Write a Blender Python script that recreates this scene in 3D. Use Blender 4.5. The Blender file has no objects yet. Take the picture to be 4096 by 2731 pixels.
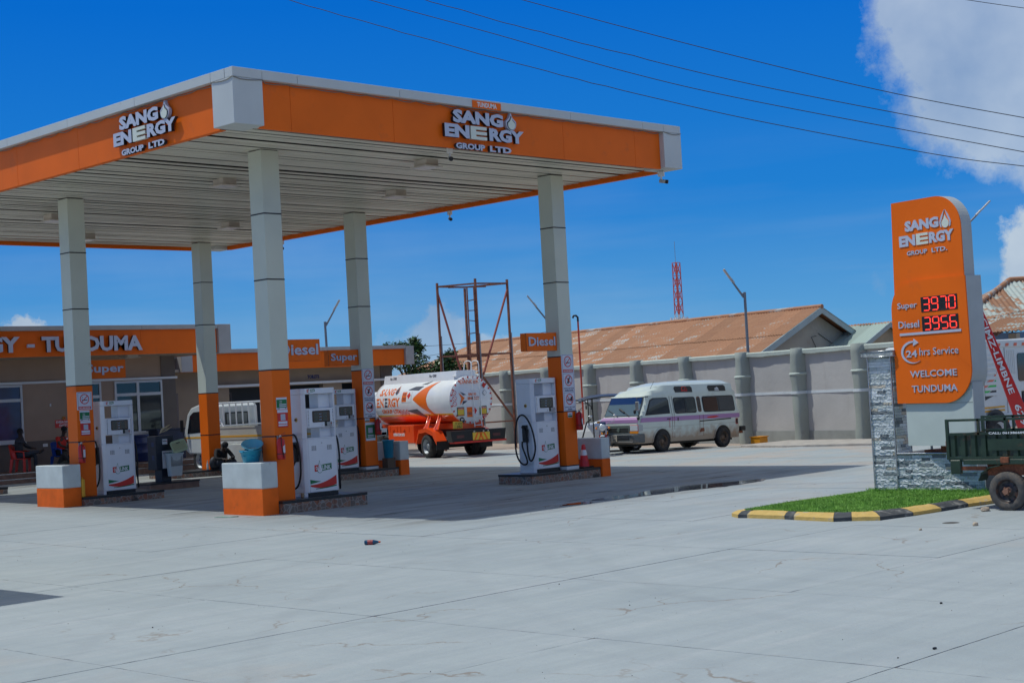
import bpy, math, random
from mathutils import Vector, Matrix
import numpy as np
random.seed(7)
SC = bpy.context.scene
COL = SC.collection
R = math.radians

# ------------------------------------------------------------------ camera
cam_d = bpy.data.cameras.new("camera")
cam = bpy.data.objects.new("camera", cam_d); COL.objects.link(cam)
cam_d.sensor_width = 36; cam_d.lens = 53.73; cam_d.clip_start = .1; cam_d.clip_end = 4000
CAM = Vector((-15.973, -22.249, 2.2))
F_ = Vector((0.71360617, 0.69981954, 0.03191935)); R_ = Vector((0.70036376, -0.71163613, -0.05535906)); U_ = R_.cross(F_)
M = Matrix((R_, U_, -F_)).transposed().to_4x4(); M.translation = CAM
cam.matrix_world = M
SC.camera = cam
# ------------------------------------------------------------------ light
SUNV = Vector((-.30, .372, 1)).normalized()           # towards the sun
SUN_EL = math.asin(SUNV.z); SUN_AZ = math.atan2(SUNV.x, SUNV.y)
w = bpy.data.worlds.new("World"); SC.world = w; w.use_nodes = True
nt = w.node_tree; nt.nodes.clear(); N = nt.nodes.new; L = nt.links.new
out = N('ShaderNodeOutputWorld'); bg = N('ShaderNodeBackground'); sky = N('ShaderNodeTexSky')
sky.sky_type = 'NISHITA'; sky.sun_disc = False; sky.sun_elevation = SUN_EL; sky.sun_rotation = SUN_AZ
sky.air_density = 1.0; sky.dust_density = .25; sky.ozone_density = 4.0; sky.altitude = 1300
tc0 = N('ShaderNodeTexCoord'); sp0_ = N('ShaderNodeSeparateXYZ'); L(tc0.outputs['Generated'], sp0_.inputs[0])
hs = N('ShaderNodeMix'); hs.data_type = 'RGBA'; hs.inputs[0].default_value = .985
rp = N('ShaderNodeValToRGB'); L(sp0_.outputs['Z'], rp.inputs[0])
for i_, (p_, c_) in enumerate(((0., (1.45, 3.95, 6.3)), (.045, (.85, 3.15, 6.3)), (.12, (.12, 2.0, 6.1)), (.25, (.0, 1.35, 5.8)), (1., (.05, 1.0, 3.4)))):
    e_ = rp.color_ramp.elements[i_] if i_ < 2 else rp.color_ramp.elements.new(p_)
    e_.position = p_; e_.color = (*[q * 1.12 for q in c_], 1)
L(sky.outputs[0], hs.inputs[6]); L(rp.outputs[0], hs.inputs[7])
tc = N('ShaderNodeTexCoord')
nz = N('ShaderNodeTexNoise'); nz.inputs['Scale'].default_value = 16; nz.inputs['Detail'].default_value = 10; nz.inputs['Roughness'].default_value = .66
L(tc.outputs['Generated'], nz.inputs['Vector'])
def vm(op, a, b):
    n = N('ShaderNodeVectorMath'); n.operation = op
    for i, v in enumerate((a, b)):
        if v is None: continue
        if hasattr(v, 'type'): L(v, n.inputs[i])
        else: n.inputs[i].default_value = v
    return n
def mt(op, a, b=None, c=None, clamp=False):
    n = N('ShaderNodeMath'); n.operation = op; n.use_clamp = clamp
    for i, v in enumerate((a, b, c)):
        if v is None: continue
        if hasattr(v, 'type'): L(v, n.inputs[i])
        else: n.inputs[i].default_value = v
    return n.outputs[0]
warp = vm('SCALE', vm('SUBTRACT', nz.outputs['Color'], (.5, .5, .5)).outputs[0], None); warp.inputs[3].default_value = .075
dirv = vm('ADD', tc.outputs['Generated'], warp.outputs[0]).outputs[0]
dens = None
def azel(a, e): return (math.cos(R(a)) * math.cos(R(e)), math.sin(R(a)) * math.cos(R(e)), math.sin(R(e)))
BLOBS = [(25.6, 10.6, .078, .8), (27.2, 12.2, .066, .8), (23.6, 8.6, .06, .7), (20, 13, .10, .8), (23, 17, .09, .8), (25.4, 7.0, .022, .3), (28.0, 14.5, .045, .7),
         (24.6, 3.3, .040, .95), (22, 2.6, .05, .9), (62.6, 2.5, .026, 1.), (61.0, 2.0, .016, .9), (54.9, 1.5, .016, .85), (47.5, 1.6, .028, .65), (44.8, 1.6, .016, .6), (49.6, 1.5, .02, .5), (53.2, 1.0, .02, .5), (30.6, 2.9, .009, .25),
         (80, 9, .12, .9), (110, 16, .16, .9), (150, 8, .12, .9), (200, 12, .16, .9), (235, 20, .14, .9), (270, 8, .13, .9), (320, 14, .15, .9), (-10, 6, .09, .9), (5, 18, .1, .8)]
for a, e, r, s in BLOBS:
    dd = vm('DISTANCE', dirv, azel(a, e)).outputs['Value']
    v = mt('MULTIPLY', mt('SUBTRACT', 1.0, mt('DIVIDE', dd, r)), s * 5.5 * (min(1., r / .03) ** .5), clamp=True)
    v = mt('MULTIPLY', v, s)
    dens = v if dens is None else mt('MAXIMUM', dens, v)
# faint wisps near the horizon
mp = N('ShaderNodeMapping'); mp.inputs['Scale'].default_value = (2, 2, 22); L(tc.outputs['Generated'], mp.inputs['Vector'])
nz2 = N('ShaderNodeTexNoise'); nz2.inputs['Scale'].default_value = 1.6; nz2.inputs['Detail'].default_value = 7; L(mp.outputs[0], nz2.inputs['Vector'])
sep = N('ShaderNodeSeparateXYZ'); L(tc.outputs['Generated'], sep.inputs[0])
lowm = mt('SUBTRACT', 1.0, mt('MULTIPLY', mt('ABSOLUTE', sep.outputs['Z']), 6.0), clamp=True)
wisp = mt('MULTIPLY', mt('MULTIPLY', mt('SUBTRACT', nz2.outputs['Fac'], .42, clamp=True), 1.1), lowm)
dens = mt('MAXIMUM', dens, wisp)
nz3 = N('ShaderNodeTexNoise'); nz3.inputs['Scale'].default_value = 14; nz3.inputs['Detail'].default_value = 6; L(tc.outputs['Generated'], nz3.inputs['Vector'])
cr = N('ShaderNodeValToRGB'); cr.color_ramp.elements[0].position = .3; cr.color_ramp.elements[0].color = (2.9, 4.1, 5.9, 1)
cr.color_ramp.elements[1].position = .68; cr.color_ramp.elements[1].color = (5.6, 6.6, 7.6, 1)
L(nz3.outputs['Fac'], cr.inputs[0])
mx = N('ShaderNodeMix'); mx.data_type = 'RGBA'
# unseen broken cumulus added above the view for whiter ambient light, thinning towards the horizon
pj = vm('SCALE', tc.outputs['Generated'], None); L(mt('DIVIDE', 1.0, mt('ADD', mt('MAXIMUM', sep.outputs['Z'], 0.0), .12)), pj.inputs[3])
nz4 = N('ShaderNodeTexNoise'); nz4.inputs['Scale'].default_value = .9; nz4.inputs['Detail'].default_value = 8; nz4.inputs['Roughness'].default_value = .58; L(pj.outputs[0], nz4.inputs['Vector'])
fill_cum = mt('MULTIPLY', mt('MULTIPLY', mt('SUBTRACT', nz4.outputs['Fac'], .44, clamp=True), 11.0, clamp=True), mt('MULTIPLY', mt('SUBTRACT', sep.outputs['Z'], .31, clamp=True), 9.0, clamp=True), clamp=True)
L(dens, mx.inputs[0]); L(hs.outputs[2], mx.inputs[6]); L(cr.outputs[0], mx.inputs[7])
mx2 = N('ShaderNodeMix'); mx2.data_type = 'RGBA'; L(fill_cum, mx2.inputs[0]); L(mx.outputs[2], mx2.inputs[6]); mx2.inputs[7].default_value = (6.1, 6.3, 5.5, 1)
L(mx2.outputs[2], bg.inputs[0]); bg.inputs[1].default_value = .115; L(bg.outputs[0], out.inputs[0])
sl = bpy.data.lights.new("sun", 'SUN'); sl.energy = 3.15; sl.angle = R(.53); sl.color = (.975, 1, .945)
so = bpy.data.objects.new("sun", sl); COL.objects.link(so)
so.rotation_euler = (-SUNV).to_track_quat('-Z', 'Y').to_euler(); so.location = (0, 0, 40)
vs = SC.view_settings; vs.view_transform = 'Standard'; vs.look = 'None'; vs.gamma = 1; vs.use_curve_mapping = False; vs.exposure = -.3

# ------------------------------------------------------------------ materials
MATS = {}
def mat(name, color, rough=.6, metal=0., var=.0, vscale=3., bump=0., bscale=40., emit=0., spec=.5, dirt=None, dscale=1.5, damt=.5, dthr=.5, alpha=1., rnd=None, trans=0., coat=0., dstretch=None):
    if name in MATS: return MATS[name]
    m = bpy.data.materials.new(name); m.use_nodes = True; nt = m.node_tree
    b = nt.nodes['Principled BSDF']; n = nt.nodes.new; l = nt.links.new
    c = (*color, 1)
    b.inputs['Roughness'].default_value = rough; b.inputs['Metallic'].default_value = metal
    b.inputs['Specular IOR Level'].default_value = spec; b.inputs['Base Color'].default_value = c
    if coat: b.inputs['Coat Weight'].default_value = coat; b.inputs['Coat Roughness'].default_value = .08
    src = None
    geo = n('ShaderNodeNewGeometry')
    if rnd:
        oi = n('ShaderNodeObjectInfo'); r = n('ShaderNodeValToRGB'); r.color_ramp.interpolation = 'CONSTANT'
        e = r.color_ramp.elements
        while len(e) < len(rnd): e.new(.5)
        for i, (p, cc) in enumerate(rnd): e[i].position = p; e[i].color = (*cc, 1)
        l(oi.outputs['Random'], r.inputs[0]); src = r.outputs[0]
    if var:
        t = n('ShaderNodeTexNoise'); t.inputs['Scale'].default_value = vscale; t.inputs['Detail'].default_value = 6; l(geo.outputs['Position'], t.inputs['Vector'])
        mr = n('ShaderNodeMapRange'); mr.inputs[1].default_value = .3; mr.inputs[2].default_value = .7; mr.inputs[3].default_value = 1 - var; mr.inputs[4].default_value = 1 + var
        l(t.outputs['Fac'], mr.inputs[0])
        mu = n('ShaderNodeVectorMath'); mu.operation = 'SCALE'; l(mr.outputs[0], mu.inputs[3])
        if src: l(src, mu.inputs[0])
        else: mu.inputs[0].default_value = color
        src = mu.outputs[0]
    if dirt:
        t = n('ShaderNodeTexNoise'); t.inputs['Scale'].default_value = dscale; t.inputs['Detail'].default_value = 9; t.inputs['Roughness'].default_value = .65
        if dstretch:
            mp = n('ShaderNodeMapping'); mp.inputs['Scale'].default_value = dstretch; l(geo.outputs['Position'], mp.inputs[0]); l(mp.outputs[0], t.inputs['Vector'])
        else: l(geo.outputs['Position'], t.inputs['Vector'])
        mr = n('ShaderNodeMapRange'); mr.inputs[1].default_value = dthr; mr.inputs[2].default_value = dthr + .13; mr.inputs[4].default_value = damt
        l(t.outputs['Fac'], mr.inputs[0])
        mi = n('ShaderNodeMix'); mi.data_type = 'RGBA'; l(mr.outputs[0], mi.inputs[0])
        if src: l(src, mi.inputs[6])
        else: mi.inputs[6].default_value = c
        mi.inputs[7].default_value = (*dirt, 1); src = mi.outputs[2]
    if src: l(src, b.inputs['Base Color'])
    if bump:
        t = n('ShaderNodeTexNoise'); t.inputs['Scale'].default_value = bscale; t.inputs['Detail'].default_value = 5; l(geo.outputs['Position'], t.inputs['Vector'])
        bp = n('ShaderNodeBump'); bp.inputs['Strength'].default_value = bump; bp.inputs['Distance'].default_value = .02; l(t.outputs['Fac'], bp.inputs['Height']); l(bp.outputs[0], b.inputs['Normal'])
    if emit: b.inputs['Emission Color'].default_value = c; b.inputs['Emission Strength'].default_value = emit
    if alpha < 1: b.inputs['Alpha'].default_value = alpha
    if trans: b.inputs['Transmission Weight'].default_value = trans
    MATS[name] = m; return m

def ground_mat():
    m = bpy.data.materials.new('concrete_yard'); m.use_nodes = True; nt = m.node_tree; n = nt.nodes.new; l = nt.links.new
    b = nt.nodes['Principled BSDF']; b.inputs['Roughness'].default_value = .82; b.inputs['Specular IOR Level'].default_value = .3
    g = n('ShaderNodeNewGeometry')
    def noise(sc, det=6, rough=.55, stretch=None, rot=0):
        t = n('ShaderNodeTexNoise'); t.inputs['Scale'].default_value = sc; t.inputs['Detail'].default_value = det; t.inputs['Roughness'].default_value = rough
        if stretch:
            mp = n('ShaderNodeMapping'); mp.inputs['Rotation'].default_value = (0, 0, rot); mp.inputs['Scale'].default_value = stretch
            l(g.outputs['Position'], mp.inputs[0]); l(mp.outputs[0], t.inputs['Vector'])
        else: l(g.outputs['Position'], t.inputs['Vector'])
        return t.outputs['Fac']
    def mix(f, a, bb, blend='MIX'):
        mi = n('ShaderNodeMix'); mi.data_type = 'RGBA'; mi.blend_type = blend
        if hasattr(f, 'type'): l(f, mi.inputs[0])
        else: mi.inputs[0].default_value = f
        for i, v in ((6, a), (7, bb)):
            if hasattr(v, 'type'): l(v, mi.inputs[i])
            else: mi.inputs[i].default_value = (*v, 1)
        return mi.outputs[2]
    def ramp(f, lo, hi, a=0., bb=1.):
        mr = n('ShaderNodeMapRange'); l(f, mr.inputs[0]); mr.inputs[1].default_value = lo; mr.inputs[2].default_value = hi; mr.inputs[3].default_value = a; mr.inputs[4].default_value = bb
        return mr.outputs[0]
    oi = n('ShaderNodeObjectInfo')
    c = mix(ramp(noise(.35, 5), .35, .65), (.345, .385, .395), (.405, .44, .445))
    c = mix(ramp(noise(1.2, 8, .6, (.35, 2.6, 1), R(8)), .44, .70, 0, .5), c, (.285, .32, .335))
    c = mix(ramp(noise(1.0, 9, .65, (.22, 3.2, 1), R(-14)), .52, .68, 0, .5), c, (.46, .475, .48))
    c = mix(ramp(noise(1.4, 8, .6, (2.2, .3, 1), R(6)), .5, .7, 0, .28), c, (.29, .32, .335))
    c = mix(ramp(noise(9, 6, .7), .35, .75, 0, .35), c, (.31, .33, .35))
    c = mix(ramp(noise(45, 3, .6), .6, .72, 0, .35), c, (.20, .20, .20))
    # reddish dust drifting in from the right and back
    sx = n('ShaderNodeSeparateXYZ'); l(g.outputs['Position'], sx.inputs[0])
    far = ramp(sx.outputs['X'], 3., 22., 0, .9)
    c = mix(mul2(n, l, ramp(noise(.55, 9, .65), .45, .62, 0, .8), far), c, (.46, .36, .29))
    c = mix(ramp(noise(.28, 8, .6), .60, .72, 0, .4), c, (.44, .37, .32))
    # oil and tyre grime in the pump lanes
    def band(axis, a, b2, s):
        v = sx.outputs[axis]
        return mul2(n, l, ramp(v, a - s, a, 0, 1), ramp(v, b2, b2 + s, 1, 0))
    lane = mul2(n, l, band('X', 2, 13.5, 1.6), band('Y', -2.5, 20, 1.6))
    c = mix(mul2(n, l, lane, ramp(noise(.7, 7, .6, (.35, 2.4, 1), 0), .35, .62, .15, .7)), c, (.20, .195, .175))
    c = mix(mul2(n, l, lane, ramp(noise(.9, 8, .7, (.5, 3.5, 1), R(4)), .58, .66, 0, .9)), c, (.045, .045, .05))
    # curved tyre tracks
    def ring(cx, cy, r, wd, amt):
        s = n('ShaderNodeVectorMath'); s.operation = 'DISTANCE'; cmb = n('ShaderNodeCombineXYZ'); l(sx.outputs['X'], cmb.inputs[0]); l(sx.outputs['Y'], cmb.inputs[1])
        l(cmb.outputs[0], s.inputs[0]); s.inputs[1].default_value = (cx, cy, 0)
        a = n('ShaderNodeMath'); a.operation = 'SUBTRACT'; l(s.outputs['Value'], a.inputs[0]); a.inputs[1].default_value = r
        ab = n('ShaderNodeMath'); ab.operation = 'ABSOLUTE'; l(a.outputs[0], ab.inputs[0])
        return mul2(n, l, ramp(ab.outputs[0], wd * .4, wd, amt, 0), ramp(noise(1.6, 5), .3, .62, .15, 1))
    for q in ((3, -20, 14.2, .16, .42), (3, -20, 15.9, .16, .38), (14, -22, 20, .18, .35), (14, -22, 21.7, .18, .3), (-9, 6, 10, .2, .3), (-2, -30, 24, .2, .35), (-2, -30, 25.7, .2, .3), (4, -14, 6.2, .15, .35), (4, -14, 7.8, .15, .3)):
        c = mix(ring(*q[:4], q[4] * .38), c, (.22, .235, .25))
    # hairline cracks
    v = n('ShaderNodeTexVoronoi'); v.feature = 'DISTANCE_TO_EDGE'; v.inputs['Scale'].default_value = .33
    wv = n('ShaderNodeVectorMath'); wv.operation = 'ADD'; t = n('ShaderNodeTexNoise'); t.inputs['Scale'].default_value = 1.5; t.inputs['Detail'].default_value = 7; l(g.outputs['Position'], t.inputs['Vector'])
    l(g.outputs['Position'], wv.inputs[0]); l(t.outputs['Color'], wv.inputs[1]); l(wv.outputs[0], v.inputs['Vector'])
    c = mix(mul2(n, l, ramp(v.outputs['Distance'], .002, .007, .7, 0), ramp(noise(.5, 3), .5, .6, 0, 1)), c, (.22, .17, .13))
    l(c, b.inputs['Base Color'])
    bp = n('ShaderNodeBump'); bp.inputs['Strength'].default_value = .35; bp.inputs['Distance'].default_value = .02; l(noise(16, 8, .7), bp.inputs['Height']); l(bp.outputs[0], b.inputs['Normal'])
    rr = ramp(noise(1.1, 6), .4, .7, .7, .9); l(rr, b.inputs['Roughness'])
    return m
def mul2(n, l, a, b):
    m = n('ShaderNodeMath'); m.operation = 'MULTIPLY'; l(a, m.inputs[0]); l(b, m.inputs[1]); return m.outputs[0]
GROUND = ground_mat()
ORANGE = mat('orange_cladding', (.86, .150, .006), .5, var=.07, vscale=1.0, spec=.22, dirt=(.62, .13, .03), dscale=1.6, damt=.5, dthr=.6, bump=.12, bscale=1.3)
ORANGE_P = mat('orange_paint', (.84, .14, .010), .65, spec=.25, var=.10, vscale=4, dirt=(.45, .10, .03), dscale=5, damt=.6, dthr=.60, bump=.2)
CREAM = mat('aluminium_cream', (.61, .64, .54), .45, var=.05, vscale=1.1, dirt=(.36, .31, .20), dscale=4.5, damt=.75, dthr=.665)
CAPW = mat('cap_white', (.55, .58, .57), .45, var=.05, vscale=1, dirt=(.38, .37, .31), dscale=2.5, damt=.5, dthr=.62)
CONCW = mat('plinth_white', (.56, .60, .58), .7, var=.10, vscale=3, dirt=(.25, .24, .20), dscale=8, damt=.7, dthr=.66, bump=.2)
WHITE = mat('white_paint', (.74, .75, .76), .45, var=.03)
PUMPW = mat('pump_white', (.74, .76, .80), .30, var=.03, vscale=3, coat=.3, dirt=(.42, .41, .38), dscale=5, damt=.5, dthr=.66)
LETTER = mat('letter_grey', (.50, .54, .66), .4)
LETTERY = mat('letter_cream', (.70, .74, .64), .4)
BLACK = mat('black_trim', (.012, .012, .013), .45)
RUBBER = mat('rubber', (.018, .018, .019), .75, var=.3, vscale=12)
TYRE = mat('tyre', (.030, .028, .027), .85, var=.35, vscale=14, dirt=(.13, .10, .07), dscale=6, damt=.5, dthr=.55)
DGLASS = mat('dark_glass', (.010, .013, .018), .06, spec=.8)
TGLASS = mat('tinted_glass', (.02, .03, .04), .05, spec=.9)
CHROME = mat('chrome', (.55, .56, .58), .22, 1.)
STEEL = mat('galvanised_steel', (.30, .32, .34), .5, .6, var=.1)
RED = mat('red_paint', (.55, .012, .012), .35, var=.08)
REDP = mat('red_plastic', (.62, .025, .012), .4)
GREEN = mat('green_print', (.012, .17, .055), .5)
REDPR = mat('red_print', (.62, .03, .02), .5)
NAVY = mat('navy_print', (.02, .025, .12), .5)
WALLT = mat('tan_plaster', (.38, .27, .20), .85, var=.07, vscale=1.5, bump=.3, bscale=60)
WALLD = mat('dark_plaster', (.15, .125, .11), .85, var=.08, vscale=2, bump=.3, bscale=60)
WALLT2 = mat('sand_plaster', (.33, .25, .18), .85, var=.07, vscale=1.5, bump=.3, bscale=60)
PERIM = mat('perimeter_plaster', (.46, .44, .42), .9, var=.08, vscale=.7, bump=.35, bscale=7, dirt=(.30, .27, .25), dscale=.8, damt=.45, dthr=.55, dstretch=(1, 1, .35))
PILAS = mat('pilaster_plaster', (.32, .345, .31), .9, var=.08, vscale=1, bump=.4, bscale=8, dirt=(.22, .21, .18), dscale=1.6, damt=.4, dthr=.6)
COPING = mat('coping_plaster', (.50, .55, .49), .85, var=.08, vscale=1.5, bump=.3, bscale=12)
SOFFIT = mat('soffit_metal', (.70, .66, .55), .32, .12, var=.07, vscale=.8, bump=.25, bscale=3.5, dirt=(.52, .46, .36), dscale=.9, damt=.5, dthr=.55, dstretch=(.35, 2.5, 1))
TILEC = mat('crazy_paving_tile', (.2, .13, .1), .45, bump=.3, bscale=20)
def tile_nodes():
    nt = TILEC.node_tree; n = nt.nodes.new; l = nt.links.new; b = nt.nodes['Principled BSDF']
    g = n('ShaderNodeNewGeometry'); v = n('ShaderNodeTexVoronoi'); v.inputs['Scale'].default_value = 9; l(g.outputs['Position'], v.inputs['Vector'])
    r = n('ShaderNodeValToRGB'); r.color_ramp.elements[0].color = (.28, .11, .06, 1); r.color_ramp.elements[1].color = (.09, .095, .09, 1)
    e = r.color_ramp.elements.new(.5); e.color = (.16, .13, .105, 1); e = r.color_ramp.elements.new(.75); e.color = (.33, .16, .09, 1)
    s = n('ShaderNodeSeparateColor'); l(v.outputs['Color'], s.inputs[0]); l(s.outputs[0], r.inputs[0])
    v2 = n('ShaderNodeTexVoronoi'); v2.feature = 'DISTANCE_TO_EDGE'; v2.inputs['Scale'].default_value = 9; l(g.outputs['Position'], v2.inputs['Vector'])
    mr = n('ShaderNodeMapRange'); mr.inputs[1].default_value = .03; mr.inputs[2].default_value = .06; mr.inputs[3].default_value = 1; mr.inputs[4].default_value = 0; l(v2.outputs['Distance'], mr.inputs[0])
    m = n('ShaderNodeMix'); m.data_type = 'RGBA'; l(mr.outputs[0], m.inputs[0]); l(r.outputs[0], m.inputs[6]); m.inputs[7].default_value = (.30, .27, .24, 1)
    t = n('ShaderNodeTexNoise'); t.inputs['Scale'].default_value = 2.2; t.inputs['Detail'].default_value = 7; l(g.outputs['Position'], t.inputs['Vector'])
    mr = n('ShaderNodeMapRange'); mr.inputs[1].default_value = .6; mr.inputs[2].default_value = .68; mr.inputs[4].default_value = .85; l(t.outputs['Fac'], mr.inputs[0])
    m2 = n('ShaderNodeMix'); m2.data_type = 'RGBA'; l(mr.outputs[0], m2.inputs[0]); l(m.outputs[2], m2.inputs[6]); m2.inputs[7].default_value = (.02, .018, .016, 1)
    l(m2.outputs[2], b.inputs['Base Color'])
tile_nodes()
STEPT = mat('step_tile', (.22, .13, .09), .4, var=.25, vscale=6)
SKIN = mat('dark_skin', (.045, .022, .014), .55)

# ------------------------------------------------------------------ mesh helpers
class MB:
    def __init__(s): s.v = []; s.f = []; s.m = []; s.ms = []; s.sm = []
    def _mi(s, m):
        if m is None: return 0
        if m not in s.ms: s.ms.append(m)
        return s.ms.index(m)
    def add(s, vs, fs, m=None, smooth=False):
        o = len(s.v); s.v += [tuple(v) for v in vs]; k = s._mi(m)
        for f in fs: s.f.append(tuple(i + o for i in f)); s.m.append(k); s.sm.append(smooth)
        return s
    def box(s, a, b, m=None, c=0., mtx=None):
        x0, y0, z0 = [min(p, q) for p, q in zip(a, b)]; x1, y1, z1 = [max(p, q) for p, q in zip(a, b)]
        if c <= 0:
            vs = [(x0, y0, z0), (x1, y0, z0), (x1, y1, z0), (x0, y1, z0), (x0, y0, z1), (x1, y0, z1), (x1, y1, z1), (x0, y1, z1)]
            fs = [(0, 3, 2, 1), (4, 5, 6, 7), (0, 1, 5, 4), (1, 2, 6, 5), (2, 3, 7, 6), (3, 0, 4, 7)]
        else:
            c = min(c, (x1 - x0) / 2.1, (y1 - y0) / 2.1, (z1 - z0) / 2.1); vs = []; idx = {}
            for i, X in enumerate((x0, x1)):
                for j, Y in enumerate((y0, y1)):
                    for k, Z in enumerate((z0, z1)):
                        sx, sy, sz = (1, -1)[i] * c, (1, -1)[j] * c, (1, -1)[k] * c
                        idx[i, j, k, 'x'] = len(vs); vs.append((X, Y + sy, Z + sz))
                        idx[i, j, k, 'y'] = len(vs); vs.append((X + sx, Y, Z + sz))
                        idx[i, j, k, 'z'] = len(vs); vs.append((X + sx, Y + sy, Z))
            fs = []
            for i in (0, 1): fs.append([idx[i, j, k, 'x'] for j, k in ((0, 0), (1, 0), (1, 1), (0, 1))][::(1 if i else -1)])
            for j in (0, 1): fs.append([idx[i, j, k, 'y'] for i, k in ((0, 0), (1, 0), (1, 1), (0, 1))][::(-1 if j else 1)])
            for k in (0, 1): fs.append([idx[i, j, k, 'z'] for i, j in ((0, 0), (1, 0), (1, 1), (0, 1))][::(1 if k else -1)])
            for i in (0, 1):
                for j in (0, 1): fs.append([idx[i, j, 0, 'x'], idx[i, j, 1, 'x'], idx[i, j, 1, 'y'], idx[i, j, 0, 'y']][::(-1 if i ^ j else 1)])
            for i in (0, 1):
                for k in (0, 1): fs.append([idx[i, 0, k, 'x'], idx[i, 1, k, 'x'], idx[i, 1, k, 'z'], idx[i, 0, k, 'z']][::(1 if i ^ k else -1)])
            for j in (0, 1):
                for k in (0, 1): fs.append([idx[0, j, k, 'y'], idx[1, j, k, 'y'], idx[1, j, k, 'z'], idx[0, j, k, 'z']][::(-1 if j ^ k else 1)])
            for i in (0, 1):
                for j in (0, 1):
                    for k in (0, 1): fs.append([idx[i, j, k, 'x'], idx[i, j, k, 'y'], idx[i, j, k, 'z']][::(1 if (i ^ j ^ k) else -1)])
        if mtx is not None: vs = [tuple(mtx @ Vector(v)) for v in vs]
        return s.add(vs, fs, m)
    def prism(s, poly, d0, d1, axis='y', m=None):
        """poly of (a,b); axis = extrusion axis. y: (x,z) ; x: (y,z) ; z: (x,y)"""
        n = len(poly)
        def P(p, d): return {'y': (p[0], d, p[1]), 'x': (d, p[0], p[1]), 'z': (p[0], p[1], d)}[axis]
        vs = [P(p, d0) for p in poly] + [P(p, d1) for p in poly]
        fs = [tuple(range(n)), tuple(range(2 * n - 1, n - 1, -1))] + [(i, i + n, (i + 1) % n + n, (i + 1) % n) for i in range(n)]
        return s.add(vs, fs, m)
    def cyl(s, a, b, r0, r1=None, n=12, m=None, cap=True, smooth=True):
        if r1 is None: r1 = r0
        a = Vector(a); b = Vector(b); d = (b - a)
        if d.length < 1e-6: return s
        d.normalize(); u = d.orthogonal().normalized(); v = d.cross(u)
        vs = []
        for c, r in ((a, r0), (b, r1)):
            for i in range(n):
                t = 2 * math.pi * i / n; vs.append(c + (u * math.cos(t) + v * math.sin(t)) * r)
        s.add(vs, [(i, (i + 1) % n, (i + 1) % n + n, i + n) for i in range(n)], m, smooth)
        if cap: s.add(vs, [tuple(range(n - 1, -1, -1)), tuple(range(n, 2 * n))], m)
        return s
    def tube(s, pts, r, n=8, m=None):
        pts = [Vector(p) for p in pts]; k = len(pts); vs = []; u = None
        for i, p in enumerate(pts):
            d = (pts[min(i + 1, k - 1)] - pts[max(i - 1, 0)]).normalized()
            u = (u - d * u.dot(d)).normalized() if u is not None and (u - d * u.dot(d)).length > 1e-4 else d.orthogonal().normalized()
            v = d.cross(u); rr = r[i] if isinstance(r, (list, tuple)) else r
            vs += [p + (u * math.cos(2 * math.pi * j / n) + v * math.sin(2 * math.pi * j / n)) * rr for j in range(n)]
        fs = [(i * n + j, i * n + (j + 1) % n, (i + 1) * n + (j + 1) % n, (i + 1) * n + j) for i in range(k - 1) for j in range(n)]
        s.add(vs, fs, m, True); s.add(vs, [tuple(range(n - 1, -1, -1)), tuple(range((k - 1) * n, k * n))], m); return s
    def lathe(s, prof, org=(0, 0, 0), axis='z', n=24, m=None, smooth=True):
        """prof: (r, h) along axis"""
        ax = {'z': Vector((0, 0, 1)), 'x': Vector((1, 0, 0)), 'y': Vector((0, 1, 0))}[axis] if isinstance(axis, str) else Vector(axis).normalized()
        u = ax.orthogonal().normalized(); v = ax.cross(u); o = Vector(org); vs = []
        for r, h in prof:
            for j in range(n):
                t = 2 * math.pi * j / n; vs.append(o + ax * h + (u * math.cos(t) + v * math.sin(t)) * r)
        fs = [(i * n + j, i * n + (j + 1) % n, (i + 1) * n + (j + 1) % n, (i + 1) * n + j) for i in range(len(prof) - 1) for j in range(n)]
        return s.add(vs, fs, m, smooth)
    def sphere(s, c, r, n=10, m=None, sc=(1, 1, 1)):
        vs = []; c = Vector(c)
        for i in range(n + 1):
            a = math.pi * i / n
            for j in range(n * 2):
                b = math.pi * j / n; vs.append((c.x + r * sc[0] * math.sin(a) * math.cos(b), c.y + r * sc[1] * math.sin(a) * math.sin(b), c.z + r * sc[2] * math.cos(a)))
        k = n * 2
        return s.add(vs, [(i * k + j, (i + 1) * k + j, (i + 1) * k + (j + 1) % k, i * k + (j + 1) % k) for i in range(n) for j in range(k)], m, True)
    def build(s, name, m=None, parent=None, bevel=0., loc=None, smooth=None):
        me = bpy.data.meshes.new(name); me.from_pydata(s.v, [], s.f)
        ms = s.ms if s.ms else [m]
        for q in ms: me.materials.append(q if q is not None else m)
        me.polygons.foreach_set('material_index', s.m)
        me.polygons.foreach_set('use_smooth', [bool(x) if smooth is None else smooth for x in s.sm])
        me.update(); o = bpy.data.objects.new(name, me); COL.objects.link(o)
        if parent is not None: o.parent = parent
        if loc is not None: o.location = loc
        if bevel:
            bm = o.modifiers.new('bevel', 'BEVEL'); bm.width = bevel; bm.segments = 2; bm.limit_method = 'ANGLE'
        return o
def thing(name, label, cat, loc=(0, 0, 0), rz=0., group=None):
    o = bpy.data.objects.new(name, None); COL.objects.link(o); o.location = loc; o.rotation_euler = (0, 0, rz); o.empty_display_size = .2
    return tag(o, label, cat, group)
def tag(o, label, cat, group=None):
    o['label'] = label; o['category'] = cat
    if group: o['group'] = group
    return o
def struct(o): o['kind'] = 'structure'; return o
def stuff(o, label=None, cat=None):
    o['kind'] = 'stuff'
    if label: o['label'] = label; o['category'] = cat
    return o
def dup(o, name=None, parent=None):
    c = o.copy(); COL.objects.link(c)
    if parent is not None: c.parent = parent
    for ch in list(o.children): dup(ch, None, c)
    return c
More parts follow.
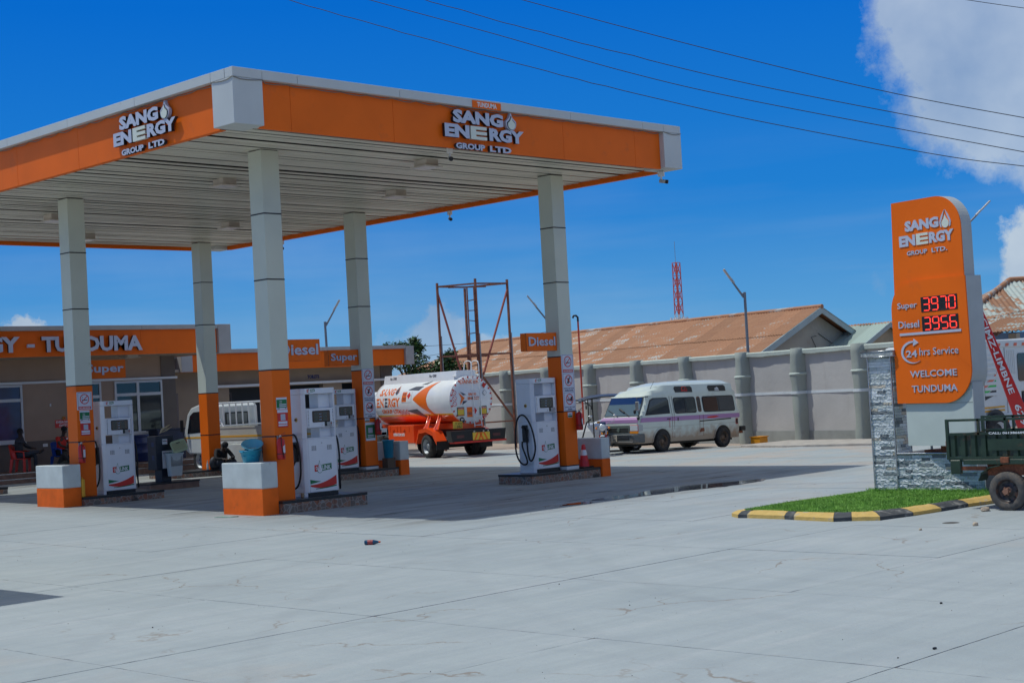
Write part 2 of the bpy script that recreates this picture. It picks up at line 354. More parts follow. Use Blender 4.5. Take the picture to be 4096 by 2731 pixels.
def bx(name, a, b, m, parent, bevel=0., c=0.): return MB().box(a, b, c=c).build(name, m, parent, bevel)

# text: a flat word mapped to a plane. org = left baseline point, ux = reading direction, uz = up, both unit vectors
_font_cache = {}
def text_mesh(s, bold, depth):
    key = (s, bold, depth)
    if key in _font_cache: return _font_cache[key]
    cu = bpy.data.curves.new('t', 'FONT'); cu.body = s; cu.resolution_u = 2; cu.extrude = .5; cu.offset = bold
    o = bpy.data.objects.new('t', cu); COL.objects.link(o); dg = bpy.context.evaluated_depsgraph_get(); dg.update()
    me = bpy.data.meshes.new_from_object(o.evaluated_get(dg)); bpy.data.objects.remove(o)
    V = np.array([v.co[:] for v in me.vertices]); Fc = [tuple(p.vertices) for p in me.polygons]
    bpy.data.meshes.remove(me); _font_cache[key] = (V, Fc); return V, Fc
def text(s, org, ux, uz, width, height, m, parent, name='lettering', bold=.02, depth=.004, shear=0., split=False, sidem=None, curve=None, desc=0.):
    V, Fc = text_mesh(s, bold, 1); V = V.copy()
    x0, x1 = V[:, 0].min(), V[:, 0].max(); y0, y1 = V[:, 1].min(), V[:, 1].max()
    if desc == 0: yb = y0
    else: yb = 0
    V[:, 0] = (V[:, 0] - x0) / (x1 - x0) * width; V[:, 1] = (V[:, 1] - yb) / (y1 - yb) * height
    V[:, 0] += V[:, 1] * shear
    ux = Vector(ux); uz = Vector(uz); un = ux.cross(uz); org = Vector(org)
    if curve: W = [curve(a, b, (c + .5) * depth) for a, b, c in V]
    else: W = [org + ux * a + uz * b + un * ((c + .5) * depth) for a, b, c in V]
    groups = [list(range(len(Fc)))]
    if split:
        par = list(range(len(V)))
        def find(a):
            while par[a] != a: par[a] = par[par[a]]; a = par[a]
            return a
        for f in Fc:
            for q in f[1:]: par[find(q)] = find(f[0])
        comp = {}
        for i, f in enumerate(Fc): comp.setdefault(find(f[0]), []).append(i)
        cl = []
        for k, fl in comp.items():
            xs = [V[q][0] for i in fl for q in Fc[i]]; cl.append([min(xs), max(xs), fl])
        cl.sort(key=lambda q: q[0]); mg = []
        for c in cl:
            if mg and c[0] < mg[-1][1] - (c[1] - c[0]) * .5: mg[-1][1] = max(mg[-1][1], c[1]); mg[-1][2] += c[2]
            else: mg.append(c)
        groups = [g[2] for g in mg]; name = 'letter' if name == 'lettering' else name
    outl = []
    for g in groups:
        ids = sorted({q for i in g for q in Fc[i]}); rm = {q: k for k, q in enumerate(ids)}
        b = MB(); b.add([W[q] for q in ids], [tuple(rm[q] for q in Fc[i]) for i in g], m)
        if sidem is not None:
            k = b._mi(sidem)
            for j, i in enumerate(g):
                zs = {round(float(V[q][2]), 3) for q in Fc[i]}
                if len(zs) > 1: b.m[j] = k
        outl.append(b.build(name, m, parent))
    return outl
def poly2(pts, org, ux, uz, d, m, parent, name, lift=0.):
    """flat shape (a,b) on a plane with small thickness d"""
    ux = Vector(ux); uz = Vector(uz); un = ux.cross(uz); org = Vector(org); n = len(pts)
    P = [org + ux * a + uz * b + un * lift for a, b in pts] + [org + ux * a + uz * b + un * (lift + d) for a, b in pts]
    return MB().add(P, [tuple(range(n - 1, -1, -1)), tuple(range(n, 2 * n))] + [(i, (i + 1) % n, (i + 1) % n + n, i + n) for i in range(n)], m).build(name, m, parent)
def circ(cx, cy, r, n=20, ry=None): return [(cx + r * math.cos(2 * math.pi * i / n), cy + (ry or r) * math.sin(2 * math.pi * i / n)) for i in range(n)]
def drop(cx, cy, w, h, n=16):
    """teardrop with point up, (cx,cy) bottom centre"""
    p = []
    for i in range(n + 1):
        t = math.pi * (-.12) - (math.pi * .76) * i / n * 1.0
        a = math.pi * 1.16 * (i / n) - math.pi * .08
        p.append((cx + w / 2 * math.cos(-a), cy + w / 2 + w / 2 * math.sin(-a)))
    p = [q for q in p]
    return [(cx, cy + h)] + [(cx + w * .16, cy + h * .72)] + p + [(cx - w * .16, cy + h * .72)]
def rrect(x0, y0, x1, y1, r, n=4):
    p = []
    for cx, cy, a in ((x1 - r, y0 + r, -90), (x1 - r, y1 - r, 0), (x0 + r, y1 - r, 90), (x0 + r, y0 + r, 180)):
        for i in range(n + 1): t = R(a + 90 * i / n); p.append((cx + r * math.cos(t), cy + r * math.sin(t)))
    return p
def sm01(t): t = min(max(t, 0), 1); return t * t * (3 - 2 * t)
def zg(x, y): return .0085 * min(max(y, 0), 40) * sm01((20 - x) / 14) - .15 * sm01((x - 23) / 3.5)
XX, YY, ZZ = Vector((1, 0, 0)), Vector((0, 1, 0)), Vector((0, 0, 1))

# ------------------------------------------------------------------ ground
base = MB(); xs = [-900, -200, -60] + [-27 + 1.5 * i for i in range(43)] + [60, 200, 900]; vs = []; 
for x in xs:
    for y in xs: vs.append((x, y, zg(x, y) - .009 - (.0 if abs(x) < 61 and abs(y) < 61 else .03)))
n = len(xs); base.add(vs, [(i * n + j, (i + 1) * n + j, (i + 1) * n + j + 1, i * n + j + 1) for i in range(n - 1) for j in range(n - 1)])
DUST = mat('dusty_ground', (.40, .31, .25), .9, var=.15, vscale=.4, dirt=(.30, .25, .22), dscale=.2, damt=.6, dthr=.5, bump=.4, bscale=12)
ground = struct(base.build('ground', DUST))
yard = struct(bpy.data.objects.new('concrete_yard', None)); COL.objects.link(yard)
SLX = [-2.95 + 3.02 * i for i in range(-7, 11)]; SLY = [-1.35 + 2.97 * i for i in range(-8, 11)]
for i in range(len(SLX) - 1):
    for j in range(len(SLY) - 1):
        x0, x1, y0, y1 = SLX[i], SLX[i + 1], SLY[j], SLY[j + 1]; rr = random.Random(i * 77 + j)
        near = (x0 + 16) + (y0 + 22) < 52
        k = 26 if near else 6; g = .0025 if near else .005; jt = .003 if near else 0
        P = []
        for (ax, ay), (bx_, by) in (((x0, y0), (x1, y0)), ((x1, y0), (x1, y1)), ((x1, y1), (x0, y1)), ((x0, y1), (x0, y0))):
            for q in range(k):
                t = q / k; x = ax + (bx_ - ax) * t; y = ay + (by - ay) * t
                o = g + abs(rr.gauss(0, jt)) + (.014 * rr.random() if rr.random() < .10 and jt else 0)
                cx, cy = (x0 + x1) / 2, (y0 + y1) / 2
                if ay == by: y += o if y < cy else -o
                else: x += o if x < cx else -o
                if q == 0: x += o if x < cx else -o; y += o if y < cy else -o
                P.append((x, y))
        m = len(P); cx, cy = (x0 + x1) / 2, (y0 + y1) / 2
        dz = rr.uniform(-.002, .002)
        v = [(x, y, zg(x, y) + dz) for x, y in P] + [(x, y, zg(x, y) - .05) for x, y in P] + [(cx, cy, zg(cx, cy) + dz)]
        f = [(q, (q + 1) % m, 2 * m) for q in range(m)] + [(q + m, (q + 1) % m + m, (q + 1) % m, q) for q in range(m)]
        MB().add(v, f).build('concrete_slab', GROUND, yard)

# ------------------------------------------------------------------ canopy
CW, CD = 12.81, 19.0
cano = thing('fuel_station_canopy', 'large flat canopy with orange fascia, grey cap and corner blocks over the fuel pumps', 'canopy', (0, 0, 0))
bx('roof_deck', (.3, .3, 7.5), (CW - .3, CD - .3, 8.0), mat('deck_dark', (.08, .07, .06), .9), cano)
bx('roof_sheet', (.2, .2, 8.06), (CW - .2, CD - .2, 8.1), STEEL, cano)
# soffit sheets: one shared ribbed profile
sp = MB(); prof = [(0, 7.300), (.03, 7.300), (.04, 7.312), (.06, 7.312), (.07, 7.297), (.128, 7.297), (.138, 7.312), (.158, 7.312), (.168, 7.3), (.1965, 7.3)]
K = 7; xsn = [.14 + (CW - .28) * i / K for i in range(K + 1)]
vs = [(x, y, z) for x in xsn for y, z in prof]; q = len(prof)
sp.add(vs, [(i * q + j, (i + 1) * q + j, (i + 1) * q + j + 1, i * q + j + 1) for i in range(K) for j in range(q - 1)][::1])
sp0 = sp.build('soffit_sheet', SOFFIT, cano)
for i in range(95):
    o = sp0 if i == 0 else sp0.copy()
    if i: COL.objects.link(o)
    o.location = (0, .15 + .1968 * i, random.uniform(-.004, .004) + .006 * math.sin(i * .37)); o.rotation_euler = (random.uniform(-.012, .012), random.uniform(-.0006, .0006), 0)
for (x, y) in ((0, 0), (CW - .65, 0), (0, CD - .65), (CW - .65, CD - .65)):
    bx('corner_block', (x, y, 7.21), (x + .65, y + .65, 8.045), CAPW, cano, c=.006)
def seg(a, b, cuts): 
    c = [a] + [q for q in cuts if a < q < b] + [b]; return list(zip(c[:-1], c[1:]))
for y0, y1 in ((0, .24), (CD - .24, CD)):
    for a, b in seg(.0, CW, [.65, 1.45, 3.96, 6.45, 8.94, 11.41, 12.17]):
        bx('cap_panel', (a + .004, y0 + .0, 8.05), (b - .004, y1, 8.225), CAPW, cano, c=.004)
for x0, x1 in ((0, .24), (CW - .24, CW)):
    for a, b in seg(.244, CD - .244, [.68, 3.23, 5.77, 8.32, 10.87, 13.4, 15.95, 18.3]):
        bx('cap_panel', (x0, a + .004, 8.05), (x1, b - .004, 8.225), CAPW, cano, c=.004)
IN = .13
for y0, y1 in ((IN, IN + .04), (CD - IN - .04, CD - IN)):
    for a, b in seg(.65, CW - .65, [1.36, 3.87, 6.36, 8.80, 11.24]):
        bx('fascia_panel', (a + .003, y0, 7.185), (b - .003, y1, 8.048), ORANGE, cano, c=.003)
        bx('fascia_lip', (a + .003, y0 + .042, 7.19), (b - .003, y0 + .09, 7.2), ORANGE, cano)
for x0, x1 in ((IN, IN + .04), (CW - IN - .04, CW - IN)):
    for a, b in seg(.65, CD - .65, [3.08, 5.6, 8.16, 10.7, 13.25, 15.8]):
        bx('fascia_panel', (x0, a + .003, 7.185), (x1, b - .003, 8.048), ORANGE, cano, c=.003)
        bx('fascia_lip', (x0 + .042, a + .003, 7.19), (x0 + .14, b - .003, 7.2), ORANGE, cano)
# drooping lighting cable under the cap
for side in (0, 1):
    pts = []; Ln = CW if side == 0 else CD
    kq = int(Ln / .62)
    for i in range(kq * 4 + 1):
        t = i / 4 % 1; a = i / 4 * Ln / kq; z = 8.042 - .035 * (4 * t * (1 - t)) - .006 * math.sin(i * 1.7)
        off = -.01 if (a < .66 or a > Ln - .66) else IN - .02
        pts.append((a, off, z) if side == 0 else (off, a, z))
    MB().tube(pts, .009, 5).build('lighting_cable', mat('cable_grey', (.22, .21, .19), .6), cano)
# columns
CW_ = .435
def column(x, y, zb, bands, zo, low=None):
    core = bx('column', (x + .012, y + .012, zb), (x + CW_ - .012, y + CW_ - .012, 7.29), BLACK, cano)
    cuts = sorted(bands + [zo]); zz = [zb] + cuts + [7.285]
    for a, b in zip(zz[:-1], zz[1:]):
        o = (a + b) / 2 < zo
        m = ORANGE if o else CREAM
        if low and b <= low + .02: m = WHITE
        g = .011
        p = bx('cladding_panel', (x, y, a + (g if a > zb else 0)), (x + CW_, y + CW_, b - g), m, core, c=.004)
    for b in cuts:
        bx('joint_band', (x - .003, y - .003, b - .012), (x + CW_ + .003, y + CW_ + .003, b + .012), BLACK, core)
    return core
column(2.349, 2.447, .272, [6.0, 4.68, 1.55], 2.872)
column(2.362, 10.083, .28, [6.0, 4.67, 1.555], 2.872)
column(10.745, 2.366, .25, [6.02, 4.71, 1.63, .34], 2.94, .34)
column(10.796, 9.788, .28, [6.02, 4.71, 1.66, .36], 2.97, .36)
column(10.932, 17.387, .30, [6.05, 4.74, 1.35], 2.63)
column(2.36, 17.5, .30, [6.0, 4.7, 1.55], 2.872)

def logo(parent, org, ux, w, gap, depth, sidem, standoff):
    """three line station logo. org: left end of the ENERGY baseline"""
    ux = Vector(ux); uz = ZZ; o = Vector(org); un = ux.cross(uz)
    k = w / 2.30
    kw = dict(m=LETTER, parent=parent, bold=.055, depth=depth, split=True, sidem=sidem)
    text('SANG', o + ux * .245 * k + uz * .305 * k, ux, uz, 1.45 * k, .275 * k, **kw)
    text('EN', o, ux, uz, .69 * k, .272 * k, **kw)
    # cream E made of three bars and a stem
    e = MB(); e.box((0, 0, 0), (.15 * k, .272 * k, depth))
    for b in (0, .104, .208): e.box((.15 * k, b * k, 0), (.46 * k, (b + .064) * k, depth))
    Mx = Matrix((ux, uz, un)).transposed()
    e.v = [tuple(o + ux * .735 * k + Mx @ Vector(v)) for v in e.v]; e.build('letter', LETTERY, parent)
    text('RGY', o + ux * 1.265 * k, ux, uz, 1.035 * k, .272 * k, **kw)
    kw['bold'] = .05
    text('GROUP', o + ux * .29 * k - uz * .225 * k, ux, uz, .83 * k, .125 * k, **kw)
    text('LTD', o + ux * (1.30 if gap else 1.26) * k - uz * .225 * k, ux, uz, (.58 if gap else .64) * k, .125 * k, **kw)
    # drop: outer leaf pair and inner cream drop
    cx = 1.93 * k; by = .27 * k
    out_ = drop(cx, by, .30 * k, .36 * k); 
    poly2(drop(cx, by - .0 * k, .305 * k, .375 * k), o, ux, uz, depth, LETTER, parent, 'drop_flame', 0)
    poly2(drop(cx, by + .012 * k, .245 * k, .30 * k), o, ux, uz, depth * .1, BLACK, parent, 'drop_shadow_line', depth)
    poly2(drop(cx, by + .018 * k, .21 * k, .26 * k), o, ux, uz, depth * .15, LETTERY, parent, 'drop_core', depth * 1.1)
logo(cano, (5.15, .10, 7.39), (1, 0, 0), 2.30, False, .07, BLACK, 0)
logo(cano, (.10, 4.09, 7.39), (0, -1, 0), 2.19, True, .07, BLACK, 0)
bx('town_plate', (5.93, -.012, 8.04), (6.76, -.002, 8.19), ORANGE, cano)
text('TUNDUMA', (6.06, -.0125, 8.063), XX, ZZ, .57, .10, WHITE, cano, depth=.004, bold=.03)

# ceiling lamps and cameras hang from the canopy
LW = mat('lamp_housing', (.60, .54, .47), .5, var=.1)
def ceil_lamp(x, y, label):
    t = thing('canopy_light', label, 'light', (x, y, 7.29), 0, 'square lights under the canopy')
    bx('housing', (-.19, -.19, -.14), (.19, .19, .008), LW, t, c=.01)
    for i in range(11): bx('cooling_fin', (-.18 + .034 * i, -.203, -.12), (-.17 + .034 * i, -.19, -.02), LW, t)
    bx('flange', (-.26, -.26, -.165), (.26, .26, -.14), LW, t, c=.006)
    bx('diffuser', (-.21, -.21, -.172), (.21, .21, -.1655), mat('lamp_lens', (.62, .58, .56), .25, spec=.6), t)
for x, y, lb in ((4.10, 6.20, 'square ceiling light left of the nearest column'), (8.94, 12.9, 'square ceiling light deep under the canopy, just left of the nearest column'), (6.5, 2.1, 'square ceiling light nearest the front fascia logo'),
              (9.09, 6.07, 'square ceiling light between the two middle columns'), (3.65, 13.03, 'square ceiling light left of the far left column'), (6.61, 16.61, 'square ceiling light peeking out right of the far left column')):
    ceil_lamp(x, y, lb)
def cctv(x, y, z, az, lb, dark=True):
    t = thing('security_camera', lb, 'camera', (x, y, z), R(az), 'security cameras under the canopy edge')
    bx('mounting_box', (-.075, -.06, -.12), (.075, .06, 0), WHITE, t, c=.012)
    MB().cyl((0, 0, -.12), (0, 0, -.2), .022, n=8).build('bracket', WHITE, t)
    MB().cyl((-.05, 0, -.22), (.1, 0, -.25), .045, n=12).build('camera_body', mat('cam_grey', (.4, .4, .38), .5), t)
    MB().cyl((.1, 0, -.25), (.16, 0, -.262), .047, n=12).build('lens_hood', BLACK, t)
cctv(5.70, .5, 7.27, 235, 'security camera under the front fascia logo'); cctv(12.55, .45, 7.2, -60, 'security camera at the right front corner of the canopy')
cctv(12.72, 8.0, 7.2, 235, 'security camera on the far canopy edge left of the right column'); cctv(12.75, 15.6, 7.2, 235, 'tiny security camera on the far canopy edge beside the nearest column')

# ------------------------------------------------------------------ pump islands, plinths
def island(x0, x1, y0, y1, zt, lb):
    t = thing('pump_island', lb, 'kerb', ((x0 + x1) / 2, (y0 + y1) / 2, 0), 0, 'stone faced pump islands')
    ox, oy = (x0 + x1) / 2, (y0 + y1) / 2; a, b, c, d = x0 - ox, x1 - ox, y0 - oy, y1 - oy
    bx('core', (a + .03, c + .03, -.1), (b - .03, d - .03, zt - .05), mat('island_core', (.2, .19, .18), .9), t)
    bx('black_top', (a - .01, c - .01, zt - .055), (b + .01, d + .01, zt), mat('granite_black', (.02, .021, .023), .28, var=.3, vscale=60), t, c=.006)
    nx = max(1, round((b - a) / .42)); 
    for i in range(nx):
        u0 = a + (b - a) * i / nx; u1 = a + (b - a) * (i + 1) / nx
        for s, y in ((-1, c), (1, d)): bx('face_tile', (u0 + .004, y - .004 if s < 0 else y - .026, -.1), (u1 - .004, y + .026 if s < 0 else y + .004, zt - .056), TILEC, t)
    ny = max(1, round((d - c) / .42))
    for i in range(ny):
        u0 = c + .03 + (d - c - .06) * i / ny; u1 = c + .03 + (d - c - .06) * (i + 1) / ny
        for s, x in ((-1, a), (1, b)): bx('face_tile', (x - .003 if s < 0 else x - .027, u0 + .004, -.1), (x + .027 if s < 0 else x + .003, u1 - .004, zt - .056), TILEC, t)
island(2.30, 4.45, 2.22, 3.35, .272, 'stone faced island with black rim under the nearest fuel pump')
island(2.27, 4.42, 9.78, 10.95, .28, 'stone faced island with black rim under the left fuel pump')
island(9.33, 11.72, 2.17, 3.25, .25, 'stone faced island with black rim under the right fuel pump and traffic cone')
island(9.33, 11.75, 9.56, 10.75, .28, 'stone faced island with black rim under the fuel pump behind the nearest one')
island(9.35, 12.1, 17.1, 18.3, .30, 'stone faced island the hunched man sits on')
island(2.2, 4.15, 17.1, 18.3, .33, 'end of a stone faced island at the left edge of the picture')
def plinth(x0, x1, y0, y1, z1, zb, lb, allw=False):
    t = thing('crash_plinth', lb, 'bollard', ((x0 + x1) / 2, (y0 + y1) / 2, 0), 0, 'painted concrete plinths at the island ends')
    a, c = (x1 - x0) / 2, (y1 - y0) / 2
    bx('orange_base', (-a, -c, -.1), (a, c, zb - .001), CONCW if allw else ORANGE_P, t, c=.012)
    bx('white_top', (-a - .001, -c - .001, zb - .0), (a + .001, c + .001, z1), CONCW, t, c=.015)
plinth(1.90, 2.285, 2.33, 3.68, 1.06, .545, 'big white and orange concrete plinth with a blue basin on top')
plinth(1.80, 2.26, 9.85, 11.1, 1.05, .52, 'white and orange concrete plinth in front of the left fuel pump')
plinth(11.74, 12.05, 2.12, 3.3, .94, .435, 'shaded grey and orange plinth beside the traffic cone')
plinth(11.78, 12.1, 9.5, 10.6, .98, .46, 'shaded grey and orange plinth beside the small cyan bucket')
plinth(12.15, 12.6, 16.95, 18.2, 1.0, .3, 'plain white plinth half lit by the sun behind the hunched man', True)

# ------------------------------------------------------------------ fuel pumps
SEG = mat('lcd', (.06, .075, .06), .3)
def oil_logo(p, ox, oz, w, y):
    h = w * .30
    poly2([(0, 0), (w * .22, 0), (w * .22, h), (0, h)], (ox, y, oz), XX, ZZ, .003, REDPR, p, 'logo_red')
    poly2([(w * .42, .01 * w), (w, .06 * w), (w, h + .04 * w), (w * .42, h)], (ox, y, oz), XX, ZZ, .003, GREEN, p, 'logo_green')
    poly2(drop(w * .30, -h * .28, w * .30, h * 1.95), (ox, y, oz), XX, ZZ, .005, GREEN, p, 'logo_drop_outline')
    poly2(drop(w * .30, -h * .22, w * .265, h * 1.78), (ox, y, oz), XX, ZZ, .002, PUMPW, p, 'logo_drop', .005)
    text('O', (ox + w * .055, y - .0035, oz + h * .2), XX, ZZ, w * .12, h * .6, WHITE, p, depth=.002, bold=.04)
    text('IL', (ox + w * .21, y - .0072, oz + h * .2), XX, ZZ, w * .15, h * .6, mat('pale_pink', (.75, .55, .6), .5), p, depth=.001, bold=.03)
    text('LINK', (ox + w * .45, y - .0035, oz + h * .22), XX, ZZ, w * .50, h * .68, WHITE, p, depth=.002, bold=.03)
def hose(pts, p, r=.02): 
    out = []; P = [Vector(q) for q in pts]
    for i in range(len(P) - 1):
        a, b, c, d = P[max(i - 1, 0)], P[i], P[i + 1], P[min(i + 2, len(P) - 1)]
        for k in range(6):
            t = k / 6; out.append(.5 * ((2 * b) + (c - a) * t + (2 * a - 5 * b + 4 * c - d) * t * t + (3 * b - a - 3 * c + d) * t ** 3))
    out.append(P[-1]); return MB().tube(out, r, 8).build('hose', RUBBER, p)
def pump(x, y, z, lb, left, right, knob=(.01, .01, .01), red=False):
    W, D_, H = .87, .52, 2.2
    t = thing('fuel_pump', lb, 'fuel pump', (x + W / 2, y + D_ / 2, z), 0, 'white fuel pumps under the canopy')
    a, b = -W / 2, W / 2; f, k = -D_ / 2, D_ / 2
    body = MB()
    body.prism([(a, f + .06), (a + .07, f), (b - .07, f), (b, f + .04), (b, k), (a, k)], .075, 1.18, 'z')
    body.prism([(a, f + .06), (a + .085, f), (a + .085, k - .0), (a, k)], 1.18, 2.08, 'z')
    body.prism([(b - .075, f), (b, f + .04), (b, k), (b - .075, k)], 1.18, 2.08, 'z')
    body.box((a + .085, f + .004, 1.385), (b - .075, k - .004, 1.79)); body.box((.06, f + .11, 1.18), (b - .075, k - .11, 1.385)); body.box((.06, f + .11, 1.79), (b - .075, k - .11, 2.08))
    body.prism([(a, f + .06), (a + .07, f), (b - .07, f), (b, f + .04), (b, k), (a, k)], 2.08, 2.2, 'z')
    body.build('body', PUMPW, t, .012)
    bx('base_frame', (a + .06, f - .001, 0), (b - .05, k, .076), BLACK, t)
    MB().prism([(a, f + .06), (a + .05, f + .02), (a + .06, k), (a, k)], 0, .076, 'z').build('foot', PUMPW, t)
    bx('shelf', (a + .085, f - .012, 1.165), (b - .075, f + .1, 1.19), PUMPW, t, c=.005)
    dp = bx('service_door', (a + .095, f - .009, .085), (b - .085, f + .001, 1.155), PUMPW, t, c=.004)
    for cx in (-.20, .20):
        for i in range(3):
            for j in range(6): bx('vent_slot', (cx - .06 + .042 * i, f - .0105, .93 + .017 * j), (cx - .028 + .042 * i, f - .0085, .938 + .017 * j), BLACK, dp)
    MB().cyl((.0, f - .02, 1.075), (0, f - .008, 1.075), .014, n=10).build('lock', CHROME, dp)
    oil_logo(dp, -.21, .50, .44, f - .0095); 
    # swoosh
    x0, x1 = a + .1, b - .09
    def arc(z0, z1, sag, n=14): return [(x0 + (x1 - x0) * i / n, z0 + (z1 - z0) * (i / n) - sag * 4 * (i / n) * (1 - i / n)) for i in range(n + 1)]
    up = arc(.235, .40, .045); lo = arc(.205, .215, .05); poly2(lo + up[::-1], (0, f - .0095, 0), XX, ZZ, .002, REDPR, dp, 'red_swoosh')
    lo2 = [(x0 + (x1 - x0) * (.2 + .8 * i / 12), .155 + .045 * (i / 12) ** 1.5 - .02 * math.sin(math.pi * i / 12)) for i in range(13)]; up2 = [(x0 + (x1 - x0) * (.2 + .8 * i / 12), .16 + .035 * (i / 12) + .005 - .015 * math.sin(math.pi * i / 12)) for i in range(13)]
    poly2([(p_[0], p_[1] - .012) for p_ in lo2[:1]] + [(q_[0], .142 + .035 * (i / 12) ** 2) for i, q_ in enumerate(lo2)] + [(q_[0], .157 + .045 * (i / 12) ** 1.6) for i, q_ in list(enumerate(lo2))[::-1]], (0, f - .0095, 0), XX, ZZ, .002, GREEN, dp, 'green_swoosh')
    poly2([(x0, .30), (x0 + .28, .295), (x0 + .13, .272), (x0, .255)][::-1] if False else [(x0, .255), (x0 + .13, .272), (x0 + .28, .295), (x0 + .14, .315), (x0, .345)], (0, f - .0095, 0), XX, ZZ, .0018, GREEN, dp, 'green_swoosh')
    # display head
    hd = bx('display_housing', (a + .09, f - .02, 1.39), (b - .08, f + .005, 1.785), PUMPW, t, c=.012)
    poly2(rrect(a + .225, 1.50, b - .19, 1.735, .025), (0, f - .0205, 0), XX, ZZ, .006, BLACK, hd, 'display_bezel')
    bx('display_screen', (a + .245, f - .028, 1.52), (b - .21, f - .0266, 1.715), DGLASS, hd)
    for sx in (a + .27, a + .49): 
        for j in range(3): bx('lcd_row', (sx, f - .0286, 1.53 + .06 * j), (sx + .11, f - .0281, 1.575 + .06 * j), SEG, hd)
    for j, s in enumerate(('PRICE', 'LITRE', 'SALE')): text(s, (a + .40, f - .0283, 1.54 + .06 * j), XX, ZZ, .06, .018, mat('pale_blue_print', (.3, .5, .7), .5), hd, depth=.001)
    for sx in (a + .115, b - .12):
        for j in range(12): bx('vent_slot', (sx, f - .0212, 1.42 + .029 * j), (sx + .022, f - .0198, 1.432 + .029 * j), BLACK, hd)
    kp = bx('keypad', (.10, f - .026, 1.41), (.29, f - .0205, 1.50), BLACK, hd)
    for i in range(4):
        for j in range(4): bx('key', (.165 + .03 * i, f - .0285, 1.418 + .02 * j), (.185 + .03 * i, f - .026, 1.431 + .02 * j), (REDPR if (i, j) == (3, 2) else WHITE), kp)
    bx('key_screen', (.112, f - .0285, 1.46), (.155, f - .026, 1.49), SEG, kp)
    MB().cyl((.04, f - .03, 1.44), (.04, f - .019, 1.44), .016, n=10).build('lock', CHROME, hd)
    oil_logo(t, a + .13, 2.115, .2, f - .001)
    # emergency knob on the left cheek
    MB().cyl((a - .006, -.03, 1.57), (a + .001, -.03, 1.57), .045, n=14).build('knob_plate', mat('knob_yellow', (.6, .45, .12), .5), t)
    MB().cyl((a - .03, -.03, 1.57), (a - .006, -.03, 1.57), .022, n=12).build('stop_knob', mat('knob_dark', (.10, .02, .02), .4), t)
    for j in range(3):
        for i in range(2): bx('louvre', (a - .005, -.12 + .1 * i, .12 + .05 * j), (a + .001, -.06 + .1 * i, .128 + .05 * j), WHITE, t)
    for s, kind in ((-1, left), (1, right)):
        if not kind: continue
        X = a if s < 0 else b
        bx('nozzle_boot', (X, -.07, .72), (X + s * .05, .09, 1.12), BLACK, t, c=.01)
        nz_ = MB(); nz_.tube([(X + s * .07, -.05, .80), (X + s * .075, -.04, .95), (X + s * .08, .01, 1.05), (X + s * .08, .06, 1.08)], [.026, .03, .028, .016], 8); nz_.cyl((X + s * .075, -.05, .72), (X + s * .07, -.05, .80), .018, n=8)
        nz_.build('nozzle', RED if (red and s > 0) else BLACK, t)
        if kind == 'loop':
            hose([(X + s * .02, .12, 1.22), (X + s * .09, -.0, 1.28), (X + s * .11, -.15, 1.2), (X + s * .11, -.24, .85), (X + s * .1, -.22, .45), (X + s * .1, -.1, .22), (X + s * .1, .04, .2), (X + s * .1, .1, .4), (X + s * .09, .05, .6), (X + s * .075, -.04, .74)], t)
        elif kind == 'big':
            hose([(X - .03, -.09, 1.02), (X - .09, -.11, .8), (X - .11, -.13, .5), (X - .12, -.2, .3), (X - .12, -.3, .34), (X - .11, -.38, .6), (X - .1, -.30, 1.0), (X - .1, -.14, 1.28), (X - .1, .02, 1.36), (X - .1, .17, 1.25), (X - .1, .26, .9), (X - .1, .26, .5), (X - .1, .16, .28), (X - .11, -.0, .2), (X - .11, -.1, .28), (X - .1, .04, .6), (X - .08, .06, .74)], t, .021)
        else:
            hose([(X + s * .0, -.1, 1.25), (X + s * .06, -.16, 1.15), (X + s * .07, -.2, .8), (X + s * .08, -.17, .4), (X + s * .12, -.12, .14), (X + s * .16, -.06, .12), (X + s * .18, .0, .3), (X + s * .13, -.02, .6), (X + s * .075, -.05, .74)], t)
    return t
pump(3.17, 2.58, .272, 'nearest white fuel pump, right of the thick orange column', 'loop', 'side')
pump(2.97, 10.02, .28, 'left white fuel pump beside the column with the single no smoking sign', 'loop', 'side', red=True)
pump(9.83, 2.50, .25, 'right white fuel pump with a large coiled black hose on its left side', 'big', 'side')
pump(9.80, 9.90, .28, 'white fuel pump partly hidden behind the nearest pump', None, 'side')

# ------------------------------------------------------------------ sign boxes on the columns
def signbox(word, x0, x1, y0, z0, z1, lb, th=.22, tx=None):
    t = thing('fuel_sign', lb, 'sign', ((x0 + x1) / 2, y0 + th / 2, z0), 0, 'orange fuel name boxes on the columns')
    a = (x1 - x0) / 2
    bx('sign_case', (-a, -th / 2, 0), (a, th / 2, z1 - z0), ORANGE, t, c=.006)
    bx('edge_seam', (-a - .002, -th / 2 + .03, .0), (-a + .001, -th / 2 + .036, z1 - z0), BLACK, t)
    h = z1 - z0
    tx = tx or (-a + .05, 2 * a - .11)
    text(word, (tx[0], -th / 2 - .0005, h * (.30 if word == 'Diesel' else .34)), XX, ZZ, tx[1], h * (.48 if word == 'Diesel' else .44), LETTER, t, depth=.012, bold=.025, sidem=NAVY, split=True, desc=1)
signbox('Diesel', 9.72, 10.742, 2.46, 3.09, 3.515, 'small Diesel sign on the far right column of the canopy')
signbox('Super', 9.77, 10.792, 9.87, 3.12, 3.545, 'Super sign in front of the toilets block, next to the nearest column')
signbox('Diesel', 2.83, 3.945, 2.886, 3.045, 3.49, 'large Diesel sign half hidden by the nearest column')
signbox('Super', 2.85, 3.98, 10.522, 3.035, 3.475, 'Super sign at the left against the kiosk wall')

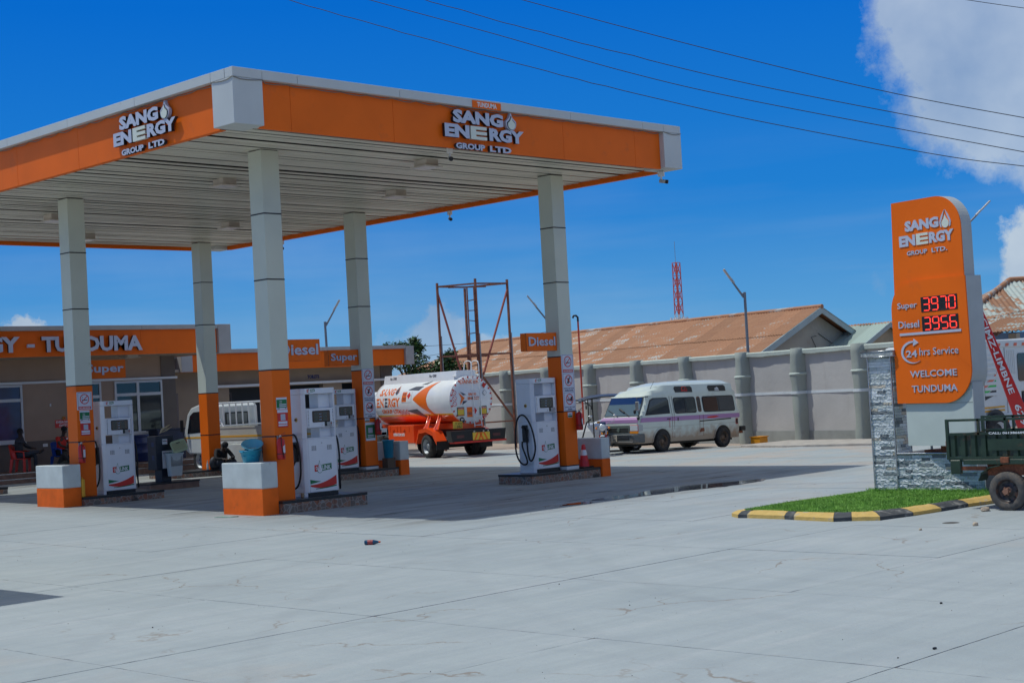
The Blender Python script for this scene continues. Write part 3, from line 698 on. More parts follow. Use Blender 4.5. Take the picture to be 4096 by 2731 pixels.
BOARDW = mat('board_white', (.66, .68, .76), .5)
def nosmoke(p, x, z, s, y, kind):
    """prohibition pictogram panel s wide, 1.06 s high, lower left at x,z on plane y facing -y"""
    h = s * 1.08
    bx('sign_panel', (x + .012, y - .004, z + .01), (x + s - .012, y, z + h - .01), BOARDW, p)
    fr = MB()
    for A, B in (((.025, .02), (s - .025, .026)), ((.025, h - .026), (s - .025, h - .02)), ((.025, .02), (.031, h - .02)), ((s - .031, .02), (s - .025, h - .02))):
        fr.box((x + A[0], y - .0052, z + A[1]), (x + B[0], y - .004, z + B[1]))
    fr.build('border_line', NAVY, p)
    cx, cz, r = x + s / 2, z + h * .60, s * .31
    ring = circ(0, 0, r, 28); inn = circ(0, 0, r * .83, 28); m_ = MB()
    vs_ = [(cx + a, y - .0062, cz + b) for a, b in ring] + [(cx + a, y - .0062, cz + b) for a, b in inn]
    m_.add(vs_, [(i, (i + 1) % 28, (i + 1) % 28 + 28, i + 28) for i in range(28)]); 
    bar = [(-.6, .72), (-.72, .6), (.6, -.72), (.72, -.6)]
    if kind == 'smoke': bar = [(-a, b) for a, b in bar]
    m_.add([(cx + a * r * .93, y - .0066, cz + b * r * .93) for a, b in bar], [(0, 1, 2, 3)] if kind != 'smoke' else [(3, 2, 1, 0)])
    m_.build('prohibition_ring', REDPR, p)
    k = MB()
    if kind == 'smoke':
        k.box((cx - .55 * r, y - .0058, cz - .28 * r), (cx + .62 * r, y - .005, cz - .12 * r)); k.tube([(cx - .6 * r, y - .005, cz - .05 * r), (cx - .5 * r, y - .005, cz + .2 * r), (cx - .35 * r, y - .005, cz + .3 * r), (cx - .4 * r, y - .005, cz + .55 * r)], .0035, 4)
    elif kind == 'phone':
        k.add([(cx + a * r, y - .0058, cz + b * r) for a, b in ((-.45, -.5), (-.05, -.6), (.3, .3), (-.1, .45))], [(0, 1, 2, 3)]); k.add([(cx + a * r, y - .0058, cz + b * r) for a, b in ((.05, .4), (.35, .35), (.5, .75), (.42, .76))], [(0, 1, 2, 3)])
    else:
        k.add([(cx + a * r, y - .0058, cz + b * r) for a, b in ((-.15, -.3), (.75, -.3), (.75, .45), (.35, .45), (.2, .1), (-.15, .02))], [tuple(range(6))]); k.sphere((cx - .45 * r, y - .005, cz - .1 * r), .22 * r, 5, sc=(1, .02, 1))
    k.build('pictogram', BLACK, p)
    if kind == 'smoke':
        bx('caption_bar', (x + .06 * s + .01, y - .0055, z + .05 * s), (x + .9 * s, y - .004, z + .21 * s), REDPR, p)
        text('NO SMOKING', (x + .13 * s, y - .0055, z + .085 * s), XX, ZZ, .72 * s, .085 * s, WHITE, p, depth=.001, bold=.03)
    else:
        text('SWITCH OFF YOUR', (x + .1 * s, y - .0045, z + .17 * s), XX, ZZ, .80 * s, .07 * s, NAVY, p, depth=.001, bold=.03)
        wd = 'MOBILE PHONE' if kind == 'phone' else 'ENGINE'; wl = .66 if kind == 'phone' else .34
        text(wd, (x + s / 2 - wl * s / 2, y - .0045, z + .06 * s), XX, ZZ, wl * s, .07 * s, NAVY, p, depth=.001, bold=.03)
def board(x, y, z0, z1, w, kinds, lb):
    t = thing('warning_board', lb, 'sign', (x, y, z0), 0)
    bx('backing', (0, -.006, 0), (w, .0, z1 - z0), BOARDW, t)
    h = (z1 - z0) / len(kinds)
    for i, k in enumerate(kinds): nosmoke(t, 0, (z1 - z0) - h * (i + 1), w, -.006, k)
board(2.375, 2.447 + 7.634, 2.30, 2.72, .39, ['smoke'], 'single no smoking sign on the far left column')
board(10.797, 9.786, 1.68, 3.005, .425, ['smoke', 'phone', 'engine'], 'three part warning board on the column beside the tanker')
board(10.752, 2.364, 1.64, 2.985, .425, ['smoke', 'phone', 'engine'], 'three part warning board on the right column near the minivan')
def poster(x, y, z0, z1, w, kind, lb):
    t = thing('notice_poster', lb, 'poster', (x, y, z0), 0); h = z1 - z0
    if kind == 'pair':
        bx('green_sheet', (0, -.004, h * .60), (w, 0, h), BOARDW, t); bx('green_field', (.004, -.0052, h * .655), (w - .004, -.004, h * .93), GREEN, t)
        for j in (0, 1): bx('form_line', (w * .27, -.0062, h * (.69 + .06 * j)), (w * .94, -.0052, h * (.72 + .06 * j)), BOARDW, t)
        text('Lipa', (w * .3, -.0062, h * .86), XX, ZZ, w * .25, h * .035, WHITE, t, depth=.001); text('Hapa', (w * .3, -.0062, h * .81), XX, ZZ, w * .25, h * .035, WHITE, t, depth=.001)
        bx('strip', (w * .1, -.0052, h * .62), (w * .3, -.004, h * .64), BLACK, t); bx('strip', (w * .8, -.0052, h * .62), (w * .92, -.004, h * .64), NAVY, t)
        bx('red_sheet', (.01, -.004, 0), (w + .01, 0, h * .59), REDPR, t); bx('white_header', (.012, -.0052, h * .49), (w + .008, -.004, h * .585), BOARDW, t)
        bx('name_box', (.03, -.0052, h * .12), (w - .012, -.004, h * .2), BOARDW, t); bx('name_box', (.03, -.0052, h * .045), (w - .012, -.004, h * .095), BOARDW, t)
        bx('white_square', (.09, -.0052, h * .23), (w - .055, -.004, h * .44), mat('poster_grey', (.45, .47, .55), .5), t)
    elif kind == 'framed':
        bx('frame', (0, -.01, 0), (w, 0, h), CHROME, t, c=.004); bx('sheet', (.012, -.012, .012), (w - .012, -.01, h - .012), BOARDW, t)
        bx('green_field', (.016, -.0135, h * .14), (w - .016, -.012, h * .86), GREEN, t); bx('white_square', (w * .27, -.015, h * .42), (w * .73, -.0135, h * .7), mat('poster_grey', (.45, .47, .55), .5), t)
        for j in (0, 1): bx('form_line', (w * .2, -.015, h * (.2 + .08 * j)), (w * .82, -.0135, h * (.24 + .08 * j)), BOARDW, t)
    else:
        bx('sheet', (0, -.004, 0), (w, 0, h), BOARDW, t); bx('green_field', (.006, -.0052, .006), (w - .006, -.004, h * .4), GREEN, t)
        text('EWURA', (w * .2, -.0055, h * .55), XX, ZZ, w * .6, h * .18, NAVY, t, depth=.001)
poster(2.43, 10.081, 1.70, 2.285, .262, 'pair', 'green and red payment posters under the single no smoking sign')
poster(2.42, 2.445, 1.72, 2.315, .26, 'pair', 'green and red payment posters on the nearest column')
poster(10.82, 9.786, 1.05, 1.55, .34, 'framed', 'green framed payment poster below the warning board by the tanker')
poster(10.825, 9.786, 1.575, 1.66, .16, 'small', 'small green sticker above the framed poster')
poster(10.88, 2.364, 1.485, 1.605, .155, 'small', 'small green sticker on the right column beside its extinguisher')
def extinguisher(x, y, z, lb, torn):
    t = thing('fire_extinguisher', lb, 'extinguisher', (x, y, z), 0, 'red fire extinguishers on the columns')
    r = .082
    MB().lathe([(0, 0), (r * .95, 0), (r, .02), (r, .36), (r * .85, .40), (r * .35, .425), (.02, .43), (.02, .46), (0, .46)], n=20).build('cylinder', RED, t)
    MB().cyl((0, 0, .44), (0, 0, .48), .022, n=8).build('valve', CHROME, t)
    h = MB(); h.tube([(0, 0, .475), (.05, -.02, .50), (.10, -.03, .53)], .007, 6); h.tube([(0, 0, .465), (.06, -.02, .475), (.11, -.03, .48)], .006, 6); h.build('lever', mat('lever_red', (.35, .05, .03), .4), t)
    hose([(0, 0, .46), (-.04, -.08, .42), (-.055, -.098, .3), (-.03, -.1, .15), (-.01, -.1, .04)], t, .009)
    MB().lathe([(r + .003, .105), (r + .003, .12)], n=20).build('strap', BLACK, t)
    # label wraps round the front right
    n_ = 7; pts = []
    for i in range(n_ + 1):
        a = R(-95 + 70 * i / n_); pts.append((a, .13 + (0 if not torn else .02 * math.sin(i * 2.1))))
    vs_ = [((r + .0015) * math.cos(a), (r + .0015) * math.sin(a), z_) for a, z_ in pts] + [((r + .0015) * math.cos(a), (r + .0015) * math.sin(a), .31 - (.05 * (1 - i / n_) if torn else 0)) for i, (a, z_) in enumerate(pts)]
    MB().add(vs_, [(i, i + 1, i + n_ + 2, i + n_ + 1) for i in range(n_)]).build('label_sheet', WHITE, t)
    bx('bracket', (-.02, r, .3), (.02, r + .02, .47), STEEL, t)
extinguisher(2.385, 10.083 - .103, 1.07, 'fire extinguisher with white label on the far left column', False)
extinguisher(2.405, 2.447 - .103, 1.09, 'fire extinguisher on the nearest column above the plinth', True)
extinguisher(11.205, 9.788 - .103, 1.2, 'fire extinguisher at the edge of the column beside the tanker', False)
extinguisher(11.17, 2.366 - .103, 1.17, 'fire extinguisher with torn label on the right column', True)

# ------------------------------------------------------------------ buckets, basket, cone, cabinet, bits
CYAN = mat('cyan_plastic', (.03, .33, .50), .35, var=.08)
def basin(name, x, y, z, r0, r1, h, m, lb, cat, tilt=(0, 0, 0), ridge=True):
    t = thing(name, lb, cat, (x, y, z)); t.rotation_euler = tilt
    MB().lathe([(0, .004), (r0, .004), (r1, h), (r1 + .025, h + .002), (r1 + .025, h - .014), (r1 + .006, h - .014), (r0 + .008, 0), (0, 0)], n=28).build('bowl', m, t)
    if ridge: MB().tube([(((r0 + r1) / 2 + .012) * math.cos(a), ((r0 + r1) / 2 + .012) * math.sin(a), h * .55 + .012 * math.sin(a * 7)) for a in [2 * math.pi * i / 60 for i in range(61)]], .004, 4).build('wavy_ridge', m, t)
    for s in (-1, 1): bx('handle', (s * (r1 + .01) - .02, -.05, h - .035), (s * (r1 + .01) + .02, .05, h - .012), m, t, c=.006)
    return t
basin('laundry_basin', 2.09, 2.92, 1.06, .15, .205, .24, CYAN, 'cyan plastic basin standing on the nearest plinth', 'basin')
basin('laundry_basin', 2.12, 2.90, 1.31, .13, .195, .13, mat('cyan_plastic_pale', (.10, .40, .50), .4), 'paler cyan basin tipped into the basin on the nearest plinth', 'basin', (R(4), R(-26), R(45)))
rag = MB(); rr = random.Random(3)
for i in range(9): rag.sphere((2.12 + rr.uniform(-.1, .1), 2.87 + rr.uniform(-.1, .1), 1.30 + rr.uniform(-.01, .03)), .055, 6, sc=(1.4, 1.1, .5))
tag(rag.build('rag', mat('rag_grey', (.28, .27, .22), .9, var=.4, vscale=20, bump=.6)), 'crumpled grey rags between the two cyan basins', 'rag')
basin('bucket', 11.50, 9.66, .545, .115, .15, .49, CYAN, 'small cyan bucket between column and shaded plinth near the tanker', 'bucket', ridge=False)
bx_ = bx('bucket_stand', (11.36, 9.55, .27), (11.64, 9.78, .545), mat('shade_block', (.10, .07, .05), .8), None); tag(bx_, 'dark block under the small cyan bucket', 'block')
jc = thing('jerrycan', 'yellow jerrycan wedged between left plinth and orange column', 'jerrycan', (2.31, 9.93, .28)); MB().box((-.04, -.09, 0), (.05, .09, .42), c=.02).build('can', mat('yellow_plastic', (.70, .36, .02), .5), jc)
MB().tube([(0, -.05, .42), (0, -.03, .46), (0, .03, .46), (0, .05, .42)], .012, 6).build('handle', MATS['yellow_plastic'], jc)
# traffic cone
tc_ = thing('traffic_cone', 'red and white traffic cone on the right pump island', 'cone', (11.43, 2.42, .25), 0)
bx('rubber_base', (-.19, -.14, 0), (.19, .14, .035), BLACK, tc_, c=.008)
MB().lathe([(.125, .035), (.085, .30)], n=20).build('cone_body', mat('cone_red', (.62, .02, .03), .5, dirt=(.2, .05, .05), dscale=9, damt=.4), tc_)
MB().lathe([(.085, .30), (.06, .43)], n=20).build('reflective_sleeve', WHITE, tc_)
MB().lathe([(.06, .43), (.042, .54), (.03, .56), (.0, .565)], n=20).build('cone_tip', MATS['cone_red'], tc_)
# dark payment cabinet on its own little island
NVB = mat('cabinet_navy', (.012, .018, .032), .35, var=.15)
cb = thing('fuel_cabinet', 'dark navy dispenser cabinet on a post behind the left pump', 'cabinet', (6.36, 12.86, .30), R(2))
bx('pedestal', (-.13, -.16, 0), (.17, .16, .34), NVB, cb, c=.008)
bx('case', (-.3, -.2, .33), (.27, .2, 1.22), NVB, cb, c=.01)
bx('display_recess', (.07, -.206, .95), (.22, -.199, 1.17), BLACK, cb)
bx('brand_sticker', (-.1, -.205, .99), (.055, -.1995, 1.13), WHITE, cb); text('Radix', (-.09, -.206, 1.06), XX, ZZ, .11, .045, BLACK, cb, depth=.001, bold=.02)
poly2([(0, 0), (.03, 0), (.015, .04)], (.02, -.206, 1.06), XX, ZZ, .001, REDPR, cb, 'sticker_flame')
bx('price_sheet', (-.12, -.205, .36), (.26, -.1995, .82), WHITE, cb); text('RADIX FUEL', (-.1, -.206, .74), XX, ZZ, .3, .05, NAVY, cb, depth=.001)
for z_ in (.6, .95):
    for j in range(4): bx('vent_slot', (-.302, -.1, z_ + .03 * j), (-.299, 0, z_ + .03 * j + .014), mat('slot_blue', (.02, .05, .2), .4), cb)
ci = thing('cabinet_island', 'low stone kerb under the dark navy cabinet', 'kerb', (6.5, 12.95, 0)); bx('stone_block', (-.75, -.45, -.05), (.75, .45, .26), STEPT, ci); bx('black_slab', (-.77, -.47, .26), (.77, .47, .30), MATS['granite_black'], ci, c=.005)
# white basket with lid hanging on the cabinet
bk = thing('waste_basket', 'white slotted plastic basket with a pale green lid hung on the navy cabinet', 'basket', (6.50, 12.48, .45), R(-8))
BKW = mat('basket_white', (.52, .56, .54), .5, dirt=(.12, .12, .11), dscale=14, damt=.6, dthr=.6, dstretch=(1, 1, .15))
b_ = MB(); n_ = 26
def rr4(w_, d_, z_, n_=28): return [(w_ * math.copysign(abs(math.cos(t)) ** .5, math.cos(t)), d_ * math.copysign(abs(math.sin(t)) ** .5, math.sin(t)), z_) for t in [2 * math.pi * i / n_ for i in range(n_)]]
rings = [rr4(.17, .12, 0), rr4(.175, .125, .015), rr4(.215, .155, .56), rr4(.235, .175, .565), rr4(.235, .175, .60), rr4(.205, .145, .60), rr4(.165, .115, .02)]
b_.add([p for r_ in rings for p in r_], [(i * 28 + j, i * 28 + (j + 1) % 28, (i + 1) * 28 + (j + 1) % 28, (i + 1) * 28 + j) for i in range(6) for j in range(28)] + [tuple(range(27, -1, -1))]); b_.build('bin_body', BKW, bk)
for i in range(12):
    x_ = -.15 + .3 * i / 11; bx('slot', (x_ - .004, -.146, .26), (x_ + .004, -.139, .52), mat('slot_dark', (.06, .06, .055), .8), bk).rotation_euler = (R(-.0), 0, 0)
bx('green_liner', (-.19, -.13, .59), (.19, .13, .612), mat('liner_green', (.01, .16, .12), .5), bk)
lid = MB(); pl = rrect(-.22, -.16, .22, .17, .07, 5); lid.prism(pl, 0, .02, 'z'); lo_ = lid.build('lid', mat('lid_green', (.42, .50, .30), .5), bk); lo_.location = (.12, -.06, .77); lo_.rotation_euler = (R(68), R(-12), R(0))
for i in range(11): s_ = bx('lid_rib', (-.17 + .034 * i - .005, -.11, .02), (-.17 + .034 * i + .005, .12, .026), mat('lid_tan', (.36, .33, .17), .6), lo_)
bx('lid_grip', (-.05, .08, .021), (.05, .1, .028), BLACK, lo_)
# twist of bright wrapping on the cabinet top
tw = MB(); tw.tube([(6.18, 12.62, 1.58), (6.25, 12.6, 1.68), (6.33, 12.55, 1.73), (6.42, 12.5, 1.80)], [.008, .035, .03, .008], 6); tw.tube([(6.2, 12.6, 1.6), (6.32, 12.52, 1.66), (6.45, 12.45, 1.74)], [.006, .025, .006], 6)
tag(tw.build('paper_wrap', mat('wrap_tan', (.5, .38, .22), .4)), 'crumpled tan wrapping resting on top of the navy cabinet', 'wrapper')
bt = thing('glass_bottle', 'clear empty glass bottle standing by the far orange column', 'bottle', (10.72, 17.2, .30)); MB().lathe([(0, 0), (.032, 0), (.034, .02), (.034, .14), (.028, .18), (.013, .23), (.012, .27), (.015, .28), (.012, .285)], n=14).build('glass', mat('clear_glass', (.55, .62, .6), .15, spec=.8), bt)
# litter bottle
lb_ = thing('plastic_bottle', 'dark blue plastic bottle with orange cap lying on the open concrete', 'bottle', (-1.06, -4.44, .036), R(-52))
PB = mat('bottle_blue', (.005, .055, .12), .15, spec=.7)
MB().lathe([(0, -.115), (.028, -.115), (.036, -.105), (.036, .02), (.034, .035), (.018, .09), (.012, .105)], axis='x', n=18).build('bottle_body', PB, lb_)
MB().lathe([(.0368, -.065), (.0368, .015)], axis='x', n=18).build('label_band', mat('label_red', (.35, .05, .05), .5, var=.9, vscale=90), lb_); MB().lathe([(.0, .128), (.015, .128), (.015, .105), (.0, .105)], axis='x', n=12).build('cap', mat('cap_orange', (.75, .12, .02), .4), lb_)
st_ = MB(); st_.tube([(1.33, 3.18, .035), (1.42, 3.06, .05), (1.5, 2.9, .036), (1.57, 2.72, .04), (1.47, 2.82, .033), (1.38, 3.0, .034)], [.012, .018, .01, .014, .01, .012], 5)
for v in range(len(st_.v)): st_.v[v] = (st_.v[v][0], st_.v[v][1], max(st_.v[v][2] * .6 + .012, zg(1.4, 3) + .003))
tag(st_.build('plastic_strip', mat('strip_green', (.22, .40, .30), .4)), 'twisted pale green plastic strip on the ground by the nearest plinth', 'litter')
cp = MB().cyl((3.12, 2.66, .272), (3.12, 2.66, .36), .03, .036, 12); tag(cp.build('paper_cup', mat('cup_brown', (.36, .24, .14), .7)), 'brown paper cup on the island left of the nearest pump', 'cup')
STN = mat('stone_tan', (.48, .38, .28), .9, var=.15, vscale=15, bump=.5)
def stone(x, y, sx, sy, sz, lb, m=STN, seed=1):
    b = MB().sphere((0, 0, 0), 1, 7); r_ = random.Random(seed); b.v = [(v[0] * sx * (1 + r_.uniform(-.12, .12)), v[1] * sy * (1 + r_.uniform(-.12, .12)), max(-.7, min(.75, v[2])) * sz) for v in b.v]
    o = b.build('stone', m, smooth=False); o.location = (x, y, zg(x, y) + sz * .65); return tag(o, lb, 'stone')
stone(5.32, -11.1, .10, .06, .045, 'flat tan block of stone beside the cart wheel', seed=2); stone(3.37, -11.96, .05, .035, .035, 'rounded tan stone on the open concrete below the kerb', seed=5)
stone(2.67, -11.52, .025, .02, .02, 'small tan pebble below the grass kerb', seed=6); stone(-3.07, -14.99, .016, .012, .012, 'small dark pebble low on the right of the yard', BLACK, 7); stone(-5.17, -16.09, .026, .014, .012, 'black scrap at the bottom right of the yard', BLACK, 8)
stone(27.6, 19.6, .3, .15, .12, 'round boulder at the foot of the perimeter wall by the steel tower', seed=9)
pb = MB(); rr = random.Random(5)
for i in range(420):
    a = rr.random(); x = rr.uniform(-8, 9); y = rr.uniform(-17, 1); s_ = rr.uniform(.002, .007) if rr.random() < .93 else rr.uniform(.008, .014)
    z = zg(x, y); pb.add([(x - s_, y, z), (x + s_, y - s_ * .5, z), (x, y + s_, z), (x, y, z + s_ * 1.1)], [(0, 1, 3), (1, 2, 3), (2, 0, 3)])
stuff(pb.build('grit', mat('grit', (.10, .085, .07), .9)), 'scattered grit and pebbles over the concrete yard', 'grit')
# oily puddle
pd = MB(); 
for pts in ([(6.0, -2.55), (6.5, -2.35), (7.4, -2.45), (8.2, -2.15), (9.2, -2.1), (10.3, -2.6), (11.3, -2.9), (10.6, -3.25), (9.3, -3.3), (8.3, -3.05), (7.6, -3.08), (7.0, -2.9), (6.4, -2.95)], [(4.9, -2.75), (5.4, -2.55), (5.9, -2.75), (5.5, -3.0)]):
    r_ = random.Random(2); P = []
    for i in range(len(pts)):
        a, b = pts[i], pts[(i + 1) % len(pts)]
        for k in range(5): t = k / 5; P.append((a[0] + (b[0] - a[0]) * t + r_.uniform(-.07, .07), a[1] + (b[1] - a[1]) * t + r_.uniform(-.05, .05)))
    pd.add([(x, y, .0065) for x, y in P], [tuple(range(len(P)))])
PUD = mat('oily_water', (.035, .03, .05), .04, spec=.9)
struct(pd.build('puddle', PUD))

# ------------------------------------------------------------------ kiosk
KF = 22.1
ki = thing('kiosk_building', 'single storey tan kiosk with orange fascia reading GY - TUNDUMA behind the left column', 'building', (8, 24, 0))
ki.location = (0, 0, 0)
CAPK = mat('cap_grey', (.40, .40, .39), .5, var=.06, dirt=(.3, .27, .22), dscale=2, damt=.5, dthr=.62)
FRAME = mat('window_frame', (.60, .61, .63), .4)
for a, b in seg(0, 14.73, [1.7, 4.2, 6.70, 9.2, 11.71]):
    bx('cap_panel', (a + .004, KF, 4.91), (b - .004, KF + .3, 5.055), CAPK, ki, c=.004); bx('fascia_panel', (a + .003, KF + .1, 4.085), (b - .003, KF + .14, 4.905), ORANGE, ki)
bx('corner_block', (14.74, KF - .01, 4.05), (15.25, KF + .5, 5.06), CAPK, ki, c=.006)
bx('cap_panel', (14.95, KF + .5, 4.91), (15.25, 30, 5.055), CAPK, ki); bx('fascia_panel', (15.08, KF + .5, 4.085), (15.12, 30, 4.905), ORANGE, ki)
bx('roof_slab', (0, KF + .15, 4.10), (15.07, 31, 4.2), mat('soffit_tan', (.42, .36, .28), .6, var=.06), ki); bx('roof_deck', (0, KF + .3, 4.7), (15.0, 31, 4.85), STEEL, ki)
text('GY', (6.18, KF + .06, 4.225), XX, ZZ, 1.14, .50, LETTER, ki, depth=.075, bold=.045, split=True, sidem=BLACK)
text('SANGO ENER', (.3, KF + .06, 4.225), XX, ZZ, 5.8, .50, LETTER, ki, depth=.075, bold=.045, split=True, sidem=BLACK)
bx('letter', (7.58, KF - .015, 4.38), (7.82, KF + .06, 4.48), LETTER, ki)
text('TUNDUMA', (8.06, KF + .06, 4.215), XX, ZZ, 3.64, .50, LETTER, ki, depth=.075, bold=.045, split=True, sidem=BLACK)
WY = 24.3
# wall built in pieces round the window openings
wins = [(5.6, 8.47, 1.42, 3.27), (10.35, 11.36, 1.42, 3.27), (11.88, 13.77, 1.44, 3.26)]
def wall_with(p, x0, x1, z0, z1, y, holes, m, md, zd, name='wall_panel'):
    xs_ = sorted({x0, x1} | {h[0] for h in holes} | {h[1] for h in holes})
    for a, b in zip(xs_[:-1], xs_[1:]):
        hs_ = [h for h in holes if h[0] <= a and h[1] >= b]
        spans = [(z0, z1)]
        for h in hs_: spans = [s for q in spans for s in ((q[0], min(q[1], h[2])), (max(q[0], h[3]), q[1])) if s[1] > s[0]]
        for c, d in spans:
            if c < zd < d: bx(name, (a, y, c), (b, y + .25, zd), md, p); bx(name, (a, y, zd), (b, y + .25, d), m, p)
            else: bx(name, (a, y, c), (b, y + .25, d), md if d <= zd else m, p)
wall_with(ki, 0, 13.76, .1, 4.1, WY, wins, WALLT, WALLD, 1.41)
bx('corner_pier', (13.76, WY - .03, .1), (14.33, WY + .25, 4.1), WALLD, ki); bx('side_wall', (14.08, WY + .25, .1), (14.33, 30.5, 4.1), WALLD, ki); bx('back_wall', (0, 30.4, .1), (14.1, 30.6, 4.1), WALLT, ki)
bx('white_band', (0, WY - .09, 3.285), (14.38, WY - .005, 3.365), WHITE, ki, c=.005)
KG = mat('reflective_glass', (.035, .045, .055), .03, spec=1., metal=.55)
def window(p, x0, x1, z0, z1, y, trans, muls, frame=FRAME, glass=KG, fw=.07):
    f = MB(); f.box((x0, y - .05, z0), (x1, y + .03, z0 + fw)).box((x0, y - .05, z1 - fw), (x1, y + .03, z1)).box((x0, y - .05, z0 + fw), (x0 + fw, y + .03, z1 - fw)).box((x1 - fw, y - .05, z0 + fw), (x1, y + .03, z1 - fw))
    if trans: f.box((x0 + fw, y - .045, trans - .05), (x1 - fw, y + .02, trans + .05))
    for m_ in muls: f.box((m_ - .05, y - .047, z0 + fw), (m_ + .05, y + .022, z1 - fw))
    fo = f.build('window', frame, p)
    zs_ = [z0 + fw] + ([trans - .05, trans + .05] if trans else []) + [z1 - fw]; xs_ = [x0 + fw] + [q for m_ in muls for q in (m_ - .05, m_ + .05)] + [x1 - fw]
    for i in range(0, len(zs_), 2):
        for j in range(0, len(xs_), 2):
            o = bx('pane', (xs_[j], y - .012, zs_[i]), (xs_[j + 1], y - .006, zs_[i + 1]), glass, fo)
    bx('sill', (x0 - .04, y - .09, z0 - .07), (x1 + .04, y - .0, z0 - .002), frame, fo)
    return fo
BLUEC = mat('blue_curtain', (.008, .025, .11), .35, var=.35, vscale=3, coat=.5)
window(ki, 5.6, 8.47, 1.42, 3.27, WY, 2.77, [7.05], glass=BLUEC); window(ki, 10.35, 11.36, 1.42, 3.27, WY, 2.77, []); window(ki, 11.88, 13.77, 1.44, 3.26, WY, 2.79, [12.79])
for i, (y0, z0, z1) in enumerate(((21.68, -.0, .33), (22.0, .33, .49))):
    for k in range(24):
        a = .0 + k * .6; bx('step_tile', (a + .002, y0, z0), (a + .598, y0 + .4 if i == 0 else WY, z1), STEPT, ki)
    bx('step_nosing', (0, y0 - .008, z1 - .018), (14.4, y0 + .03, z1 + .004), CHROME, ki)
es = thing('emergency_sign', 'red EMERGENCY SWITCH sign on the kiosk wall cut off by the left column', 'sign', (9.61, WY - .0, 1.795))
bx('sign_plate', (0, -.012, 0), (.72, -.001, .255), REDPR, es); text('EMERGENCY', (.03, -.0125, .145), XX, ZZ, .66, .08, WHITE, es, depth=.002); text('SWITCH', (.14, -.0125, .035), XX, ZZ, .42, .08, WHITE, es, depth=.002)
sw = thing('emergency_switch', 'small yellow box with red button above the emergency sign', 'switch', (9.93, WY, 2.06)); bx('box', (-.05, -.06, 0), (.05, 0, .1), mat('switch_yellow', (.7, .3, .02), .4), sw, c=.008); MB().cyl((0, -.085, .05), (0, -.06, .05), .025, n=10).build('button', RED, sw)
sk = thing('wall_socket', 'double white wall socket on the dark kiosk dado', 'socket', (9.22, WY, 1.25)); bx('plate', (-.085, -.015, -.05), (.085, 0, .05), WHITE, sk, c=.004)
for i in range(5): bx('pin_hole', (-.06 + .026 * i, -.017, .0), (-.054 + .026 * i, -.015, .012), BLACK, sk)
wl = thing('wall_light', 'tiny white fitting high on the tan kiosk wall', 'light', (9.45, WY, 2.52)); MB().cyl((0, -.04, 0), (0, -.04, .09), .025, n=10).build('tube_light', WHITE, wl)
sl_ = thing('soffit_light', 'white square light under the kiosk soffit by the Super sign', 'light', (11.7, 22.9, 4.1)); bx('case', (-.2, -.2, -.09), (.2, .2, 0), LW, sl_, c=.01); bx('flange', (-.26, -.26, -.1), (.26, .26, -.085), LW, sl_)
dr = thing('blue_drum', 'dark blue plastic drum on the porch behind the left pump', 'drum', (12.25, 23.4, .49)); MB().lathe([(0, 0), (.28, 0), (.29, .03), (.29, .28), (.305, .3), (.29, .32), (.29, .6), (.305, .62), (.29, .64), (.285, .86), (.25, .9), (0, .9)], n=24).build('drum_body', mat('drum_blue', (.008, .025, .11), .4), dr); MB().lathe([(.29, .84), (.31, .84), (.31, .87), (.27, .905)], n=24).build('rim', MATS['drum_blue'], dr)
bc = thing('shop_counter', 'dark blue display case at the right end of the kiosk porch', 'counter', (13.5, 23.7, .49)); bx('case', (-.55, -.3, 0), (.55, .3, 1.0), mat('case_navy', (.012, .02, .05), .4, var=.3), bc, c=.01); bx('top_board', (-.6, -.33, 1.0), (.6, .33, 1.05), MATS['case_navy'], bc)

# ------------------------------------------------------------------ toilets block
to = thing('toilets_building', 'low tan toilets block with orange fascia behind the white flatbed truck', 'building', (22, 28, 0)); to.location = (0, 0, 0)
TF = 27.
for a, b in seg(16.4, 27.69, [18.7, 21.2, 23.2, 25.5]):
    bx('cap_panel', (a + .004, TF, 4.25), (b - .004, TF + .3, 4.40), CAPK, to, c=.004); bx('fascia_panel', (a + .003, TF + .1, 3.56), (b - .003, TF + .14, 4.245), ORANGE, to)
bx('corner_block', (27.70, TF - .01, 3.57), (28.16, TF + .5, 4.36), CAPK, to, c=.006); bx('corner_block', (16.4, TF - .01, 3.57), (16.9, TF + .5, 4.4), CAPK, to, c=.006)
bx('fascia_panel', (28.0, TF + .5, 3.57), (28.04, 33, 4.25), ORANGE, to)
bx('roof_slab', (14.5, TF + .15, 3.58), (27.99, 33, 3.68), MATS['soffit_tan'], to); bx('roof_deck', (14.5, TF + .3, 4.1), (27.9, 33, 4.2), STEEL, to)
TY = 28.0
holes = [(19.2, 23.9, .0, 2.9), (24.9, 26.3, .0, 2.9)]
wall_with(to, 14.4, 27.3, 0, 3.58, TY, holes, WALLT2, WALLD, .9)
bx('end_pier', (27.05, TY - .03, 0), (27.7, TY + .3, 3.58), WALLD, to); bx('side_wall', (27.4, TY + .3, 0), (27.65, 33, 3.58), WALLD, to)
bx('white_band', (18.4, TY - .22, 2.93), (27.4, TY - .005, 3.03), WHITE, to, c=.005)
bx('inner_wall', (14.4, TY + 1.6, 0), (27.3, TY + 1.8, 3.58), mat('dark_blue_wall', (.05, .06, .075), .8), to)
window(to, 19.6, 20.4, 2.0, 2.75, TY + 1.6, None, [], frame=mat('dark_frame', (.10, .10, .12), .5), glass=DGLASS); window(to, 22.2, 22.9, 2.0, 2.75, TY + 1.6, None, [], frame=MATS['dark_frame'], glass=DGLASS)
text('TOILETS', (23.1, TY - .003, 3.15), XX, ZZ, .62, .15, NAVY, to, depth=.006, bold=.05)
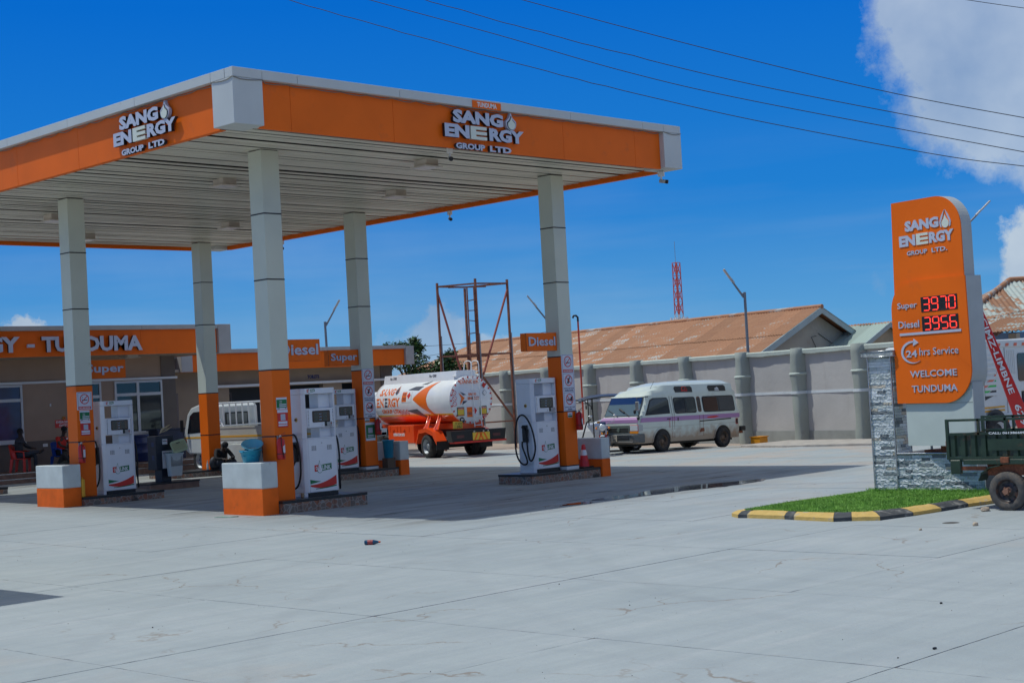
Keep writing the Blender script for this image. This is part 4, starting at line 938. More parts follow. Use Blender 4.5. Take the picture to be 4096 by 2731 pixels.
dd_ = MB(); dd_.box((0, -.06, 0), (.08, .02, 2.5)).box((.82, -.06, 0), (.9, .02, 2.5)).box((.08, -.06, 2.42), (.82, .02, 2.5)).box((.08, -.06, 1.9), (.82, .02, 1.97)).box((.08, -.06, .85), (.82, .02, .93)).box((.08, -.06, 0), (.82, .02, .08))
do = dd_.build('door', mat('door_frame', (.16, .13, .12), .5), to); do.location = (15.9, TY - .01, .3)
for z0, z1 in ((.08, .85), (.93, 1.9), (1.97, 2.42)): bx('pane', (.08, -.03, z0), (.82, -.02, z1), DGLASS, do)
bx('porch_slab', (14.4, 26.2, 0), (18.2, TY, .3), STEPT, to)

# ------------------------------------------------------------------ vehicle helpers
def wheel(p, x, y, z, r, w_, side, rim=STEEL, hubr=.5, tyre=TYRE, dirty=False, name='wheel'):
    """axle along local x; side=+1: outer face towards +x"""
    o = MB(); s = side
    o.lathe([(r * .60, s * (-w_ / 2)), (r * .9, s * (-w_ / 2)), (r, s * (-w_ * .36)), (r, s * (w_ * .36)), (r * .93, s * w_ / 2), (r * .72, s * w_ * .53), (r * .62, s * w_ * .46)], axis='x', n=36)
    t_ = o.build('tyre', tyre, None); 
    wh = MB(); h = hubr
    wh.lathe([(r * .625, s * w_ * .46), (r * .60, s * w_ * .42), (r * .56, s * w_ * .1), (r * h, s * w_ * .02), (r * .24, s * w_ * .12), (r * .22, s * w_ * .26), (r * .1, s * w_ * .3), (0, s * w_ * .3)], axis='x', n=32)
    W_ = wh.build(name, rim, p); W_.location = (x, y, z); t_.parent = W_
    for i in range(8):
        a = 2 * math.pi * i / 8; q = MB().cyl((s * w_ * .055, math.cos(a) * r * .42, math.sin(a) * r * .42), (s * w_ * .10, math.cos(a) * r * .42, math.sin(a) * r * .42), r * .06, n=8).build('rim_hole', BLACK, W_)
    for i in range(5):
        a = 2 * math.pi * i / 5; MB().cyl((s * w_ * .12, math.cos(a) * r * .17, math.sin(a) * r * .17), (s * w_ * .25, math.cos(a) * r * .17, math.sin(a) * r * .17), r * .028, n=6).build('wheel_nut', rim, W_)
    tr = MB(); nb = 40
    for i in range(nb):
        a = 2 * math.pi * i / nb
        for q in (-1, 1):
            c = math.cos(a + q * .04); d = math.sin(a + q * .04); tr.cyl((q * w_ * .05, c * r * .985, d * r * .985), (q * w_ * .38, math.cos(a) * r * .985, math.sin(a) * r * .985), r * .03, n=4)
    tr.build('tread', tyre, W_); return W_

# ------------------------------------------------------------------ white flatbed truck (heading +y)
ft = thing('flatbed_truck', 'white flatbed truck with tubular headboard rack parked behind the left columns', 'truck', (12.3, 17, zg(12.3, 17)))
TW = mat('truck_white', (.62, .64, .62), .4, var=.05, coat=.3, dirt=(.42, .37, .30), dscale=4, damt=.4, dthr=.62)
TB = mat('truck_beige', (.52, .50, .43), .5, var=.06, dirt=(.36, .30, .22), dscale=5, damt=.5, dthr=.6)
c_ = MB(); pf = [(2.02, .62), (3.55, .62), (3.78, .75), (3.82, 1.25), (3.58, 1.9), (3.35, 2.12), (2.9, 2.22), (2.3, 2.22), (2.06, 2.12)]
c_.prism(pf, 0, 1.72, 'x'); c_.build('cab', TW, ft, .05)
MB().prism([(2.62, 1.32), (3.60, 1.28), (3.42, 1.86), (3.2, 1.98), (2.66, 2.0)], -.006, .0, 'x').build('side_window', DGLASS, ft, .0)
bx('door_seam', (-.004, 2.55, .75), (.0, 2.56, 2.05), BLACK, ft); bx('reflective_stripe', (-.006, 2.05, 1.12), (0, 3.8, 1.18), mat('stripe_amber', (.70, .36, .04), .5), ft)
bx('rear_window', (.42, 2.012, 1.52), (1.3, 2.021, 1.92), BLACK, ft, c=.004); bx('rear_glass', (.46, 2.006, 1.56), (1.26, 2.013, 1.88), mat('see_glass', (.18, .2, .2), .1), ft); bx('window_bar', (.84, 2.0, 1.56), (.88, 2.012, 1.88), BLACK, ft)
for i in range(7): bx('pressed_rib', (.12 + .22 * i, 2.0, .9), (.24 + .22 * i, 2.021, 1.44), TW, ft, c=.008)
MB().tube([(-.05, 3.6, 1.0), (-.12, 3.7, 1.4), (-.12, 3.68, 1.7)], .012, 6).build('mirror_arm', BLACK, ft); bx('mirror', (-.22, 3.66, 1.35), (-.08, 3.7, 1.75), BLACK, ft, c=.02); bx('side_lamp', (-.02, 3.66, .98), (.03, 3.78, 1.1), mat('lamp_orange', (.8, .2, .05), .3), ft, c=.01)
bx('flatbed', (.0, -4.3, .98), (1.78, 1.95, 1.08), TB, ft); bx('side_board', (-.03, -3.6, 1.06), (.02, 1.95, 1.46), TB, ft, c=.008); bx('side_board', (1.76, -3.6, 1.06), (1.81, 1.95, 1.46), TB, ft, c=.008); bx('tail_board', (.02, -3.62, 1.06), (1.76, -3.57, 1.40), TB, ft)
bx('board_rail', (-.045, -3.6, 1.42), (.03, 1.95, 1.475), TB, ft); bx('reflective_stripe', (-.036, -3.6, 1.13), (-.03, 1.95, 1.19), MATS['stripe_amber'], ft); bx('red_strip', (-.037, -4.25, 1.2), (.0, -3.6, 1.28), REDPR, ft); bx('tail_end', (-.03, -4.3, 1.0), (1.8, -3.62, 1.2), TW, ft)
bx('sill_rail', (-.035, -4.2, .93), (.0, 1.95, 1.01), TW, ft)
for i in range(9): MB().tube([(-.03, -3.4 + .62 * i, .96), (-.06, -3.4 + .62 * i, .90), (-.02, -3.4 + .62 * i, .86)], .012, 5).build('rope_hook', WHITE, ft)
rk = MB(); rk.cyl((.0, 1.9, 2.22), (1.78, 1.9, 2.22), .032, n=8); rk.cyl((.0, 1.9, 1.5), (1.78, 1.9, 1.5), .026, n=8)
rk.build('rack_rail', WHITE, ft)
for i in range(8): MB().cyl((.02 + .247 * i, 1.9, 1.08), (.02 + .247 * i, 1.9, 2.22), .024, n=8).build('rack_post', WHITE, ft)
MB().cyl((.1, 1.4, 1.1), (.1, 1.88, 1.7), .022, n=8).build('rack_strut', WHITE, ft)
bx('chassis', (.45, -4.1, .6), (1.3, 3.5, .93), BLACK, ft)
for y_ in (-1.9, 3.0):
    for x_, s_ in ((.16, -1), (1.62, 1)): wheel(ft, x_, y_, .42, .42, .24, s_)
bx('fuel_tank', (.1, .4, .5), (.5, 1.2, .9), BLACK, ft, c=.04)

# ------------------------------------------------------------------ fuel tanker (heading local +y)
tk = thing('fuel_tanker', 'white and orange fuel tanker truck parked with its round rear end facing the pumps', 'truck', (21.03, 17.17, 0), R(-16))
TKO = mat('tanker_orange', (.86, .085, .012), .28, var=.05, coat=.4); TKW = mat('tanker_white', (.80, .81, .82), .25, var=.03, coat=.4)
RR, ZC, Y0, Y1 = .825, 1.96, -1.42, 4.92
def tp(ang, y, r=RR): return (r * math.sin(ang), y, ZC + r * math.cos(ang))
n_ = 64; shell_w = MB(); shell_o = MB(); shell_y = MB()
ys_ = [Y0, Y0 + .03, 0, 1.5, 3, 4.6, Y1 - .12, Y1]
def bandshell(b, a0, a1, k=40, r=RR, ys=ys_):
    vs_ = [];
    for y in ys:
        rr_ = r - (.03 if y == Y0 or False else 0) - (.08 if y == Y1 else 0)
        for i in range(k + 1): vs_.append(tp(a0 + (a1 - a0) * i / k, y, rr_))
    b.add(vs_, [(j * (k + 1) + i, (j + 1) * (k + 1) + i, (j + 1) * (k + 1) + i + 1, j * (k + 1) + i + 1) for j in range(len(ys) - 1) for i in range(k)], None, True)
A1 = R(121); A2 = R(125.5)
bandshell(shell_w, -A1, A1, 56); bandshell(shell_y, A1, A2, 2); bandshell(shell_y, -A2, -A1, 2); bandshell(shell_o, A2, 2 * math.pi - A2, 30)
shell_w.build('tank_shell', TKW, tk); shell_y.build('yellow_stripe', mat('stripe_yellow', (.85, .45, .02), .35), tk); shell_o.build('tank_belly', TKO, tk)
dsk = MB(); k_ = 56; dsk.add([tp(2 * math.pi * i / k_, Y0 - .0, RR - .0) for i in range(k_)] + [tp(2 * math.pi * i / k_, Y0 - .05, RR * .93) for i in range(k_)] + [(0, Y0 - .07, ZC)], [(i, (i + 1) % k_, (i + 1) % k_ + k_, i + k_) for i in range(k_)] + [(i + k_, (i + 1) % k_ + k_, 2 * k_) for i in range(k_)], None, True); dsk.build('rear_head', TKW, tk)
dk2 = MB(); dk2.add([tp(2 * math.pi * i / k_, Y1, RR - .08) for i in range(k_)] + [(0, Y1 + .1, ZC)], [((i + 1) % k_, i, k_) for i in range(k_)], None, True); dk2.build('front_head', TKW, tk)
MB().lathe([(RR * 1.0 + .012, 0), (RR * 1.0 + .012, .03)], org=(0, Y0 - .005, ZC), axis='y', n=56).build('rear_rim', TKW, tk).scale = (1, 1, 1)
for i in range(26):
    a = 2 * math.pi * (i + .5) / 26; c = tp(a, Y0 - .052, RR * .955); q = MB().box((-.026, -.004, -.034), (.026, 0, .034)).build('reflector', REDPR, tk); q.location = c; q.rotation_euler = (0, a, 0)
# curved side graphics (left side: local -x). u along -y (reading towards the rear), v up
def sidemap(u, v, d, y0=4.62, a0=0): 
    ang = -math.pi / 2 + (v - 1.96) / RR; return Vector(tp(ang, y0 - u, RR + .004 + d))
TKL = mat('tanker_letter', (.86, .16, .01), .4); DGR = mat('graphite_print', (.055, .06, .085), .4)
def side_text(s, y, z, w_, h, m, sh=0.): text(s, (0, 0, 0), (0, -1, 0), (0, 0, 1), w_, h, m, tk, depth=.003, bold=.035, shear=sh, curve=lambda a, b, c: sidemap(a, z + b, c, y), split=True)
side_text('SANG', 4.42, 2.26, 1.24, .29, TKL, .2); side_text('EN', 4.62, 1.83, .66, .33, TKL); side_text('E', 3.91, 1.83, .27, .33, DGR); side_text('RGY', 3.60, 1.83, 1.02, .33, TKL); side_text('GROUP', 4.22, 1.58, .88, .16, TKL); side_text('LTD.', 3.22, 1.58, .56, .16, TKL)
def side_poly(pts, m, name, d=.0):
    b = MB(); n = len(pts); b.add([sidemap(-0, z, d, y) for y, z in pts] + [sidemap(0, z, d + .003, y) for y, z in pts], [tuple(range(n)), tuple(range(2 * n - 1, n - 1, -1))]); b.build(name, m, tk)
def tri_grid(pts, m, name, k=8, d=0.):
    """curved patch of a polygon by scanline strips in z"""
    zs_ = [min(p[1] for p in pts) + (max(p[1] for p in pts) - min(p[1] for p in pts)) * i / k for i in range(k + 1)]; b = MB(); rows = []
    for z in zs_:
        z_ = min(max(z, zs_[0] + 1e-4), zs_[-1] - 1e-4); xs_ = []
        for i in range(len(pts)):
            (y0, a), (y1, c) = pts[i], pts[(i + 1) % len(pts)]
            if (a - z_) * (c - z_) < 0: xs_.append(y0 + (y1 - y0) * (z_ - a) / (c - a))
        xs_.sort(); rows.append((z_, xs_))
    for (z0, r0), (z1, r1) in zip(rows[:-1], rows[1:]):
        for j in range(0, min(len(r0), len(r1)) - 1, 2):
            b.add([sidemap(0, z0, .003 + d, r0[j]), sidemap(0, z0, .003 + d, r0[j + 1]), sidemap(0, z1, .003 + d, r1[j + 1]), sidemap(0, z1, .003 + d, r1[j])], [(0, 1, 2, 3)])
    return b.build(name, m, tk)
tri_grid([(1.52, 2.08), (.82, 2.45), (-.12, 2.80), (.30, 2.40), (.40, 2.08), (.30, 1.78), (-.25, 1.33), (.60, 1.68)], TKL, 'orange_arrow', 18)
tri_grid([(2.15, 2.42), (1.4, 2.62), (.52, 2.84), (1.15, 2.40)], DGR, 'grey_arrow', 10); tri_grid([(2.15, 1.70), (1.2, 1.72), (.50, 1.28)], DGR, 'grey_arrow', 10)
tri_grid(drop(2.93, 2.27, .22, .40, 10), DGR, 'drop_core', 14); 
for sgn in (-1, 1): tri_grid([(2.93 - .04 * sgn, 2.72), (2.93 + sgn * .12, 2.5), (2.93 + sgn * .16, 2.34), (2.93 + sgn * .13, 2.34), (2.93 + sgn * .09, 2.5)], TKL, 'drop_flame', 8)
tri_grid([(2.42, 1.98), (1.62, 1.98), (1.62, 2.38), (2.42, 2.38)], WHITE, 'hazard_plate', 6, .001); tri_grid([(2.4, 2.0), (2.02, 2.0), (2.02, 2.36), (2.4, 2.36)], TKL, 'hazard_field', 6, .003); tri_grid([(1.83, 2.09), (1.67, 2.22), (1.83, 2.35), (1.99, 2.22)], REDPR, 'hazard_diamond', 6, .003)
text('1203', (0, 0, 0), (0, -1, 0), (0, 0, 1), .3, .1, DGR, tk, depth=.002, curve=lambda a, b, c: sidemap(a, 2.06 + b, c + .006, 2.36)); text('3YE', (0, 0, 0), (0, -1, 0), (0, 0, 1), .26, .1, DGR, tk, depth=.002, curve=lambda a, b, c: sidemap(a, 2.22 + b, c + .006, 2.36))
for i in range(3):
    yy = 2.62 - .27 * i; b = MB(); k_ = 20
    vs_ = [sidemap(0, 1.60 + .11 * math.sin(2 * math.pi * j / k_), .004, yy + .12 * math.cos(2 * math.pi * j / k_)) for j in range(k_)] + [sidemap(0, 1.60 + .088 * math.sin(2 * math.pi * j / k_), .004, yy + .097 * math.cos(2 * math.pi * j / k_)) for j in range(k_)]
    b.add(vs_, [(j, (j + 1) % k_, (j + 1) % k_ + k_, j + k_) for j in range(k_)]); b.add([sidemap(0, 1.60 + v_, .005, yy + u_) for u_, v_ in ((.07, .09), (.09, .07), (-.07, -.09), (-.09, -.07))], [(0, 1, 2, 3)]); b.build('prohibition_ring', REDPR, tk)
# coaming along the top
MB().prism([(-.42, 2.66), (.42, 2.66), (.36, 2.99), (-.36, 2.99)], Y0 + .25, 4.75, 'y').build('top_coaming', TKW, tk, .01)
text('No 3700', (-.395, 4.2, 2.82), (0, -1, 0), (.16, 0, .98), .55, .1, DGR, tk, depth=.004, bold=0); text('No 4200', (-.395, .9, 2.82), (0, -1, 0), (.16, 0, .98), .55, .1, DGR, tk, depth=.004, bold=0)
for sx in (-1, 1): MB().cyl((sx * .44, Y0 + .1, 2.80), (sx * .44, Y0 + .38, 2.80), .03, n=8).build('vent_pipe', TKW, tk)
# rear head graphics, plane y = Y0-.075 facing -y
YR = Y0 - .078
def rp_(s, x, z, w_, h, m, b_=.03): text(s, (x, YR, z), XX, ZZ, w_, h, m, tk, depth=.003, bold=b_)
rp_('DANGER', -.42, 2.52, .72, .14, TKL, .0); rp_('SANG', -.12, 2.11, .3, .085, TKL); rp_('EN', -.15, 1.96, .15, .1, TKL); rp_('E', .015, 1.96, .055, .1, DGR); rp_('RGY', .085, 1.96, .22, .1, TKL); rp_('RHD', .40, 1.33, .15, .08, REDPR); rp_('80', -.46, 1.26, .1, .075, WHITE)
poly2(circ(-.41, 1.285, .095, 20), (0, YR + .006, 0), XX, ZZ, .004, BLACK, tk, 'speed_disc'); rp_('80', -.455, 1.255, .09, .065, WHITE)
poly2([(-.50, 2.22), (-.27, 2.03), (-.46, 1.80), (-.40, 2.03)], (0, YR, 0), XX, ZZ, .003, TKL, tk, 'orange_arrow'); poly2([(-.44, 2.25), (-.20, 2.14), (-.33, 2.13)], (0, YR, 0), XX, ZZ, .003, DGR, tk, 'grey_arrow'); poly2([(-.38, 1.80), (-.17, 1.92), (-.33, 1.93)], (0, YR, 0), XX, ZZ, .003, DGR, tk, 'grey_arrow')
for z_ in (2.22, 2.03, 1.84):
    poly2(circ(-.66, z_, .078, 18), (0, YR + .012, 0), XX, ZZ, .002, REDPR, tk, 'prohibition_ring'); poly2(circ(-.66, z_, .062, 18), (0, YR + .0095, 0), XX, ZZ, .002, TKW, tk, 'ring_face'); poly2([(-.70, z_ + .045), (-.71, z_ + .035), (-.62, z_ - .045), (-.61, z_ - .035)], (0, YR + .007, 0), XX, ZZ, .002, REDPR, tk, 'ring_bar')
for x_, z_, m_ in ((.50, 2.44, REDPR), (.52, 2.18, WHITE)): poly2([(x_, z_ - .11), (x_ + .085, z_), (x_, z_ + .11), (x_ - .085, z_)], (0, YR + .004, 0), XX, ZZ, .003, DGR, tk, 'diamond_edge'); poly2([(x_, z_ - .098), (x_ + .075, z_), (x_, z_ + .098), (x_ - .075, z_)], (0, YR, 0), XX, ZZ, .003, m_, tk, 'diamond')
YEL = mat('plate_yellow', (.75, .50, .05), .45)
for x_ in (-.58, .30): bx('danger_card', (x_, YR - .002, 1.42), (x_ + .27, YR + .02, 1.72), GREEN, tk); bx('card_face', (x_ + .02, YR - .004, 1.46), (x_ + .25, YR - .002, 1.64), YEL, tk); bx('card_header', (x_ + .02, YR - .004, 1.64), (x_ + .25, YR - .002, 1.70), REDPR, tk); bx('card_footer', (x_ + .02, YR - .004, 1.43), (x_ + .25, YR - .002, 1.455), REDPR, tk); text('TAHADHARI', (x_ + .035, YR - .0045, 1.655), XX, ZZ, .2, .03, WHITE, tk, depth=.001)
bx('hazard_plate', (-.22, YR, 1.36), (.22, YR + .02, 1.72), WHITE, tk); bx('hazard_field', (-.21, YR - .002, 1.37), (0, YR, 1.71), TKL, tk); rp_('1203', -.2, 1.44, .18, .1, DGR); poly2([(.1, 1.46), (.18, 1.58), (.1, 1.70), (.02, 1.58)], (0, YR - .003, 0), XX, ZZ, .003, REDPR, tk, 'hazard_diamond')
# ladder
lad = MB(); 
for x_ in (.02, .30):
    lad.tube([(x_, YR - .08, 1.02), (x_, YR - .08, 3.15), (x_, YR - .02, 3.27), (x_, YR + .12, 3.3), (x_, YR + .3, 3.3), (x_, YR + .45, 3.25), (x_, YR + .5, 3.0)], .018, 6)
lo_ = lad.build('ladder', WHITE, tk)
for i in range(7): MB().cyl((.02, YR - .08, 1.08 + .31 * i), (.30, YR - .08, 1.08 + .31 * i), .014, n=6).build('rung', WHITE, lo_)
# frame, box, mudguards, bumper
bx('chassis', (-.4, Y0 - .2, .72), (.4, 6.6, .98), BLACK, tk); bx('sub_frame', (-.45, Y0 - .0, .98), (.45, 5.0, 1.18), TKO, tk)
ob = bx('operation_box', (-1.05, 1.05, .52), (-.45, 3.2, 1.16), TKO, tk, c=.01); text('OPERATION BOX', (-1.052, 2.75, .77), (0, -1, 0), ZZ, .95, .11, WHITE, ob, depth=.004, bold=.03)
for y_ in (3.0, 2.4, 2.1, 1.4): bx('hinge', (-1.07, y_, .95), (-1.045, y_ + .05, 1.14), TKO, ob)
for y_ in (2.65, 1.75): bx('latch', (-1.085, y_, .98), (-1.05, y_ + .16, 1.03), TKO, ob)
for y_ in (.55, -.25):
    MB().tube([(-.95, y_ - .2, 1.0), (-.62, y_, 1.6), (-.58, y_ + .05, 1.55)], .03, 4).build('tank_bracket', TKO, tk); MB().add([(-.9, y_ + .12, .98), (-.9, y_ - .35, .98), (-.60, y_ - .1, 1.5)], [(0, 1, 2)]).build('gusset', TKO, tk)
for s in (-1, 1):
    mg = MB(); prf = [(.80, .50), (.52, .98), (-.05, 1.03), (-.55, .90), (-.85, .58)]
    for (a, b), (c, d) in zip(prf[:-1], prf[1:]): mg.add([(s * .72, a, b), (s * 1.12, a, b), (s * 1.12, c, d), (s * .72, c, d), (s * .72, a, b + .02), (s * 1.12, a, b + .02), (s * 1.12, c, d + .02), (s * .72, c, d + .02)], [(0, 1, 2, 3), (7, 6, 5, 4), (1, 5, 6, 2), (0, 3, 7, 4), (0, 4, 5, 1), (3, 2, 6, 7)])
    mg.add([(s * 1.12, a, b - .12) for a, b in prf] + [(s * 1.12, a, b + .01) for a, b in prf], [(i, i + 1, i + 6, i + 5) for i in range(4)]); mg.build('mudguard', TKO, tk)
    bx('mud_flap', (s * .62, -.80, .28), (s * 1.1, -.77, .62), RUBBER, tk)
    wheel(tk, s * .98, 0, .41, .41, .26, s); wheel(tk, s * .70, 0, .41, .41, .26, s); wheel(tk, s * .95, 4.35, .41, .41, .26, s)
MB().cyl((-.7, 0, .41), (.7, 0, .41), .1, n=10).build('axle', BLACK, tk)
MB().lathe([(0, 0), (.16, 0), (.16, .6), (0, .6)], org=(-.5, .9, .95), axis=(1, 0, 0), n=16).build('valve_pipe', TKO, tk)
bp = thing_parent = MB(); bp.prism([(-1.02, .55), (1.02, .55), (1.08, .93), (-1.08, .93)], YR - .38, YR - .02, 'y'); bo = bp.build('rear_bumper', BLACK, tk, .02)
bx('red_bar', (-.95, YR - .42, .50), (1.05, YR - .02, .56), REDPR, bo); bx('chevron_panel', (-.24, YR - .392, .58), (.42, YR - .38, .84), YEL, bo)
for i in range(4):
    x_ = -.2 + .16 * i; d_ = .12 if i < 2 else -.12; poly2([(x_, .585), (x_ + .07, .585), (x_ + .07 + d_, .835), (x_ + d_, .835)], (0, YR - .393, 0), XX, ZZ, .002, TKL, bo, 'chevron')
for x_ in (-.85, .55): bx('tail_lamp', (x_, YR - .39, .68), (x_ + .28, YR - .378, .78), mat('lamp_smoke', (.12, .05, .05), .2), bo)
for x_ in (-.18, .18, .36): MB().cyl((x_, YR - .4, .87), (x_, YR - .36, .87), .035, n=12).build('marker_lamp', CHROME, bo)
pl_ = bx('number_plate', (-.78, YR - .02, 1.00), (-.42, YR, 1.24), YEL, tk, c=.004); text('T 559', (-.70, YR - .021, 1.13), XX, ZZ, .25, .085, BLACK, pl_, depth=.002, bold=.0); text('DBZ', (-.63, YR - .021, 1.02), XX, ZZ, .18, .085, BLACK, pl_, depth=.002, bold=.0)
# cab of the tanker
cb2 = MB(); cb2.prism([(5.35, .62), (6.95, .62), (7.05, .8), (7.02, 1.4), (6.85, 2.25), (6.6, 2.42), (5.6, 2.42), (5.35, 2.3)], -1.0, 1.0, 'x'); cb2.build('cab', TKW, tk, .06); bx('air_duct', (-.95, 5.15, 1.0), (-.78, 5.35, 2.0), BLACK, tk, c=.03)
MB().prism([(5.7, 1.5), (6.85, 1.45), (6.7, 2.15), (5.7, 2.2)], -1.006, -1.0, 'x').build('side_window', DGLASS, tk); MB().tube([(-1.0, 5.2, .75), (-.95, 5.0, .85), (-.8, 4.98, 1.15), (-.55, 5.0, 1.2)], .02, 6).build('air_hose', WHITE, tk); bx('engine_block', (-.6, 5.0, .5), (.6, 5.35, 1.1), BLACK, tk)
bx('air_tank', (-.9, 3.5, .45), (-.5, 4.0, .8), BLACK, tk, c=.08)

# ------------------------------------------------------------------ minivan (local: heading -x, near side is -y)
VW = mat('van_white', (.60, .66, .60), .35, var=.05, coat=.4, dirt=(.30, .17, .09), dscale=2.2, damt=.25, dthr=.62)
LILAC = mat('lilac_stripe', (.40, .22, .42), .45, dirt=(.55, .12, .06), dscale=7, damt=.6, dthr=.68)
def add_mud(m, z0, z1):
    nt = m.node_tree; n = nt.nodes.new; l = nt.links.new; b = nt.nodes['Principled BSDF']
    src = b.inputs['Base Color'].links[0].from_socket
    g = n('ShaderNodeNewGeometry'); s = n('ShaderNodeSeparateXYZ'); l(g.outputs['Position'], s.inputs[0])
    t = n('ShaderNodeTexNoise'); t.inputs['Scale'].default_value = 5; t.inputs['Detail'].default_value = 8; l(g.outputs['Position'], t.inputs['Vector'])
    a = n('ShaderNodeMath'); a.operation = 'MULTIPLY_ADD'; l(t.outputs['Fac'], a.inputs[0]); a.inputs[1].default_value = -.6; l(s.outputs['Z'], a.inputs[2])
    r = n('ShaderNodeMapRange'); l(a.outputs[0], r.inputs[0]); r.inputs[1].default_value = z0 - .3; r.inputs[2].default_value = z1 - .3; r.inputs[3].default_value = .8; r.inputs[4].default_value = 0
    m_ = n('ShaderNodeMix'); m_.data_type = 'RGBA'; l(r.outputs[0], m_.inputs[0]); l(src, m_.inputs[6]); m_.inputs[7].default_value = (.33, .20, .11, 1); l(m_.outputs[2], b.inputs['Base Color'])
add_mud(VW, .42, .72)
va = thing('minivan', 'white high roof minivan with a lilac stripe and muddy sills parked by the perimeter wall', 'van', (21.85, 8.42, zg(21.85, 8.4)), R(-4)); va.rotation_euler = (0, R(.9), R(-4))
# x=0 front axle, +x towards rear; body from -1.05 to 3.75; y=0 near side, y=1.69 far side
HW = .845; YC = HW
def hw(z): 
    T = [(.30, .80), (.55, .835), (1.12, .845), (1.74, .745), (1.80, .755), (2.10, .66), (2.19, .5), (2.235, .25), (2.245, 0)]
    for (a, b), (c, d) in zip(T[:-1], T[1:]):
        if z <= c: return b + (d - b) * (max(z, a) - a) / (c - a)
    return 0
def zroof(x):
    T = [(-1.06, .98), (-1.0, 1.10), (-.96, 1.14), (-.62, 1.79), (-.48, 1.88), (.0, 2.07), (.6, 2.19), (1.4, 2.235), (2.6, 2.245), (3.4, 2.225), (3.62, 2.12), (3.74, 1.8), (3.80, 1.2), (3.78, .9)]
    for (a, b), (c, d) in zip(T[:-1], T[1:]):
        if x <= c: return b + (d - b) * (max(x, a) - a) / (c - a)
    return T[-1][1]
st_x = [-1.06, -1.03, -1.0, -.96, -.85, -.73, -.62, -.48, -.25, 0, .3, .6, .9, 1.4, 2, 2.6, 3.1, 3.4, 3.55, 3.62, 3.70, 3.74, 3.78]
lev = [.30, .45, .62, .85, 1.0, 1.12, 1.3, 1.5, 1.74, 1.80, 1.95, 2.10, 2.17, 2.21, 2.235, 2.245]
vb = MB(); rows = []
for x in st_x:
    zr = zroof(x); fx = 1 - (.05 if x < -1.0 else .03 if x < -.9 else 0) - (.03 if x > 3.7 else 0); row = []
    for z in lev:
        zz = min(z, zr); row.append((x, (hw(z) if z <= zr else hw(z) if z - zr < .001 else max(0, hw(zr) - (hw(zr) * min(1, (z - zr) / max(.01, 2.245 - zr))))) * fx, zz))
    rows.append([(a, YC - b, c) for a, b, c in row] + [(a, YC + b, c) for a, b, c in row[::-1]])
m_ = len(rows[0]); vb.add([p for r_ in rows for p in r_], [(i * m_ + j, (i + 1) * m_ + j, (i + 1) * m_ + j + 1, i * m_ + j + 1) for i in range(len(rows) - 1) for j in range(m_ - 1)], None, True)
vb.add(rows[0], [tuple(range(m_))]); vb.add(rows[-1], [tuple(range(m_ - 1, -1, -1))])
vbo = vb.build('body', VW, va)
md_ = vbo.modifiers.new('edge', 'EDGE_SPLIT'); md_.split_angle = R(38)
def vside(pts, m, name, lift=.006, par=None):
    """panel on the near side surface"""
    return MB().add([(x, YC - hw(z) - lift, z) for x, z in pts] + [(x, YC - hw(z) - lift - .003, z) for x, z in pts], [tuple(range(len(pts))), tuple(range(2 * len(pts) - 1, len(pts) - 1, -1))] + [(i, i + len(pts), (i + 1) % len(pts) + len(pts), (i + 1) % len(pts)) for i in range(len(pts))]).build(name, m, par or va)
vside([(-.98, .96), (3.79, .96), (3.79, 1.10), (-.92, 1.10)], LILAC, 'lilac_stripe', .003)
gk = BLACK
vside([(-.74, 1.17), (.42, 1.20), (.42, 1.62), (.36, 1.71), (-.28, 1.71), (-.44, 1.65)], gk, 'window_rubber', .004); vside([(-.66, 1.20), (.38, 1.22), (.38, 1.61), (.34, 1.68), (-.26, 1.68), (-.41, 1.62)], TGLASS, 'front_door_window', .009)
for a, b, nm in ((.64, 1.70, 'sliding_door_window'), (2.02, 3.60, 'rear_side_window')):
    vside(rrect(a, 1.18, b, 1.70, .09), gk, 'window_rubber', .004); vside(rrect(a + .03, 1.21, b - .03, 1.67, .07), TGLASS, nm, .009); vside([((a + b) / 2 - .01, 1.21), ((a + b) / 2 + .01, 1.21), ((a + b) / 2 + .01, 1.67), ((a + b) / 2 - .01, 1.67)], gk, 'window_bar', .013)
vside([(2.06, 1.22), (2.75, 1.22), (2.75, 1.66), (2.06, 1.66)], mat('brown_curtain', (.05, .02, .012), .25), 'curtain', .0135)
vside(rrect(1.76, 1.20, 1.94, 1.70, .07), mat('rust_rubber', (.16, .08, .05), .7), 'window_rubber', .004); vside(rrect(1.785, 1.23, 1.915, 1.66, .05), mat('taped_glass', (.05, .045, .04), .3, var=.6, vscale=16), 'quarter_window', .009)
for a, b in ((.80, 1.62), (2.42, 3.26)):
    vside([(a, 1.86), (b, 1.85), (b + .02, 2.0), (b - .05, 2.05), (a + .03, 2.05), (a - .03, 1.99)], gk, 'roof_window', .006)
